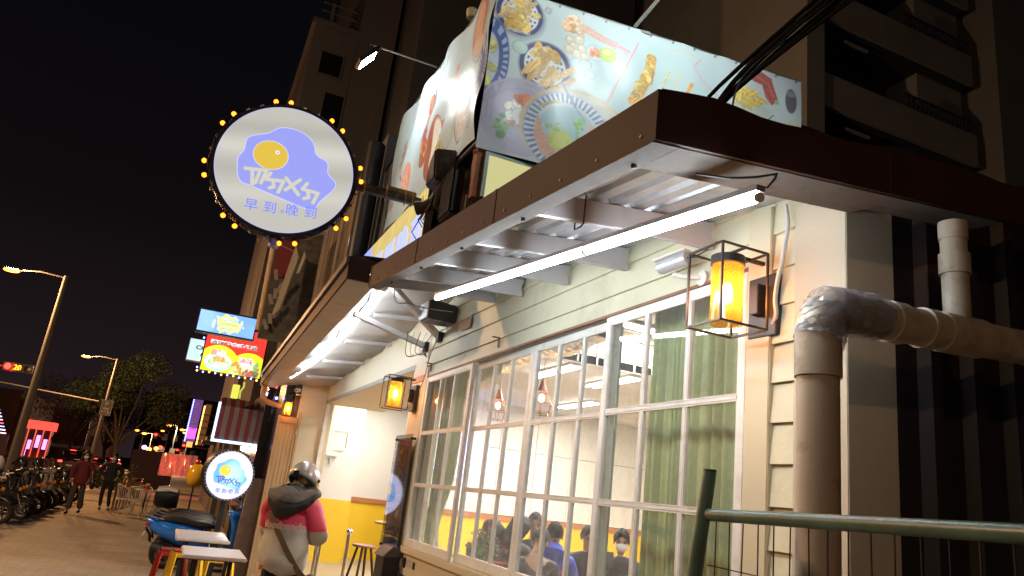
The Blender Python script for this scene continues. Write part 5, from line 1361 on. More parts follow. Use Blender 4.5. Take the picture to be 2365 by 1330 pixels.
# acrylic menu board
MN = thing('menu_board', 'clear acrylic menu board with a dark brown burger poster beside the doorway', 'menu board', (1.9,6.9,1.06))
c = Canvas(.50, .98, 260, (.20,.14,.11), .10, 41)
c.poly([(.10,.25),(.40,.25),(.40,.93),(.10,.93)],(.28,.12,.04)); c.food(.25,.80,.13,.10,[(.42,.18,.03),(.5,.25,.05),(.25,.08,.02)],40,.03,seed=2)
c.line([(.16,.93),(.34,.935)],.02,(.65,.08,.06)); c.ell(.25,.52,.13,.20,(.14,.06,.04),tex=.3); c.food(.25,.50,.08,.20,[(.45,.20,.06),(.30,.10,.05),(.16,.07,.05),(.5,.3,.12)],50,.03,seed=5)
for k in range(4): c.ring(.25,.60+.01*k,.10-.012*k,.07-.008*k,.006,(.40,.32,.62),alpha=.7)
for k in range(7): c.line([(.10+.05*k,.13+.015*(k%3)),(.10+.05*k,.22)],.005,(.6,.6,.62),alpha=.7)
for k in range(9): c.line([(.14,.70-.013*k),(.14+.1+.1*((k*7)%3)/3,.70-.013*k)],.004,(.55,.48,.4),alpha=.8)
c.make('poster', lambda U,V: (1.935+0*U, 7.17-U, 1.08+V), vcmat('poster_print', .25, spec=.5), MN)
MB().box(1.918,1.924,6.63,7.20,1.05,2.09).build('acrylic_sheet', glass('acrylic',(.92,.95,.96),.5,.03), MN)
for (y,z) in ((6.66,1.09),(7.17,1.09),(6.66,2.05),(7.17,2.05)): MB().lathe([(0,0),(.012,0),(.012,.05),(0,.05)],(1.908,y,z),10,(1,0,0)).build('stand_off', M_darkmetal, MN)
# letter box
LB = thing('letter_box', 'black metal letter box with sloping steel lid under the menu board', 'letter box', (1.84,6.75,.70))
MB().box(1.82,1.965,6.62,6.90,.70,1.02).build('box_body', M_black, LB, bevel=.006)
MB().add([(1.80,6.60,1.022),(1.97,6.60,1.022),(1.97,6.60,1.11),(1.88,6.60,1.11),(1.80,6.92,1.022),(1.97,6.92,1.022),(1.97,6.92,1.11),(1.88,6.92,1.11)],[(0,1,2,3),(7,6,5,4),(0,4,5,1),(1,5,6,2),(2,6,7,3),(3,7,4,0)]).build('lid', mat('dark_steel_lid',(.10,.11,.13),.25,metal=.8), LB, bevel=.004)
MB().box(1.812,1.819,6.68,6.84,.76,.84).build('lock_plate', mat('brass_plate',(.35,.18,.05),.4,metal=.8), LB)
# stickers on the sill board
for i,(y,w,m_,l) in enumerate(((6.52,.045,M_black,'round black sticker on the board under the left sash'),(6.43,.03,M_grey,'small grey sticker next to the round black one'),(6.37,.03,M_grey,'small grey figure sticker under the left sash'),(6.25,.06,M_darkmetal,'dark oblong sticker under the left sash'))):
    b = MB().lathe([(0,0),(w,0),(w,.002),(0,.002)],(1.978,y,1.0),18,(-1,0,0)) if i == 0 else MB().box(1.976,1.979,y-w/2,y+w/2,.975,1.03)
    b.top('sticker', m_, l, 'sticker', flat=True)
rgp = np.random.default_rng(21)
PP = [((.12,.09,.07),'dark'),((.45,.38,.28),'cream'),((.30,.16,.08),'tan')]
for k in range(7):
    y = 6.45-.2*k-.05*rgp.random(); z = .55+.25*rgp.random(); colr, nm = PP[k % 3]
    b = MB().obox((2.008,y,z),(.004,.10+.03*rgp.random(),.13+.04*rgp.random()),(rad(-8+16*rgp.random()),0,0))
    b.build('pasted_picture', mat('pasted_'+nm, colr, .7, var=.4, vscale=30), RB, label='small %s picture pasted on the lower panel' % nm)
# ================================================================ waste pipes at the corner
M_pvc = mat('grey_pvc', (.43,.365,.285), .42, var=.08, vscale=3, bump=.05, bscale=30, dirt=(.16,.13,.10), dscale=7)
DP = thing('drain_pipe', 'thick grey drain pipe with a plastic wrapped elbow in front of the pillar', 'pipe', (1.62,1.55,0))
pz = 2.10
MB().tube([(1.585,1.55,-.0),(1.585,1.55,2.05)],.057,28).build('riser', M_pvc, DP)
MB().lathe([(.0571,-.06),(.064,-.06),(.064,.06),(.0571,.06)],(1.585,1.55,2.09),28,closed=True).build('coupling', M_pvc, DP)
el = [(1.585,1.55,2.12),(1.587,1.55,2.17),(1.605,1.55,2.215),(1.64,1.55,2.235),(1.70,1.55,2.24)]
MB().tube(el,[.060,.062,.066,.064,.062],28).build('elbow', M_pvc, DP)
def crump(c_, r_, p0, p1, seed, n=34, m_=12):
    p0, p1 = Vector(p0), Vector(p1); ax_ = (p1-p0); L = ax_.length; ax_.normalize(); a = ax_.orthogonal().normalized(); b_ = ax_.cross(a); rg = np.random.default_rng(seed)
    N_ = rg.random((m_+1,n)); b = MB(); k = 0
    for i in range(m_+1):
        for j in range(n):
            t = 2*PI*j/n; rr = r_*(1+.09*N_[i,j]) ; b.v.append(tuple(p0+ax_*L*i/m_+(a*math.cos(t)+b_*math.sin(t))*rr))
    for i in range(m_):
        for j in range(n): b.f.append((i*n+j,i*n+(j+1)%n,(i+1)*n+(j+1)%n,(i+1)*n+j)); b.mi.append(0)
    return b
M_film = glass('plastic_film', (.80,.80,.80), 1.2, .12, haze=.35, hazecol=(.62,.64,.70), scratch=.6)
crump(0,.067,(1.585,1.549,2.13),(1.62,1.549,2.235),2).build('plastic_wrap', M_film, DP, flat=True)
crump(0,.066,(1.60,1.55,2.232),(1.82,1.551,2.252),5).build('plastic_wrap', M_film, DP, flat=True)
hp0, hp1 = Vector((1.70,1.55,2.24)), Vector((4.6,1.53,2.40))
MB().tube([hp0,hp1],.057,28).build('cross_pipe', M_pvc, DP)
hd2 = (hp1-hp0).normalized()
for d_, L_ in ((.16,.05),(.30,.05)): 
    MB().tube([hp0+hd2*d_, hp0+hd2*(d_+L_)],.064,28).build('coupling', M_pvc, DP)
tp = hp0+hd2*.47
MB().tube([tp-hd2*.09, tp+hd2*.09],.064,28).build('tee', M_pvc, DP)
MB().tube([tp, tp+Vector((0,0,.36))],.040,24).build('vent_riser', M_pvc, DP)
MB().lathe([(.0405,.0),(.047,.0),(.047,.07),(.0405,.07)],tp+Vector((0,0,.20)),24,closed=True).build('coupling', M_pvc, DP)
MB().lathe([(.0405,.0),(.044,.0),(.044,.06),(.0,.06)],tp+Vector((0,0,.32)),24).build('vent_cap', M_pvc, DP)
# dark corrugated yard wall behind
DW = thing('yard_wall', 'dark corrugated metal yard wall right of the corner pillar', 'wall', (6,2.8,0))
b = MB(); xs = []; x = 2.35
while x < 9.5: xs += [(x,0),(x+.10,0),(x+.12,-.03),(x+.15,-.03),(x+.17,0)]; x += .21
for z in (0,3.35):
    for (px,d_) in xs: b.v.append((px,2.75+d_,z))
n = len(xs)
for i in range(n-1): b.f.append((i,i+1,n+i+1,n+i)); b.mi.append(0)
b.build('corrugated_sheet', mat('dark_corrugated',(.012,.011,.015),.5,var=.25,vscale=2,dirt=(.03,.016,.012),dscale=3), DW, flat=True)
MB().box(2.60,2.66,2.70,2.73,2.70,2.95).build('hinge_plate', mat('blue_grey_plate',(.10,.13,.17),.4), DW)
# ================================================================ green pipe fence close to the camera
FN = thing('pipe_fence', 'green painted pipe fence with wire mesh at the lower right', 'fence', (1.33,1.3,0))
M_fen = mat('chipped_green_paint', (.07,.14,.105), .38, bump=.15, bscale=50, var=.3, vscale=10, dirt=(.13,.11,.085), dscale=16)
Pf, Pn = Vector((1.362,1.716,1.628)), Vector((1.245,.74,1.645))
dn = (Pn-Pf).normalized()
MB().tube([Pf, Pn+dn*.6],.0165,16).build('top_rail', M_fen, FN)
po = Vector((1.372,1.735,0))
MB().tube([(po.x-.15,po.y+.11,0),(po.x-.021,po.y+.015,1.5),(po.x,po.y,1.745)],[.021,.021,.019],14).build('post', M_fen, FN)
MB().lathe([(.0,.0),(.020,.0),(.018,.006),(0,.007)],(po.x,po.y,1.745),14).build('post_cap', M_darkmetal, FN)
MB().tube([Pf+Vector((0,0,-1.45)), Pn+dn*.6+Vector((0,0,-1.45))],.014,12).build('bottom_rail', M_fen, FN)
for k in range(24):
    q = Pf+dn*(.035+.062*k); w_ = .012*math.sin(k*2.3)
    MB().tube([q, q+Vector((w_,w_*.5,-.35)), q+Vector((w_*.3,0,-.8)), q+Vector((0,0,-1.45))],.0018,5).build('wire', M_darkmetal, FN)
for zz in (.13,.30,.47,.64): MB().tube([Pf+Vector((0,0,-zz)), Pf+dn*.5+Vector((0,0,-zz-.012)), Pn+dn*.6+Vector((0,0,-zz+.01))],.0016,5).build('wire', M_darkmetal, FN)
# ================================================================ folded wooden door leaf at the far end of the opening
FD = thing('folding_door', 'folded louvred wooden door leaf beyond the doorway', 'door', (1.45,11.9,0))
M_dw = mat('tan_door_wood', (.33,.21,.10), .55, bump=.15, bscale=30, var=.12, vscale=5, aniso=(6,6,.6))
fr = MB()
for (a,b_,c_,d_) in ((1.30,1.335,.06,2.46),(1.565,1.60,.06,2.46),(1.336,1.564,2.36,2.46),(1.336,1.564,.06,.20),(1.336,1.564,1.20,1.28)): fr.box(a,b_,11.91,11.95,c_,d_)
fr.build('frame', M_dw, FD, bevel=.004)
for k in range(4):
    for (z0,z1) in ((.201,1.199),(1.281,2.359)): MB().box(1.337+k*.057,1.337+k*.057+.055,11.922,11.94,z0,z1).build('plank', M_dw, FD, bevel=.003)
MB().box(1.605,1.64,11.90,11.96,.06,2.55).build('edge_stile', M_dw, FD, bevel=.003)
for z in (.5,1.4,2.2): MB().tube([(1.603,11.90,z),(1.603,11.90,z+.09)],.008,8).build('hinge', M_steel, FD)
cable('down_pipe',[(1.02,12.0,2.90),(1.02,12.0,2.74),(1.05,11.99,2.66),(1.18,11.97,2.62),(1.32,11.96,2.60)],.042,mat('copper_toned_pipe',(.33,.19,.09),.4),'tan rain pipe bending from the awning gutter to the wall')['category'] = 'pipe'
C2m = thing('security_camera','small white security camera near the far lantern','security camera',(1.52,11.9,2.86))
MB().lathe([(0,-.06),(.03,-.06),(.03,.05),(.026,.055),(0,.055)],(1.50,11.86,2.87),14,(-.5,-.8,-.2)).build('camera_body', M_inwhite, C2m)
MB().lathe([(0,0),(.015,0),(.015,.004),(0,.004)],Vector((1.50,11.86,2.87))+Vector((-.5,-.8,-.2)).normalized()*.056,12,(-.5,-.8,-.2)).build('lens', M_black, C2m)
MB().box(1.49,1.60,11.88,11.93,2.80,2.815).build('arm', M_inwhite, C2m)
# ================================================================ chrome posts at the doorway
def ball_post(label, x, y, h=.96):
    t = thing('barrier_post', label, 'post', (x,y,.0), 0, 'chrome ball topped posts at the doorway')
    MB().tube([(x,y,.02),(x,y,h-.06)],.020,16).build('post', M_chrome, t)
    MB().ell((x,y,h-.025),(.038,.038,.038),18,12).build('ball', M_chrome, t)
    MB().lathe([(0,0),(.12,0),(.12,.012),(.03,.025),(0,.025)],(x,y,0),24).build('base', M_steel, t)
ball_post('chrome ball topped post nearest the rider in the pink jacket',1.71,9.0,1.10)
ball_post('chrome ball topped post standing before the bar stools',2.00,8.9,1.09)
ball_post('chrome ball topped post just behind its twin near the rider',1.74,9.35,1.12)
# ================================================================ scooters
M_rimdk = mat('rim_grey',(.12,.12,.125),.4,metal=.6)
def scooter(label, x, y, rz, body, seatc=(.012,.012,.014), group='parked scooters', box=None, shield=False, helmet=None, lean=8, tail=True, scale=1.):
    t = thing('scooter', label, 'scooter', (x,y,0), rz, group); t.scale = (scale,)*3
    Mb = mat('scooter_paint_%d_%d_%d' % tuple(int(c*200) for c in body), body, .22, coat=.8, metal=.15)
    Ms = mat('scooter_seat', seatc, .5, bump=.2, bscale=120)
    R = Matrix.Rotation(rad(lean),4,'Y')
    def P(mb, n, m_, **k):
        mb.xf(R); return local(mb, n, m_, t, **k)
    for yy, nm in ((-.60,'rear'),(.64,'front')):
        w = MB().lathe([(.155,-.045),(.205,-.052),(.235,-.022),(.238,0),(.235,.022),(.205,.052),(.155,.045)],(0,yy,.238),28,(1,0,0),closed=True)
        W_ = P(w, 'wheel', M_blackrub)
        r_ = MB().lathe([(.130,-.03),(.158,-.04),(.158,.04),(.130,.03)],(0,yy,.238),28,(1,0,0),closed=True).lathe([(0,-.035),(.035,-.035),(.035,.035),(0,.035)],(0,yy,.238),16,(1,0,0))
        for k in range(5):
            a = 2*PI*k/5; r_.bar((0,yy+.03*math.cos(a),.238+.03*math.sin(a)),(0,yy+.135*math.cos(a),.238+.135*math.sin(a)),.025,.035,up=(1,0,0))
        r_.xf(R); o = bpy.data.objects.new('rim', r_.mesh('rim', M_rimdk)); COL.objects.link(o); o.parent = W_
    # rear body: a tapering shell under the seat
    P(MB().loft([((0,-.96,.70),.035,.04,0),((0,-.88,.655),.10,.10,0),((0,-.66,.595),.155,.155,0),((0,-.38,.535),.175,.185,0),((0,-.12,.48),.155,.18,0),((0,.0,.42),.11,.14,0)],18,2.4),'rear_panel',Mb)
    P(MB().loft([((0,-.80,.725),.08,.02,0),((0,-.62,.765),.135,.045,0),((0,-.42,.760),.145,.050,0),((0,-.25,.725),.140,.050,0),((0,-.05,.715),.115,.045,0),((0,.04,.69),.06,.03,0)],16,2.8),'seat',Ms)
    P(MB().tube([(.10,-.72,.75),(.12,-.90,.79),(.0,-.98,.80),(-.12,-.90,.79),(-.10,-.72,.75)],.013,8),'grab_rail',mat('grab_rail',(.3,.3,.32),.3,metal=.7))
    P(MB().loft([((0,-.02,.33),.15,.05,0),((0,.18,.29),.165,.035,0),((0,.38,.31),.16,.05,0)],12,4),'floor_board',M_black)
    P(MB().loft([((0,-.95,.58),.05,.03,0),((0,-.88,.50),.09,.05,.6),((0,-.86,.40),.075,.03,1.0)],10),'rear_fender',M_black)
    P(MB().obox((0,-.985,.47),(.17,.006,.11),(rad(-18),0,0)),'number_plate',mat('plate_white',(.5,.5,.48),.5))
    P(MB().loft([((0,-.955,.655),.08,.03,0),((0,-.90,.67),.11,.038,0)],12),'tail_light',mat('tail_red',(.30,.01,.01),.2,coat=.8) if tail else emis('tail_on',(1,.03,.02),6.))
    # engine, exhaust
    P(MB().loft([((-.05,-.62,.24),.05,.06,0),((-.06,-.40,.27),.09,.10,0),((-.03,-.16,.30),.10,.10,0),((0,.0,.32),.08,.05,0)],12),'engine',mat('engine_dark',(.05,.05,.052),.5,metal=.5))
    P(MB().tube([(.13,-.15,.24),(.15,-.35,.25),(.16,-.45,.28)],.02,8).tube([(.16,-.42,.28),(.175,-.82,.37)],[.048,.055],14),'exhaust',mat('exhaust_dark',(.07,.07,.075),.4,metal=.6))
    # front shield, leg guard and fender
    P(MB().loft([((0,.33,.40),.15,.10,.0),((0,.40,.60),.165,.05,.35),((0,.43,.76),.165,.05,.5),((0,.42,.90),.12,.05,.4),((0,.40,.96),.06,.03,.3)],16,3),'leg_shield',M_black)
    fp = MB()
    def shp(u, v):
        w = (.11+.09*math.sin(PI*min(1,v*1.15)**.8)); th = (u-.5)*2
        z = .34+.60*v; yc = .60-.05*math.cos(v*3)-.22*v+.05*math.sin(v*PI)
        return (w*th*1.0, yc-.24*th*th, z)
    fp.grid(shp,12,12); o = P(fp,'front_panel',Mb); md = o.modifiers.new('thick','SOLIDIFY'); md.thickness = .012
    P(MB().loft([((0,.42,.38),.045,.03,0),((0,.52,.485),.065,.03,.3),((0,.66,.505),.07,.025,-.1),((0,.80,.43),.06,.02,-.7)],12),'front_fender',Mb)
    for sx_ in (-1,1): P(MB().tube([(.075*sx_,.64,.238),(.075*sx_,.50,.56)],.018,8),'fork',M_steel)
    P(MB().ell((.085,.545,.66),(.055,.03,.045),12,8),'indicator',mat('indicator_amber',(.9,.35,.02),.25,coat=.6)); P(MB().ell((-.085,.545,.66),(.055,.03,.045),12,8),'indicator',mat('indicator_amber',(.9,.35,.02),.25,coat=.6))
    P(MB().loft([((0,.34,1.0),.10,.05,0),((0,.44,1.01),.13,.065,0),((0,.52,.98),.09,.05,0)],14),'handlebar_cowl',Mb)
    P(MB().ell((0,.51,.985),(.07,.03,.045),14,8),'headlight',mat('headlight_glass',(.55,.55,.58),.1,coat=1.))
    P(MB().tube([(-.33,.33,1.05),(-.18,.38,1.03),(0,.40,1.02),(.18,.38,1.03),(.33,.33,1.05)],[.018,.014,.012,.014,.018],8),'handlebar',M_black)
    for sx_ in (-1,1):
        P(MB().tube([(.20*sx_,.38,1.04),(.25*sx_,.37,1.14),(.30*sx_,.35,1.20)],.006,6),'mirror_stem',M_black)
        P(MB().ell((.32*sx_,.35,1.225),(.055,.015,.035),12,8),'mirror',M_black)
    if shield:
        P(MB().grid(lambda u,v: ((u-.5)*.40*(1-.3*v), .50-.12*v-.10*(2*u-1)**2, 1.02+.30*v),10,6),'windshield',glass('scooter_screen',(.75,.78,.8),1.,.03))
    if box:
        P(MB().loft([((0,-1.06,.98),.12,.10,0),((0,-1.02,.98),.20,.15,0),((0,-.80,.98),.21,.17,0),((0,-.66,.97),.17,.14,0)],16,4),'top_box',M_black)
        P(MB().loft([((0,-1.03,1.10),.17,.05,0),((0,-.85,1.14),.19,.045,0),((0,-.70,1.10),.15,.04,0)],16,3),'box_lid',box)
    if helmet:
        P(MB().lathe([(.0,.17),(.07,.16),(.12,.10),(.135,.02),(.13,-.05),(.11,-.06)],(0,.36,1.16),20),'helmet',helmet)
    return t
Mwhite = mat('white_gloss',(.55,.53,.50),.25,coat=.6)
def fx(deg): return rad(-90+deg)
scooter('bright blue scooter parked just behind the two white tables', .78,13.27,fx(-3),(.02,.20,.85))
scooter('black scooter with a white lidded top box behind the blue one', .88,15.3,fx(0),(.015,.015,.02),box=Mwhite)
scooter('dark scooter with orange tail lamp squeezed right behind the blue one', .80,13.95,fx(2),(.02,.02,.035))
scooter('black scooter with long pale edged seat, third in the row from the blue one', .84,14.6,fx(-2),(.02,.018,.018))
lefts = [('black scooter with a white open face helmet on its bars at the left picture edge',-3.55,18.6,(.02,.02,.022),Mwhite,False),
 ('black scooter nearest the camera in the kerbside row',-3.42,20.0,(.018,.018,.02),None,False),
 ('dark green scooter, second in the kerbside row',-3.46,20.9,(.03,.04,.03),mat('black_helmet',(.015,.015,.018),.15,coat=.8),False),
 ('dark grey scooter with a tall screen in the middle of the kerbside row',-3.42,21.9,(.06,.06,.06),None,True),
 ('black scooter carrying a black helmet behind the grey one',-3.46,22.9,(.02,.02,.02),mat('black_helmet',(.015,.015,.018),.15,coat=.8),False),
 ('cream fronted scooter in the kerbside row',-3.40,24.0,(.38,.34,.28),None,False),
 ('white scooter with pale silver trim beyond the cream one',-3.44,25.1,(.45,.45,.44),None,True),
 ('black scooter standing past the white one',-3.42,26.6,(.02,.02,.02),None,False),
 ('dark scooter at the far end of the kerbside row',-3.3,28.2,(.02,.02,.024),None,False)]
for i,(l,x,y,cl,hm_,sh) in enumerate(lefts):
    scooter(l, x, y, fx(-14+5*math.sin(i*2.1)), cl, group='scooters parked along the kerb', helmet=hm_, shield=sh)
scooter('pale gold scooter standing alone by the low hedge', -1.25,33,rad(160),(.30,.25,.14),shield=True)
# ================================================================ outdoor tables and stools
M_ttop = mat('white_table_laminate',(.60,.57,.54),.32,coat=.2)
def out_table(label, x0, x1, y0, y1, h=.75, skew=0.):
    t = thing('outdoor_table', label, 'table', ((x0+x1)/2,(y0+y1)/2,0), 0, 'white outdoor tables')
    MB().box(x0,x1,y0,y1,h-.035,h).build('table_top', M_ttop, t, bevel=.010)
    MB().box(x0+.03,x1-.03,y0+.03,y1-.03,h-.045,h-.036).build('apron', M_darkmetal, t)
    for xx,yy in ((x0+.14,y0+.2),(x1-.14,y0+.2),(x0+.14,y1-.2),(x1-.14,y1-.2)): MB().box(xx-.018,xx+.018,yy-.018,yy+.018,0,h-.046).build('leg', M_darkmetal, t)
    return t
out_table('white topped table nearest the camera beside the rider', .27,.88,8.25,9.15)
out_table('white topped table standing behind the nearer one', .21,.83,10.0,11.3)
M_yst = mat('yellow_enamel',(.72,.42,.02),.3,coat=.4); M_rst = mat('red_enamel',(.42,.03,.015),.3,coat=.4)
def tolix(label, x, y, h, m1, m2, rz=0):
    t = thing('metal_stool', label, 'stool', (x,y,0), rz)
    local(MB().box(-.15,.15,-.15,.15,h-.02,h), 'seat', m1, t, bevel=.012)
    local(MB().box(-.155,.155,-.155,-.148,h-.07,h-.02).box(-.155,.155,.148,.155,h-.07,h-.02).box(-.155,-.148,-.147,.147,h-.07,h-.02).box(.148,.155,-.147,.147,h-.07,h-.02),'apron',m2,t)
    for sx_ in (-1,1):
        for sy in (-1,1): local(MB().bar((.14*sx_,.14*sy,h-.03),(.20*sx_,.20*sy,0),.045,.022,up=(sx_,sy,0)),'leg',m2,t)
    for a,b_ in (((-.175,-.175),(.175,-.175)),((-.175,.175),(.175,.175))): local(MB().bar((a[0],a[1],h*.4),(b_[0],b_[1],h*.4),.02),'stretcher',m2,t)
    return t
tolix('yellow framed metal stool with red seat between the two white tables', .36,9.62,.66,M_rst,M_yst,.1)
tolix('all red metal stool behind the yellow framed one', .22,10.05,.62,M_rst,M_rst,.05)
tolix('red metal stool tucked under the nearest white table', .48,8.0,.48,M_rst,M_rst,0)
tolix('yellow metal stool seen through the legs of the rear white table', .70,9.75,.62,M_yst,M_yst,.2)
tolix('red metal stool under the right end of the nearest table', .78,8.25,.48,M_rst,M_rst,.1)
# white bistro chairs and round table
M_wch = mat('white_wicker',(.58,.53,.47),.5)
def bistro(label, x, y, rz):
    t = thing('bistro_chair', label, 'chair', (x,y,0), rz, 'white bistro chairs')
    local(MB().lathe([(0,.43),(.20,.43),(.215,.445),(.20,.46),(0,.46)],(0,0,0),16),'seat',M_wch,t)
    b = MB(); ring = [(.24*math.cos(a),-.24*math.sin(a)*.95-.02,.70+.13*math.sin(a)) for a in np.linspace(0,PI,13)]
    b.tube(ring,.015,6); local(b,'backrest_rim',M_wch,t)
    for k in range(1,12):
        a = PI*k/12; local(MB().tube([(.20*math.cos(a),-.19*math.sin(a),.45),(.24*math.cos(a),-.24*math.sin(a)*.95-.02,.70+.13*math.sin(a))],.008,5),'spindle',M_wch,t)
    for sx_ in (-1,1):
        for sy in (-1,1): local(MB().tube([(.15*sx_,.14*sy,.44),(.20*sx_,.20*sy,0)],.012,6),'leg',M_wch,t)
    return t
bistro('leftmost white bistro chair, beside the barrier posts', -1.02,24.0,rad(-60)); bistro('white bistro chair drawn up to the near side of the round table', -.72,23.6,rad(-10)); bistro('white bistro chair on the scooter side of the round table', -.22,23.9,rad(60)); bistro('white bistro chair behind the round table', -.62,24.9,rad(175))
t = thing('round_table','small round white table with a cup on it','table',(-.52,24.3,0)); MB().lathe([(0,0),(.30,0),(.31,.012),(.30,.025),(0,.025)],(-.52,24.3,.72),24).build('table_top',M_wch,t); MB().tube([(-.52,24.3,0),(-.52,24.3,.72)],.025,8).build('column',M_darkmetal,t)
MB().lathe([(0,0),(.05,0),(.06,.12),(0,.12)],(-.52,24.25,.746),14).top('red_cup',M_redp,'red cup with a cream lid on the round white table','cup'); MB().lathe([(0,0),(.062,0),(.055,.05),(0,.055)],(-.52,24.25,.867),14).top('cup_lid',M_wch,'cream lid lying on the red cup','lid')
for k in range(6):
    x, y = -1.38+.055*k*1.1, 25.9+.62*k
    t = thing('barrier_post', ('barrier post nearest the walkers','second','third','fourth','fifth','barrier post farthest from the walkers')[k]+('' if k in (0,5) else ' barrier post counted from the walkers'), 'post', (x,y,0), 0, 'steel barrier posts by the bistro chairs')
    MB().tube([(x,y,.02),(x,y,.95)],.032,12).build('post', mat('bronze_post',(.35,.25,.15),.25,metal=.9), t); MB().lathe([(0,0),(.17,0),(.16,.02),(0,.03)],(x,y,0),20).build('base', M_steel, t)
# ================================================================ street lamps
M_sod = emis('sodium_lamp',(1.0,.32,.045),4.5)
def lamp_head(t, x, y, h):
    MB().tube([(x,y,0),(x,y,h*.5),(x+.0,y,h)],[.16,.12,.075],14).build('pole', M_steel2, t)
    MB().tube([(x,y,h-.05),(x-.8,y,h+.0),(x-1.5,y,h-.10)],.035,8).build('arm', M_steel2, t)
    MB().loft([((x-1.62,y-.22,h-.10),.16,.035,0),((x-1.65,y,h-.10),.30,.07,0),((x-1.62,y+.22,h-.10),.16,.035,0)],14).build('lamp_housing', M_steel2, t)
    MB().ell((x-1.66,y,h-.16),(.26,.16,.07),14,8).build('lamp_lens', M_sod, t)
    MB().lathe([(0,0),(.2,0),(.2,.02),(.12,.25),(0,.25)],(x,y,0),14).build('base', M_steel2, t)
M_steel2 = mat('lamp_post_grey',(.15,.14,.13),.7,spec=.1)
SODIUM = (1.0,.62,.34)
for i,(x,y,h,l,pw) in enumerate(((-4.9,30,7.5,'tall street lamp behind the kerbside scooters',1900),(-4.35,50,7.1,'street lamp carrying the parking sign',1900),(-5.6,10.0,7.5,'street lamp standing level with the scooters, outside the picture',1900),(-5.6,-8.0,7.5,'street lamp behind the camera',520))):
    t = thing('street_lamp', l, 'street lamp', (x,y,0), 0, 'sodium street lamps along the kerb'); lamp_head(t, x, y, h)
    point('lamp_light', (x-1.66,y,h-.34), SODIUM if i > 1 else (1.0,.50,.20), pw, .18, t)
# parking sign
PS = thing('parking_sign','black and white P parking sign on the second street lamp','sign',(-4.27,49.8,3.75))
MB().box(-4.58,-3.96,49.80,49.84,3.72,4.62).build('sign_plate', mat('sign_black',(.02,.02,.025),.4), PS, bevel=.01)
M_sw = mat('sign_white',(.7,.7,.7),.5)
MB().box(-4.56,-3.98,49.79,49.799,4.58,4.60).box(-4.56,-3.98,49.79,49.799,3.74,3.76).box(-4.56,-4.54,49.79,49.799,3.76,4.58).box(-4.0,-3.98,49.79,49.799,3.76,4.58).build('sign_border', M_sw, PS)
text('letter','P',(-4.27,49.78,4.38),(1,0,0),(0,0,1),.34,M_sw,PS,.01,.004); text('characters','停車',(-4.27,49.78,4.10),(1,0,0),(0,0,1),.18,M_sw,PS,.004,.004); text('characters','收費區',(-4.27,49.78,3.90),(1,0,0),(0,0,1),.15,M_sw,PS,.004,.004)
# traffic lights
M_tred = emis('signal_red',(1,.03,.02),5.0); M_tcnt = emis('signal_count',(1,.35,.02),2.5)
def signal(label, x, y, z, s=1., count=False, pole=None):
    t = thing('traffic_light', label, 'traffic light', (x,y,z))
    MB().box(x-.55*s,x+.55*s,y,y+.2,z-.18*s,z+.18*s).build('housing', M_black, t, bevel=.03)
    for k in range(3):
        c_ = (x+(-.36+.36*k)*s, y-.005, z)
        MB().lathe([(0,.0),(.13*s,0),(.13*s,.02),(0,.04)],c_,16,(0,-1,0)).build('lens', M_tred if k == 0 else (mat('lens_off',(.03,.04,.03),.3)), t)
        MB().lathe([(.135*s,0),(.145*s,0),(.145*s,.12),(.135*s,.12)],c_,16,(0,-1,0),closed=True).build('visor', M_black, t)
    if count: text('countdown','20',(x+.0*s,y-.05,z),(1,0,0),(0,0,1),.30*s,M_tcnt,t,.01,.004)
    if pole:
        MB().tube([(pole,y+.1,0),(pole,y+.1,z+.1)],.09,10).tube([(pole,y+.1,z-.1),(x,y+.1,z+.0)],.05,8).build('mast', M_steel2, t)
    point('signal_glow', (x-.36*s,y-.5,z), (1,.04,.02), 60, .15, t)
    return t
signal('red traffic light with a countdown at the left picture edge', -8.48,46,5.38,1.25,True,pole=-14)
signal('red traffic light above the far junction', -2.2,98,4.4,1.1); signal('red traffic light low on the right of the far junction', 1.0,96,3.55,1.,pole=3.5); signal('red traffic light nearest the pink plastic sheet', .35,97,2.95,.8)
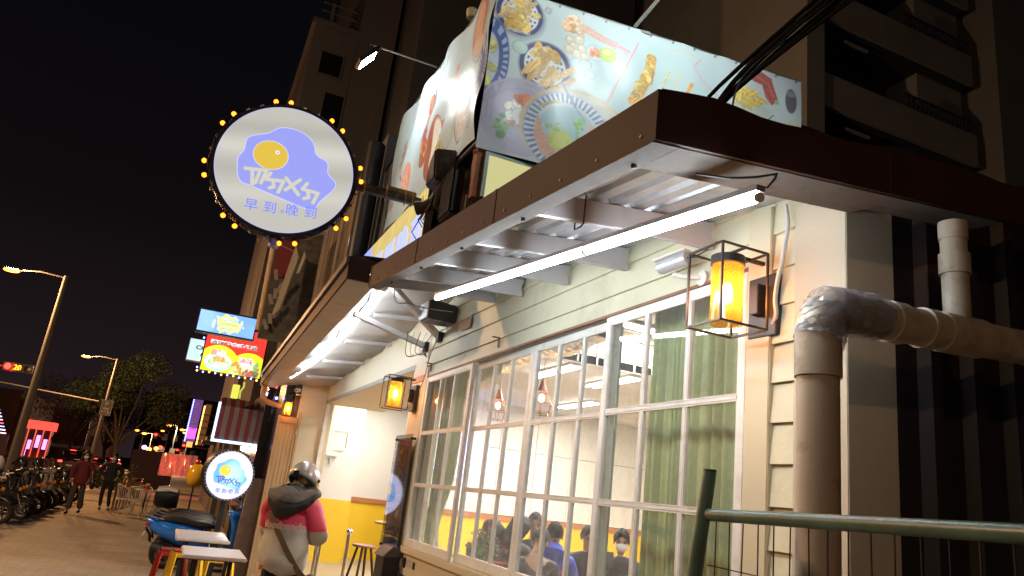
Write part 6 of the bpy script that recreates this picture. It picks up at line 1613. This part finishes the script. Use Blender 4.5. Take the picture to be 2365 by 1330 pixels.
# cars
def car(label, x, y, col, rz=0., tail=True, suv=False):
    t = thing('car', label, 'car', (x,y,-.14), rz)
    Mp = mat('car_paint_%d' % int(col[0]*300+col[2]*90), col, .3, coat=.8, metal=.2); h = .25 if suv else 0
    def P(mb, n, m_, **k): return local(mb, n, m_, t, **k)
    P(MB().loft([((0,-2.15,.62),.78,.22,0),((0,-2.0,.66),.88,.30,0),((0,-.9,.68),.90,.33,0),((0,.9,.66),.90,.32,0),((0,1.9,.60),.86,.24,0),((0,2.2,.52),.70,.15,0)],20,4.5),'body',Mp)
    P(MB().loft([((0,-1.95,.98+h*.3),.62,.05,0),((0,-1.5,1.14+h),.70,.24+h*.4,0),((0,-.4,1.18+h),.72,.27+h*.5,0),((0,.5,1.12+h*.6),.68,.20+h*.3,0),((0,1.15,.92),.60,.04,0)],18,3.5),'cabin',M_glassdk)
    P(MB().loft([((0,-1.5,1.37+h*1.4),.58,.03,0),((0,-.4,1.43+h*1.6),.62,.03,0),((0,.4,1.33+h),.56,.03,0)],14,3),'roof',Mp)
    for yy in (-1.35,1.35):
        for sx_ in (-1,1): P(MB().lathe([(0,-.1),(.2,-.1),(.31,-.09),(.32,0),(.31,.09),(.2,.1),(0,.1)],(.80*sx_,yy,.32),20,(1,0,0)),'wheel',M_blackrub)
    for sx_ in (-1,1): P(MB().obox((.68*sx_,-2.12,.80),(.30,.10,.14)),'tail_light',emis('car_tail',(1,.035,.02),5.) if tail else M_redp,bevel=.02)
    P(MB().obox((0,-1.86,1.30+h*1.6),(.42,.04,.04)),'brake_light',emis('car_tail',(1,.035,.02),5.)); P(MB().obox((0,-2.20,.55),(.40,.02,.12)),'number_plate',M_sw)
    return t
car('dark red lit rear of a car braking on the road behind the woman', -7.3,70,(.03,.01,.012),suv=True)
car('dark car with brake lights showing left of the black canvas stall', -4.4-1.0,66,(.02,.02,.025))
for i,(x,y,l) in enumerate(((-3.6,100,'grey car waiting under the tree'),(-6.2,96,'black car queuing at the far junction'),(-9.2,104,'white car at the far junction'))): car(l,x,y,((.1,.1,.11),(.02,.02,.02),(.5,.5,.5))[i])
# far lamps at the junction
for i,(x,y,z) in enumerate(((-1.42,100,5.7),(.12,100,5.4),(-3.9,100,4.4),(-5.6,118,5.2),(-2.6,130,6.0),(.6,135,6.3))):
    t = thing('street_lamp', ('far orange street lamp left of the blue lit sign','far orange street lamp nearest the blue lit sign','far orange lamp under the big tree','faint orange lamp beyond the junction at left','faint orange lamp straight down the road','faint orange lamp beyond the blue lit sign')[i], 'street lamp', (x,y,0), 0, 'far street lamps')
    MB().tube([(x+.9,y,0),(x+.9,y,z+.1),(x,y,z+.12)],.06,8).build('pole', M_steel2, t); MB().ell((x,y,z),(.28,.2,.12),10,6).build('lamp_lens', M_sod, t)
    if i < 3: point('lamp_light',(x,y-.3,z-.3),SODIUM,900,.2,t)
rgf = np.random.default_rng(8)
for k in range(34):
    x = -4.6+3.9*rgf.random(); y = 104+30*rgf.random(); z = .6+3.2*rgf.random()**1.5; cc = [(1,.03,.02),(1,.035,.02),(1,.30,.05),(1,.04,.02),(.6,.2,1)][k%5]
    MB().ell((x,y,z),(.32,.10,.27),8,6).top('distant_light', emis('distant_%d' % (k%5), cc, 5.), 'tiny distant traffic or shop light glowing down the road', 'light', group='distant lights down the road')
# ================================================================ trees
M_bark = mat('bark',(.05,.035,.025),.9,bump=.6,bscale=20)
M_fol = mat('tree_leaf',(.035,.055,.02),.6,var=.5,vscale=1.6)
def tree(label, x, y, h, R, n, seed, gapy=.5):
    rg = np.random.default_rng(seed); t = thing('tree', label, 'tree', (x,y,-.02), 0, 'street trees')
    top_ = Vector((x,y,h)); tr = MB().tube([(x,y,-.02),(x+.1,y,h*.2),(x-.05,y,h*.4)],[.22,.17,.13],10); tr.build('trunk', M_bark, t)
    cl = []
    for k in range(9):
        a = 2*PI*k/9+rg.random(); rr = R[0]*(.35+.55*rg.random()); zz = h+R[2]*(-.6+1.3*rg.random())
        p = Vector((x+rr*math.cos(a), y+rr*math.sin(a), zz)); cl.append(p)
        MB().tube([(x-.05,y,h*.38),((x+p.x)/2+.1,(y+p.y)/2,(h*.4+zz)/2-.1),tuple(p)],[.09,.05,.015],7).build('limb', M_bark, t)
    cl.append(top_+Vector((0,0,R[2]*.5)))
    b = MB()
    per = n//len(cl)
    for c_ in cl:
        s = leaves(per, tuple(c_), (R[0]*.42,R[1]*.42,R[2]*.40), .05, .12, rg)
        k = len(b.v); b.v += s.v; b.f += [tuple(i+k for i in f) for f in s.f]; b.mi += s.mi
    tag(b.build('crown', M_fol, t, flat=True), kind='stuff')
    return t
tree('broad dark street tree beyond the parking sign', -3.9,60,5.9,(3.6,3.2,2.8),15000,1)
tree('dark tree left of the parking sign against the night sky', -9.4,84,6.2,(4.5,3.5,3.0),9000,2)
tree('smaller tree by the far junction', -5.9,78,4.8,(2.6,2.4,2.2),6000,3)
tag(leaves(3500,(-2.4,36.5,.55),(1.1,.5,.40),.03,.07,np.random.default_rng(5)).top('hedge', M_fol, 'low dark hedge in front of the black canvas stall', 'hedge', flat=True), kind='stuff')
# ================================================================ buildings and lit things across the road
def bldg(name, label, cat, x0, x1, y0, y1, h, m_, wins=(), winm=None, face=-1, z0=-.02):
    t = thing(name, label, cat, ((x0+x1)/2,y0,z0)); MB().box(x0,x1,y0,y1,z0,h).build('wall', m_, t); MB().box(x0-.15,x1+.15,y0-.15,y1+.15,h,h+.25).build('parapet', m_, t)
    for (a,b_,c_,d_) in wins:
        f = MB().box(a-.06,b_+.06,y0-.10,y0-.002,c_-.06,c_).box(a-.06,b_+.06,y0-.10,y0-.002,d_,d_+.06).box(a-.06,a,y0-.10,y0-.002,c_,d_).box(b_,b_+.06,y0-.10,y0-.002,c_,d_).build('window', m_, t)
        MB().box(a,b_,y0-.05,y0-.003,c_,d_).build('pane', winm or M_glassdk, f)
    return t
bldg('low_building','long dark market hall across the road','building',-34,-14.5,84,110,6.2,mat('dark_shed',(.05,.035,.03),.8),[(-31+2.6*k,-29.6+2.6*k,1.2,3.2) for k in range(6)])
bldg('low_building','dark low block beyond the black signboard','building',-14.2,-8.2,112,130,7.0,mat('dark_shed',(.05,.035,.03),.8),[(-13.5+1.5*k,-12.6+1.5*k,2.2,3.6) for k in range(3)])
bldg('low_building','dark apartment block at the end of the road','building',-9,14,190,205,16,mat('dark_shed',(.05,.035,.03),.8),[(-8+2.2*k,-6.9+2.2*k,3+3.*j,4.5+3.*j) for k in range(10) for j in range(4)])
t = thing('signboard','wide blank dark signboard on posts across the road','signboard',(-10.4,90,0)); MB().box(-12.3,-8.8,90,90.2,2.0,5.45).build('panel',mat('dark_panel',(.075,.05,.045),.6,var=.15,vscale=.6),t); MB().box(-12.35,-8.75,89.95,90.25,5.45,5.6).build('frame',M_steel2,t)
for x in (-12.0,-9.1): MB().tube([(x,90.3,-.02),(x,90.3,5.4)],.09,8).build('post',M_steel2,t)
MB().box(-12.3,-8.8,90.0,90.18,.5,1.7).build('hedge_panel',M_fol,t)
KS = thing('kiosk','small kiosk with a red lit roof edge and neon windows across the road','kiosk',(-11.5,80,-.02))
MB().box(-12.75,-10.5,79.9,81.5,3.0,3.75).build('roof_sign',emis('red_light_box',(1,.06,.04),1.3),KS); MB().box(-12.5,-10.7,80.3,81.5,.8,3.0).build('wall',mat('kiosk_dark',(.03,.01,.02),.5),KS)
for i,x in enumerate((-12.55,-11.95,-11.35,-10.75)): MB().box(x,x+.09,80.0,80.1,-.02,3.0).build('post',emis('red_pillar',(1,.12,.08),.7),KS)
for i,(x,w_,z0_,z1_) in enumerate(((-12.35,.28,.6,2.0),(-11.75,.30,1.4,2.5),(-11.15,.30,1.3,2.2))): MB().box(x,x+w_,80.12,80.2,z0_,z1_).build('neon_window',emis('violet_neon',(.75,.25,.85),1.6),KS)
MB().box(-12.3,-10.8,80.1,80.25,.25,1.2).build('counter',mat('kiosk_red',(.35,.02,.02),.5),KS); MB().box(-13.2,-8.6,79.2,79.6,-.02,.55).build('planter',mat('planter_tan',(.32,.18,.12),.8),KS)
RBn = thing('vertical_sign','tall mast with a glowing red vertical sign across the road','sign',(-13.1,81,-.02)); MB().box(-13.45,-12.95,80.9,81.1,3.9,6.1).build('sign_face',emis('red_sign_lit',(1,.05,.035),1.5),RBn); MB().tube([(-13.6,81.2,-.02),(-13.5,81.2,6.4)],.22,10).build('mast',M_steel2,RBn); MB().box(-13.5,-12.9,80.9,81.1,3.3,3.75).build('sign_face',emis('red_sign_lit',(1,.05,.035),1.5),RBn)
LD = thing('led_stairs_sign','triangle of red, white and blue light bars at the left picture edge','light display',(-11.5,60,-.02))
for k in range(13):
    z = 2.1+.21*k; w_ = 1.6-.105*k; cc = [(1,.5,.6),(.9,.8,1),(.35,.4,1),(1,.1,.12)][k%4]
    MB().box(-12.2,-12.2+w_,60,60.05,z,z+.06).build('light_bar', emis('bar_%d'%(k%4),cc,2.2), LD)
MB().box(-12.5,-10.4,60.06,60.2,-.02,2.05).build('base', mat('kiosk_dark',(.03,.01,.02),.5), LD); MB().box(-12.5,-12.25,60.06,60.2,2.05,5.0).build('mast', M_darkmetal, LD)
MB().tube([(-12,52,5.0),(-4.95,52,4.6)],.04,8).top('overhead_bar', M_steel2, 'long pale bar crossing behind the tall street lamp', 'bar')
MB().box(-2.1,.05,45,46.4,-.0,2.02).top('canvas_stall', mat('black_canvas',(.02,.014,.022),.85,bump=.6,bscale=6), 'black canvas covered stall on the pavement past the hedge', 'stall', bevel=.04)
b = MB().grid(lambda u,v: (-.58+1.6*u, 40+.05*math.sin(u*14+v*5)+.04*math.sin(u*33), .9+1.05*v+.05*u),40,16).top('plastic_sheet', glass('clear_plastic_sheet',(.8,.7,.7),1.,.2,haze=.6,hazecol=(.7,.5,.5)), 'creased clear plastic sheet glowing red over a stall', 'plastic sheet')
point('stall_glow',(0.0,40.8,1.5),(1,.10,.08),60,.2,b)
tag(b, None)
YB = thing('yellow_balloon','plump yellow inflatable beside the small standing sign','inflatable',(.38,15.4,1.05)); MB().ell((.43,15.4,1.40),(.17,.17,.22),20,14).build('body',mat('yellow_vinyl',(.85,.45,.02),.25,coat=.5),YB); MB().ell((.42,15.36,1.64),(.05,.05,.05),10,8).build('crest',M_rst,YB); MB().tube([(.43,15.4,.02),(.43,15.4,1.2)],.015,6).build('stand',M_darkmetal,YB)
# ================================================================ neighbour shops down the facade
NB = thing('neighbour_building','weathered timber clad upper storey of the neighbouring shop','building',(2.2,12.2,3.6))
M_plk = [mat('weathered_plank_%d'%i,c_,.85,bump=.5,bscale=12,var=.35,vscale=5,aniso=(3,3,.5),dirt=(.05,.045,.035),dscale=3) for i,c_ in enumerate(((.14,.105,.08),(.10,.08,.065),(.18,.14,.11)))]
rgn = np.random.default_rng(12)
for k in range(34):
    y0 = 11.3+k*.33; MB().obox((2.02+.03*rgn.random(),y0+.16,5.3),(.03,.31,3.7-.3*rgn.random()),(0,0,rad(-3+6*rgn.random()))).build('plank', M_plk[k%3], NB)
MB().box(2.07,7,11.2,22.6,3.55,7.2).build('wall', M_dkconc, NB)
MB().box(1.62,7,16.2,22.6,-.0,3.4).box(1.36,1.49,12.14,16.19,0,3.4).build('lower_wall', mat('black_tile',(.012,.012,.014),.12,spec=.6), NB)
MB().tube([(1.86,10.95,4.2),(1.86,10.95,6.8)],.15,14).top('dark_duct', M_darkmetal, 'sooty dark duct standing behind the end of the side banner', 'duct')
BSg = thing('small_sign','small brown sign box with a white fried egg and characters','sign',(1.9,11.6,5.1)); MB().box(1.90,2.0,11.25,12.35,5.05,6.0).build('sign_box',mat('brown_sign',(.16,.11,.035),.5),BSg)
b = MB(); n = 26
b.add([(1.895,11.95+.20*math.cos(2*PI*k/n)*(1+.15*math.sin(6*PI*k/n)),5.45+.30*math.sin(2*PI*k/n)) for k in range(n)],[tuple(range(n))]); b.build('egg_print',emis('pale_egg',(.55,.75,.8),.8),BSg,flat=True); text('characters','好吃',(1.893,11.52,5.62),(0,-1,0),(0,0,1),.24,emis('pale_text',(.5,.5,.42),.7),BSg,.008,.003)
# hanging things above the pavement
MB().tube([(.84,14,5.75),(.855,14,4.9),(.87,14,4.05)],[.06,.055,.05],12).top('timber_pole', mat('peeling_timber',(.45,.32,.18),.8,var=.3,vscale=14,aniso=(4,4,.6),bump=.4), 'peeling pale timber pole standing under the round sign', 'pole')
HS = thing('hanging_sign','dim red and grey vertical sign cluttered with card cutouts','sign',(1.2,14.4,4.1)); MB().box(.92,1.75,14.4,14.6,4.0,6.3).build('sign_box',mat('grimy_panel',(.07,.065,.055),.7,var=.5,vscale=7),HS); MB().box(.94,1.22,14.37,14.399,5.2,6.2).build('red_panel',mat('dim_red',(.16,.02,.02),.6),HS)
for k in range(9): MB().obox((1.0+.06*(k%4),14.35-.01*k,4.25+.12*k),(.07,.01,.20),(0,rad(-30+17*k%60),0)).build('card_cutout', mat('card_grey',(.25,.23,.2),.8), HS)
for i,(p,l) in enumerate((([(1.17,13.4,5.62),(1.02,13.5,4.25),(1.13,13.5,4.42),(1.26,13.4,5.4)],'long pale pointed pennant board hanging under the round sign'),([(1.33,13.3,5.5),(1.27,13.35,5.08),(1.32,13.35,5.1),(1.37,13.3,5.4)],'short pale pennant board right of the long one'))):
    MB().prism([(0,0),(1,0),(1,1)],(0,0,0),(0,0,0),(0,0,0),(0,0,0)) if False else None
    P_ = [Vector(q) for q in p]; MB().add(P_+[q+Vector((.03,.03,0)) for q in P_],[(0,1,2,3),(7,6,5,4),(0,4,5,1),(1,5,6,2),(2,6,7,3),(3,7,4,0)]).top('pennant', mat('pale_board',(.42,.37,.27),.7), l, 'pennant')
MB().tube([(.55,14.0,5.72),(.68,14,5.78)],.02,8).tube([(.68,14,5.78),(1.2,14,5.66)],.009,6).top('small_spot_lamp', M_steel, 'thin lamp on a bent rod under the round sign', 'lamp')
# lit signs hanging out over the pavement
BSn = thing('hanging_light_box','long blue light box with a yellow splash and faded characters','sign',(.36,15,4.0)); c = Canvas(1.02,.40,130,(.16,.34,.95),.10,51)
c.ell(.52,.20,.24,.17,(.60,.62,.22),wob=.35); c.line([(.44,.28),(.68,.28)],.05,(.30,.52,.62),.7,tex=.5); c.line([(.44,.20),(.70,.20)],.012,(.1,.2,.3)); c.line([(.42,.11),(.62,.10)],.04,(.30,.5,.6),.7,tex=.5); c.ell(.1,.2,.2,.3,(.35,.55,1.),alpha=.4,soft=.1)
c.make('sign_face', lambda U,V:(-.145+U,15+0*U,4.03+V+.0*U), vcmat('lightbox_print',.3,1.1), BSn); MB().box(-.17,.90,15.005,15.2,4.0,4.46).build('sign_box',M_darkmetal,BSn); MB().box(-.16,.89,14.985,15.0,4.0,4.027).build('frame',M_darkmetal,BSn)
text('characters','早餐',(.36,14.985,4.30),(1,0,0),(0,0,1),.12,mat('faded_teal',(.1,.3,.35),.5),BSn,.003,.002) if False else None
RSn = thing('hanging_light_box','red and yellow lit noodle shop sign under the blue light box','sign',(.65,16,3.4)); W_, H_ = 1.15,.93; c = Canvas(W_,H_,170,(.85,.03,.02),.03,52)
c.ell(.30,.10,.42,.44,(.62,.66,.02)); c.ell(.90,.04,.42,.44,(.62,.66,.02)); c.ell(.30,.20,.26,.18,(.35,.55,.70)); c.ell(.30,.22,.23,.145,(.75,.78,.70)); c.food(.30,.22,.19,.10,[(.25,.50,.10),(.60,.65,.35),(.7,.7,.5)],60,.035,seed=61); c.food(.33,.27,.10,.05,[(.55,.2,.06),(.6,.3,.12)],24,.03,seed=62)
c.food(.72,.14,.15,.12,[(.65,.45,.10),(.7,.55,.2),(.5,.25,.06)],50,.045,seed=63); c.food(.88,.22,.12,.10,[(.75,.75,.55),(.65,.7,.4)],40,.04,seed=64); c.food(.95,.07,.14,.06,[(.15,.1,.08),(.3,.2,.15),(.5,.1,.05)],30,.04,seed=65); c.food(1.05,.22,.06,.08,[(.45,.15,.06),(.2,.4,.1)],16,.03,seed=66); c.food(.62,.03,.12,.04,[(.3,.5,.15),(.6,.6,.2)],16,.03,seed=67)
c.make('sign_face', lambda U,V:(.075+U,16+0*U,3.42+V), vcmat('noodle_print',.3,1.15), RSn); MB().box(.05,1.25,16.006,16.2,3.40,4.40).build('sign_box',M_darkmetal,RSn)
M_tw = emis('sign_text_white',(.95,.92,.88),1.0); M_tb = emis('sign_text_teal',(.03,.16,.16),1.0); M_tp = emis('sign_text_pink',(.75,.12,.22),1.0)
def otext(txt, x, z, w_, h_, mi_, mo_, o_=.012):
    text('characters',txt,(x,15.992,z),(1,0,0),(0,0,1),.13,mo_,RSn,o_,.001,fit=(w_+.02,h_+.02)); text('characters',txt,(x,15.988,z),(1,0,0),(0,0,1),.13,mi_,RSn,.002,.001,fit=(w_,h_))
otext('歐客來',.62,4.22,.62,.16,M_tb,M_tw); otext('滷味複合式餐飲',.62,4.00,.92,.10,M_tb,M_tw); otext('意麵',.34,3.80,.28,.13,M_tp,M_tw); otext('滷味',.90,3.72,.28,.13,M_tp,M_tw)
CSn = thing('hanging_light_box','pale lit square sign half hidden behind the red one','sign',(.1,17,3.75)); MB().box(-.24,.5,17,17.15,3.68,4.16).build('sign_box',M_steel,CSn); MB().box(-.225,.48,16.99,16.999,3.695,4.145).build('sign_face',emis('pale_lit_face',(.45,.68,.72),1.0),CSn); text('letters','CHA',(.07,16.98,3.98),(1,0,0),(0,0,1),.10,mat('sign_black',(.02,.02,.025),.4),CSn,.004,.001,fit=(.32,.09)); text('letters','H',(.07,16.98,3.84),(1,0,0),(0,0,1),.10,mat('sign_black',(.02,.02,.025),.4),CSn,.003,.001,fit=(.08,.08))
for k in range(16):
    if k < 11: x, z = .03+.115*k, 3.385-.01*math.sin(k*2)
    else: x, z = .02, 3.45+.15*(k-11)
    MB().ell((x,15.98,z),(.016,.016,.018),8,6).top('fairy_light', emis('fairy_blue',(.10,.12,1.),14.) if k%2 else emis('fairy_orange',(1,.3,.06),10.), ('tiny blue' if k%2 else 'tiny orange')+' fairy light on the edge of the noodle shop sign','fairy light',('blue' if k%2 else 'orange')+' fairy lights round the noodle shop sign')
for i,(x,y,z) in enumerate(((1.25,12.6,2.95),(1.30,12.7,2.78),(1.16,13.0,2.85))): MB().ell((x,y,z),(.02,.02,.022),8,6).top('fairy_light', emis('fairy_blue',(.10,.12,1.),14.) if i else emis('fairy_red',(1,.04,.02),14.), ('red fairy light by the end of the doorway awning','blue fairy light by the rain pipe','blue fairy light left of the rain pipe')[i],'fairy light')
MB().bar((.9,15.9,4.5),(2.0,15.9,4.42),.05).top('sign_arm', M_darkmetal, 'black steel arm holding the noodle shop sign', 'bracket'); MB().bar((.95,15.2,4.5),(2.0,15.2,4.48),.04).top('sign_arm', M_darkmetal, 'black steel arm holding the blue light box', 'bracket')
# striped awning with its lit frame
SA = thing('striped_awning','red and grey striped awning sheet edged by a white light bar','awning',(1.1,17,2.1))
cols = [mat('stripe_red',(.12,.010,.016),.7),mat('stripe_grey',(.13,.11,.11),.7)]
for k in range(9):
    x0 = .66+.095*k; MB().add([(x0,17,2.17),(x0+.094,17,2.17),(x0+.094,17,2.86),(x0,17,2.86),(x0,17.5,3.06),(x0+.094,17.5,3.08),(x0,17.02,2.17),(x0+.094,17.02,2.17)],[(0,1,2,3),(3,2,5,4)]).build('stripe', cols[k%2], SA, flat=True)
M_bar = emis('cool_bar',(.55,.70,1.0),1.6); MB().box(.60,.65,16.95,17.0,2.10,2.92).build('light_bar',M_bar,SA); MB().box(.651,1.50,16.95,17.0,2.10,2.155).build('light_bar',M_bar,SA)
MB().box(.78,.92,16.45,16.6,3.0,3.28).top('yellow_box', emis('yellow_lit_box',(.62,.60,.08),.9), 'small lit yellow box hanging above the striped awning', 'lamp box', bevel=.01)
MB().tube([(.98,16.4,3.35),(.99,16.4,3.25),(.94,16.4,3.15),(.95,16.4,3.0)],.02,8).top('yellow_hose', emis('yellow_lit_hose',(.55,.52,.08),.7), 'yellow glowing hose beside the small yellow box', 'hose')
for i,(x,z,l) in enumerate(((1.23,2.03,'white globe lamp left of the two under the striped awning'),(1.40,2.10,'white globe lamp nearest the black tiled wall'))):
    o = MB().ell((x,15.8,z),(.035,.035,.04),12,8).top('globe_lamp', emis('globe_white',(1,.92,.75),30.), l, 'lamp')
    l_ = bpy.data.lights.new('globe_light','POINT'); l_.energy = 12; l_.color = (1,.88,.7); l_.shadow_soft_size = .05; q = bpy.data.objects.new('globe_light', l_); COL.objects.link(q); q.parent = o; q.location = (0,-.12,.03)
PP2 = thing('potted_palm','spiky green pot plant glittering under the globe lamps','plant',(1.42,14.6,.0)); MB().lathe([(0,0),(.16,0),(.2,.4),(0,.4)],(1.42,14.6,0),16).build('pot',M_darkmetal,PP2); MB().tube([(1.42,14.6,.4),(1.42,14.6,1.5)],.02,6).build('stem',M_bark,PP2)
for k in range(34):
    a = 2.4*k; el_ = rad(15+55*((k*7)%10)/10); z0_ = 1.05+.75*((k*3)%11)/11; d = Vector((math.cos(a)*math.cos(el_),math.sin(a)*math.cos(el_),math.sin(el_))); s_ = d.cross(Vector((0,0,1))).normalized()*.018; o_ = Vector((1.42,14.6,z0_)); m_ = o_+d*.17; e_ = o_+d*.33-Vector((0,0,.10))
    MB().add([o_,m_-s_,m_+s_,e_],[(0,1,2),(1,3,2)]).build('leaf', M_leaf, PP2, flat=True)
MB().tube([(1.35,13.6,0),(1.35,13.6,3.4)],.12,16).top('black_column', mat('black_tile',(.012,.012,.014),.12,spec=.6), 'glossy black column beside the folded wooden door', 'column')
MB().obox((1.22,12.3,.75),(.28,.05,1.5),(0,rad(2),rad(6))).top('leaning_board', mat('leaning_wood',(.20,.13,.09),.7,var=.2,vscale=8), 'brown board leaning by the folded wooden door', 'board')
# vertical lit signs further down
VS = thing('vertical_sign','tall narrow sign edged with blue light dots down the street','sign',(.6,45,0)); MB().box(.33,.78,45,45.2,2.75,5.05).build('sign_face',emis('violet_face',(.10,.04,.16),1.),VS); MB().box(.34,.77,44.98,44.999,2.9,3.5).build('lit_panel',emis('magenta_face',(.7,.1,.8),1.2),VS)
for k in range(28): MB().ell((.29+.003*k*0,44.9,2.75+.083*k),(.035,.03,.03),6,4).build('light_dot',emis('dot_blue',(.12,.14,1.),9.),VS)
for k,ch in enumerate('美食廣場'): text('character',ch,(.56,44.97,4.75-.42*k),(1,0,0),(0,0,1),.34,mat('dim_lilac',(.35,.3,.45),.6),VS,.004,.002)
MB().box(.42,.72,44.9,45.0,2.45,2.74).build('orange_panel',emis('orange_panel',(1,.35,.08),1.2),VS)
VY = thing('vertical_sign','tall yellow light box beside the blue dotted sign','sign',(.95,44,0)); MB().box(.86,.93,44,44.1,2.6,4.7).build('light_bar',emis('orange_bar',(1,.5,.12),2.2),VY); MB().box(.94,1.25,44,44.1,2.6,4.8).build('sign_face',mat('olive_face',(.3,.25,.12),.6),VY)
for k in range(5): MB().box(.86,1.5,43.9,43.93,2.8+.35*k,2.83+.35*k).build('railing',M_darkmetal,VY)
MB().box(1.62,6,22.8,44,0,5.0).top('shop_row', mat('shop_row',(.06,.05,.045),.8,var=.3,vscale=2), 'dim row of shops continuing down the street', 'building')
for k in range(3): MB().box(.9,1.6,24+5*k,26.4+5*k,2.5,2.62).top('shop_canopy', M_darkmetal, ('first','second','third')[k]+' dark canopy along the dim row of shops past the striped awning', 'canopy')
# ================================================================ tall buildings
M_twr = mat('brown_tower_render',(.125,.115,.115),.85,bump=.15,bscale=3,var=.10,vscale=.35,dirt=(.11,.09,.085),dscale=.25)
TW = bldg('apartment_tower','brown rendered apartment tower with two dark windows beyond the neighbour','building',1.46,3.2,28,40,19.35,M_twr,[(1.92,2.78,17.25,18.25),(2.36,3.12,14.6,16.5),(1.9,2.7,11.4,13.2),(1.9,2.7,8.2,10.)],z0=0)
MB().box(3.2,4.72,27.7,40,0,31).build('stair_slab', M_twr, TW); MB().box(4.2,4.72,27.66,27.699,0,31).build('slab_band', mat('pinker_render',(.135,.115,.11),.85,var=.1), TW)
MB().bar((2.05,28.5,19.6),(2.05,28.5,20.9),.12).build('roof_post', M_steel2, TW)
for k in range(3): MB().tube([(1.6,28.3,19.9+.4*k),(3.1,28.3,19.9+.4*k)],.03,6).build('roof_rail', M_steel2, TW)
MB().box(4.9,14,24,40,0,26).top('office_block', M_dkconc, 'near black office block behind the broad banner', 'building')
AP = thing('apartment_block','dark apartment block with railed balconies at upper right','building',(18.5,15,0))
M_ap = mat('apartment_render',(.30,.30,.29),.9,var=.12,vscale=.4,bump=.15,bscale=4); M_apd = mat('apartment_recess',(.035,.04,.07),.8)
MB().box(14.7,15.4,14.8,27,0,30).build('pier', M_ap, AP); MB().box(15.4,22.4,16.6,27,0,30).build('recess_wall', M_apd, AP); MB().box(20.2,22.4,15.4,16.6,0,30).build('side_wall', M_ap, AP)
for f in range(6):
    z = 7.9+3.1*f
    MB().box(15.4,22.35,14.9,15.02,z,z+1.15).build('parapet', M_ap, AP); MB().box(15.4,22.3,15.02,16.6,z-.02,z+.12).build('balcony_slab', M_apd, AP)
    MB().box(19.0,22.3,14.92,14.98,z+1.62,z+1.68).build('hand_rail', M_apd, AP)
    for k in range(16): MB().lathe([(.03,0),(.055,.12),(.03,.25),(.045,.42)],(19.1+.2*k,14.95,z+1.17),8).build('baluster', M_apd, AP)
    MB().box(16.5,17.5,15.0,15.1,z-.45,z-.38).build('ceiling_lamp', M_ap, AP)
    f_ = MB().box(18.6,19.5,16.5,16.58,z+1.1,z+2.3).build('window', M_ap, AP); MB().box(18.66,19.44,16.47,16.499,z+1.16,z+2.24).build('pane', M_glassdk, f_)
    MB().box(19.6,20.15,16.1,16.58,z+.6,z+1.2).build('air_conditioner', mat('aircon_grey',(.3,.3,.3),.6), AP)
AQ = thing('apartment_block','second dark block with an arched opening at the far right edge','building',(26,14.2,0)); MB().box(22.9,32,14.4,27,0,30).build('wall', mat('apartment_render2',(.24,.23,.22),.9,var=.12,vscale=.4), AQ)
for z in (8,13,18,23): MB().prism([(0,0),(2.2,0),(2.2,2.6),(1.8,3.1),(1.1,3.35),(.4,3.1),(0,2.6)],(25.2,14.38,z),(1,0,0),(0,0,1),(0,-.03,0)).build('arched_opening', M_apd, AQ)
# overhead cables from the roof up over the camera
rgc = np.random.default_rng(5)
for k in range(9):
    a = Vector((3.15+.02*k,4.55+.03*k,4.12)); b_ = Vector((3.2+.05*rgc.random(),4.3,4.62+.05*rgc.random())); c_ = Vector((3.2+.10*rgc.random(),2.9+.15*k*rgc.random(),4.86+.10*rgc.random())); d_ = Vector((3.6,-3.0,5.2+.12*k))
    cable('power_cable',[a,b_,c_,Vector((3.3,1.0,4.9+.06*k)),d_],.011+.006*rgc.random(),mat('weathered_cable',(.006,.006,.006),.9,spec=.1),('overhead power cable running from the restaurant roof over the street'))['group'] = 'bundle of overhead power cables'
cable('stray_cable',[(2.1,2.6,3.25),(2.3,2.85,3.70),(2.6,3.1,4.2),(3.2,3.3,4.85)],.006,M_black,'single thin cable curving across the fries on the banner')
MB().tube([(3.75,-3.2,-.0),(3.75,-3.2,7.5)],.16,14).top('utility_pole', M_conc, 'concrete utility pole behind the camera carrying the power cables', 'pole')
